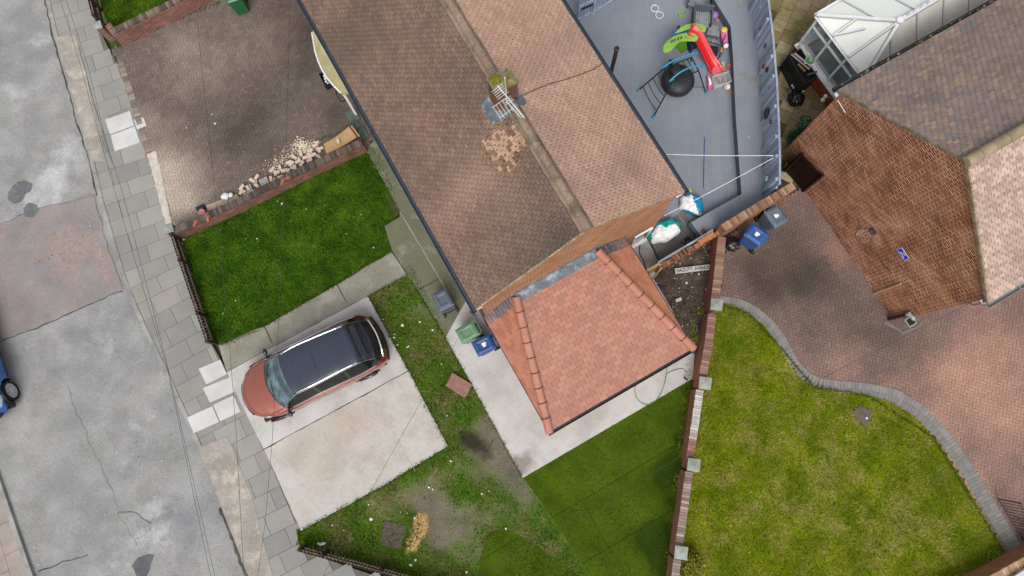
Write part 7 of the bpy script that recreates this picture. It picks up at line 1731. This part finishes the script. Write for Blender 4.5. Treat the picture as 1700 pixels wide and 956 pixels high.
for k in range(6): m = MB(); a = k*1.05; m.tube([(c.x, c.y, 0), (c.x+.2*math.cos(a), c.y+.2*math.sin(a), .4)], [.018, .006], 5); m.build('stem', mk('stem_brown', col(90, 70, 50)), sh_)
# litter
M_lit = mk('white_scrap', col(236, 234, 226), rough=.8, var=.05)
def scrap(px, s, label, grp=None, mat=None, z=.05, nm='litter_scrap'):
    s = s*.72
    c = at(px[0], px[1], z); m = MB(); n = 7; top = []
    for j in range(n): a = 2*math.pi*j/n; r = s*(.6+.6*rnd.random()); top.append(Vector((c.x+r*math.cos(a), c.y+r*math.sin(a), c.z+rnd.uniform(-.01, .02))))
    m.mesh(top+[c+UZ*.02]+[t-UZ*.008 for t in top], [(j, (j+1) % n, n) for j in range(n)]+[(n+1+(j+1) % n, n+1+j, j, (j+1) % n) for j in range(n)]); o = m.build(nm, mat or M_lit); return tag(o, label, 'litter', grp)
G_ = 'pale scraps scattered over the front gardens'
for (u, v, s_) in ((668, 540, .07), (697, 534, .05), (718, 548, .05), (676, 576, .05), (679, 574, .035), (654, 560, .05), (660, 572, .04), (636, 530, .035), (733, 604, .04), (468, 338, .06), (508, 347, .035), (599, 356, .03), (460, 334, .03), (620, 411, .04), (575, 388, .03), (586, 452, .025), (655, 555, .04), (606, 500, .02), (712, 809, .05), (718, 812, .04), (688, 860, .05), (676, 852, .03), (800, 820, .05), (812, 815, .03), (840, 878, .05), (775, 950, .05), (682, 938, .06), (690, 930, .05), (616, 862, .07), (552, 872, .04), (612, 838, .04), (665, 850, .03), (748, 765, .05), (742, 690, .04), (570, 880, .02), (391, 498, .03), (408, 396, .03), (427, 396, .04), (370, 520, .03), (318, 455, .04), (305, 398, .05), (357, 205, .06), (352, 190, .03), (310, 212, .035), (330, 250, .02), (405, 252, .02), (419, 205, .02), (240, 51, .03), (380, 270, .02), (1160, 455, .05), (1178, 448, .03), (1120, 462, .04), (1090, 470, .04), (1128, 478, .03), (1140, 470, .06)):
    scrap((u, v), s_, 'small pale scrap lying loose on the ground, one of many', G_)
Gd = 'tiny pale specks on the grey deck'
for (u, v) in ((1173, 172), (1207, 282), (1213, 276), (1143, 291), (1243, 228), (1052, 150), (1199, 296), (1214, 300)): scrap((u, v), .03, 'tiny pale speck lying on the grey decking boards', Gd, None, zd+.01 if u < 1225 else zb+.01)
Gr = 'tiny pale stones along the road gutters and road patch'
for k in range(46):
    if k < 20: t = rnd.random(); u = 146+(182-146)*t; v = 350+(470-350)*t+rnd.uniform(-4, 4); u += rnd.uniform(-3, 3)-1
    elif k < 34: t = rnd.random(); u = 14+55*t+rnd.uniform(-3, 3); v = 770+180*t+rnd.uniform(-4, 4)
    else: u, v = rnd.uniform(10, 330), rnd.uniform(600, 900)
    scrap((u, v), rnd.uniform(.012, .03), 'tiny pale stone lying on the asphalt road', Gr, None, ZR+.01)
Gk = 'tiny dark stones on the asphalt road'
M_dk = mk('dark_stone', col(90, 88, 86))
for k in range(50):
    u, v = (rnd.gauss(110, 26), rnd.gauss(425, 26)) if k < 26 else (rnd.uniform(130, 300), rnd.uniform(600, 940)); scrap((u, v), rnd.uniform(.012, .024), 'tiny dark stone lying on the asphalt road', Gk, M_dk, ZR+.01)
bot = thing('plastic_bottle', 'crushed clear plastic bottle in the grass by the lower picket fence', 'bottle', tuple(at(535, 904, .05))); c = at(536, 903, .06)
m = MB(); m.tube([c-Vector((.09, .02, 0)), c+Vector((.04, .02, 0)), c+Vector((.09, .03, 0))], [.045, .045, .015], 10); m.build('body', mk('bottle_plastic', (.7, .74, .72), rough=.15, alpha=.6, bump=0, var=0), bot); m = MB(); c3 = c-Vector((.14, -.01, .01)); m.ball(c3, .04, 8, sz=.5, lump=.5); m.build('label', M_lit, bot)
for (px, lab) in (((1170, 528), 'long pale brick piece lying in the soil beside the boundary wall'), ((1126, 498), 'pale broken brick in the middle of the bare soil')):
    o = proto.copy(); C.objects.link(o); del o['group']; o.location = at(px[0], px[1], .06); o.rotation_euler = (0, 0, R_(75 if px[0] > 1150 else 20)); tag(o, lab, 'brick')
# soil crumbs and grass blades
m = MB(); SPp = [(at(u, v).x, at(u, v).y) for u, v in SP]
for k in range(1500):
    x = rnd.uniform(3.5, 6.2); y = rnd.uniform(1.2, 5.2)
    if not inpoly(SPp, x, y): continue
    r = rnd.uniform(.01, .045); p = Vector((x, y, .03+.05*noise.noise(Vector((x*2.2, y*2.2, 0)))+.0)); m.obox(p, Vector((r, rnd.uniform(-r, r), 0)), Vector((rnd.uniform(-r, r)*.5, r, .003)), Vector((0, 0, r*.7)), vary(rnd.choice([col(110, 96, 84), col(86, 74, 66), col(140, 126, 110), col(70, 60, 54), col(96, 84, 76), col(186, 174, 158)]), .15))
o = m.build('soil_crumbs', M_coping); o['kind'] = 'stuff'
def blades(name, px, dens, hmin, hmax, pal, z, seed, dens_fn=None, avoid=(), extra=()):
    P = [(at(u, v).x, at(u, v).y) for u, v in px]; AV = [[(at(u, v).x, at(u, v).y) for u, v in a] for a in avoid]
    xs = [p[0] for p in P]; ys = [p[1] for p in P]; area = (max(xs)-min(xs))*(max(ys)-min(ys)); n = int(area*dens)
    r = random.Random(seed); V = []; Fs = []; Cs = []
    for _ in range(n):
        x = r.uniform(min(xs), max(xs)); y = r.uniform(min(ys), max(ys))
        if not inpoly(P, x, y) or any(inpoly(a, x, y) for a in AV): continue
        cl = noise.noise(Vector((x*1.7, y*1.7, seed)))+.5*noise.noise(Vector((x*5, y*5, seed)))
        if dens_fn and r.random() < dens_fn(x, y): continue
        h = r.uniform(hmin, hmax)*(1+.5*cl); a = r.uniform(0, 6.283); wv = r.uniform(.008, .016); lean = r.uniform(.3, 1.3)*h
        b = len(V); dx_, dy_ = math.cos(a), math.sin(a); lx, ly = math.cos(a+1.3+r.uniform(-.6, .6))*lean, math.sin(a+1.3)*lean
        V += [(x-dx_*wv, y-dy_*wv, z), (x+dx_*wv, y+dy_*wv, z), (x+lx, y+ly, z+h)]; Fs.append((b, b+1, b+2))
        c = pal[min(len(pal)-1, max(0, int((cl*.9+.5+r.uniform(-.35, .35))*len(pal))))]; k = r.uniform(.75, 1.25); Cs.append(tuple(q*k for q in c))
    mm = MB(); mm.v = V; mm.f = Fs; mm.c = Cs; mm.uv = [None]*len(Fs); o = mm.build(name, M_blade); o['kind'] = 'stuff'; return o
M_blade = mk('grass_blades', attr=True, var=0, bump=0, rough=.9, spec=.1)
clip = [(-30, -30), (1730, -30), (1730, 990), (-30, 990)]
def inframe(px): return [(max(-20, min(1720, u)), max(-20, min(976, v))) for u, v in px]
blades('grass', inframe(LAWN1), 900, .02, .06, [col(18, 46, 4), col(38, 74, 6), col(64, 102, 12), col(104, 136, 36)], .02, 1)
blades('grass', inframe(LAWN0), 700, .03, .08, [col(48, 78, 8), col(80, 108, 16), col(110, 138, 30)], .02, 2)
blades('grass', inframe(LAWN_R), 800, .02, .065, [col(78, 100, 4), col(104, 124, 8), col(122, 134, 18), col(140, 144, 40), col(176, 168, 88)], .02, 3)
blades('grass', inframe(TURF), 500, .015, .035, [col(50, 70, 8), col(66, 84, 14), col(84, 102, 26)], .026, 4)
blades('grass', inframe([(600, 470), (683, 440), (742, 548), (868, 792), (905, 850), (985, 972), (700, 962), (500, 915), (492, 880), (740, 742)]), 900, .025, .08, [col(44, 74, 8), col(66, 96, 14), col(86, 116, 26), col(120, 136, 60)], .012, 5, dens_fn=lambda x, y: min(.97, soilf(x, y)*1.25+.25*max(0, noise.noise(Vector((x, y, 3))))), avoid=[D1, D2, PW, AP])
# ragged grass along hard edges
def fringe(name, px, seed, pal, z=.02, w_=.08, dens=130):
    r = random.Random(seed); P = [at(u, v, z) for u, v in px]; V = []; Fs = []; Cs = []
    for a, b in zip(P, P[1:]):
        L = (b-a).length; d = (b-a)/L; n_ = Vector((-d.y, d.x, 0))
        for _ in range(int(L*dens)):
            t = r.random(); q = noise.noise((a+d*L*t)*3+Vector((seed, 0, 0))); p = a+d*L*t+n_*r.gauss(0, w_*(.5+max(0, q))); h = r.uniform(.02, .08); an = r.uniform(0, 6.28); wv = r.uniform(.006, .012); le = r.uniform(.4, 1.4)*h
            k = len(V); V += [(p.x-math.cos(an)*wv, p.y-math.sin(an)*wv, z), (p.x+math.cos(an)*wv, p.y+math.sin(an)*wv, z), (p.x+math.cos(an+1.4)*le, p.y+math.sin(an+1.4)*le, z+h)]; Fs.append((k, k+1, k+2)); c = r.choice(pal); Cs.append(tuple(x*r.uniform(.75, 1.2) for x in c))
    mm = MB(); mm.v = V; mm.f = Fs; mm.c = Cs; mm.uv = [None]*len(Fs); o = mm.build('grass', M_blade); o['kind'] = 'stuff'
gp_ = [col(44, 74, 8), col(60, 90, 14), col(80, 106, 24)]
fringe('g', [(368, 573), (440, 541), (560, 471), (651, 417)], 1, gp_, w_=.05); fringe('g', [(190, 82), (280, 38), (365, 4)], 2, [col(80, 96, 34), col(100, 110, 48), col(58, 82, 18)], z=.01, w_=.08, dens=160)
fringe('g', [(678, 615), (712, 680), (744, 741), (640, 804), (500, 881), (494, 905)], 3, gp_, w_=.05); fringe('g', [(676, 456), (612, 492), (640, 545), (678, 615)], 4, gp_, w_=.035)
fringe('g', [(694, 483), (740, 560), (790, 650), (866, 790)], 5, gp_, w_=.03, dens=120); fringe('g', [(1200, 507), (1242, 520), (1290, 570), (1350, 642), (1440, 656), (1550, 727), (1667, 918)], 6, [col(84, 100, 10), col(104, 116, 24)], w_=.03, dens=150)
fringe('g', [(512, 905), (580, 922), (700, 955)], 7, gp_, w_=.07); fringe('g', [(300, 400), (330, 480), (358, 566)], 8, gp_, w_=.05, dens=150)
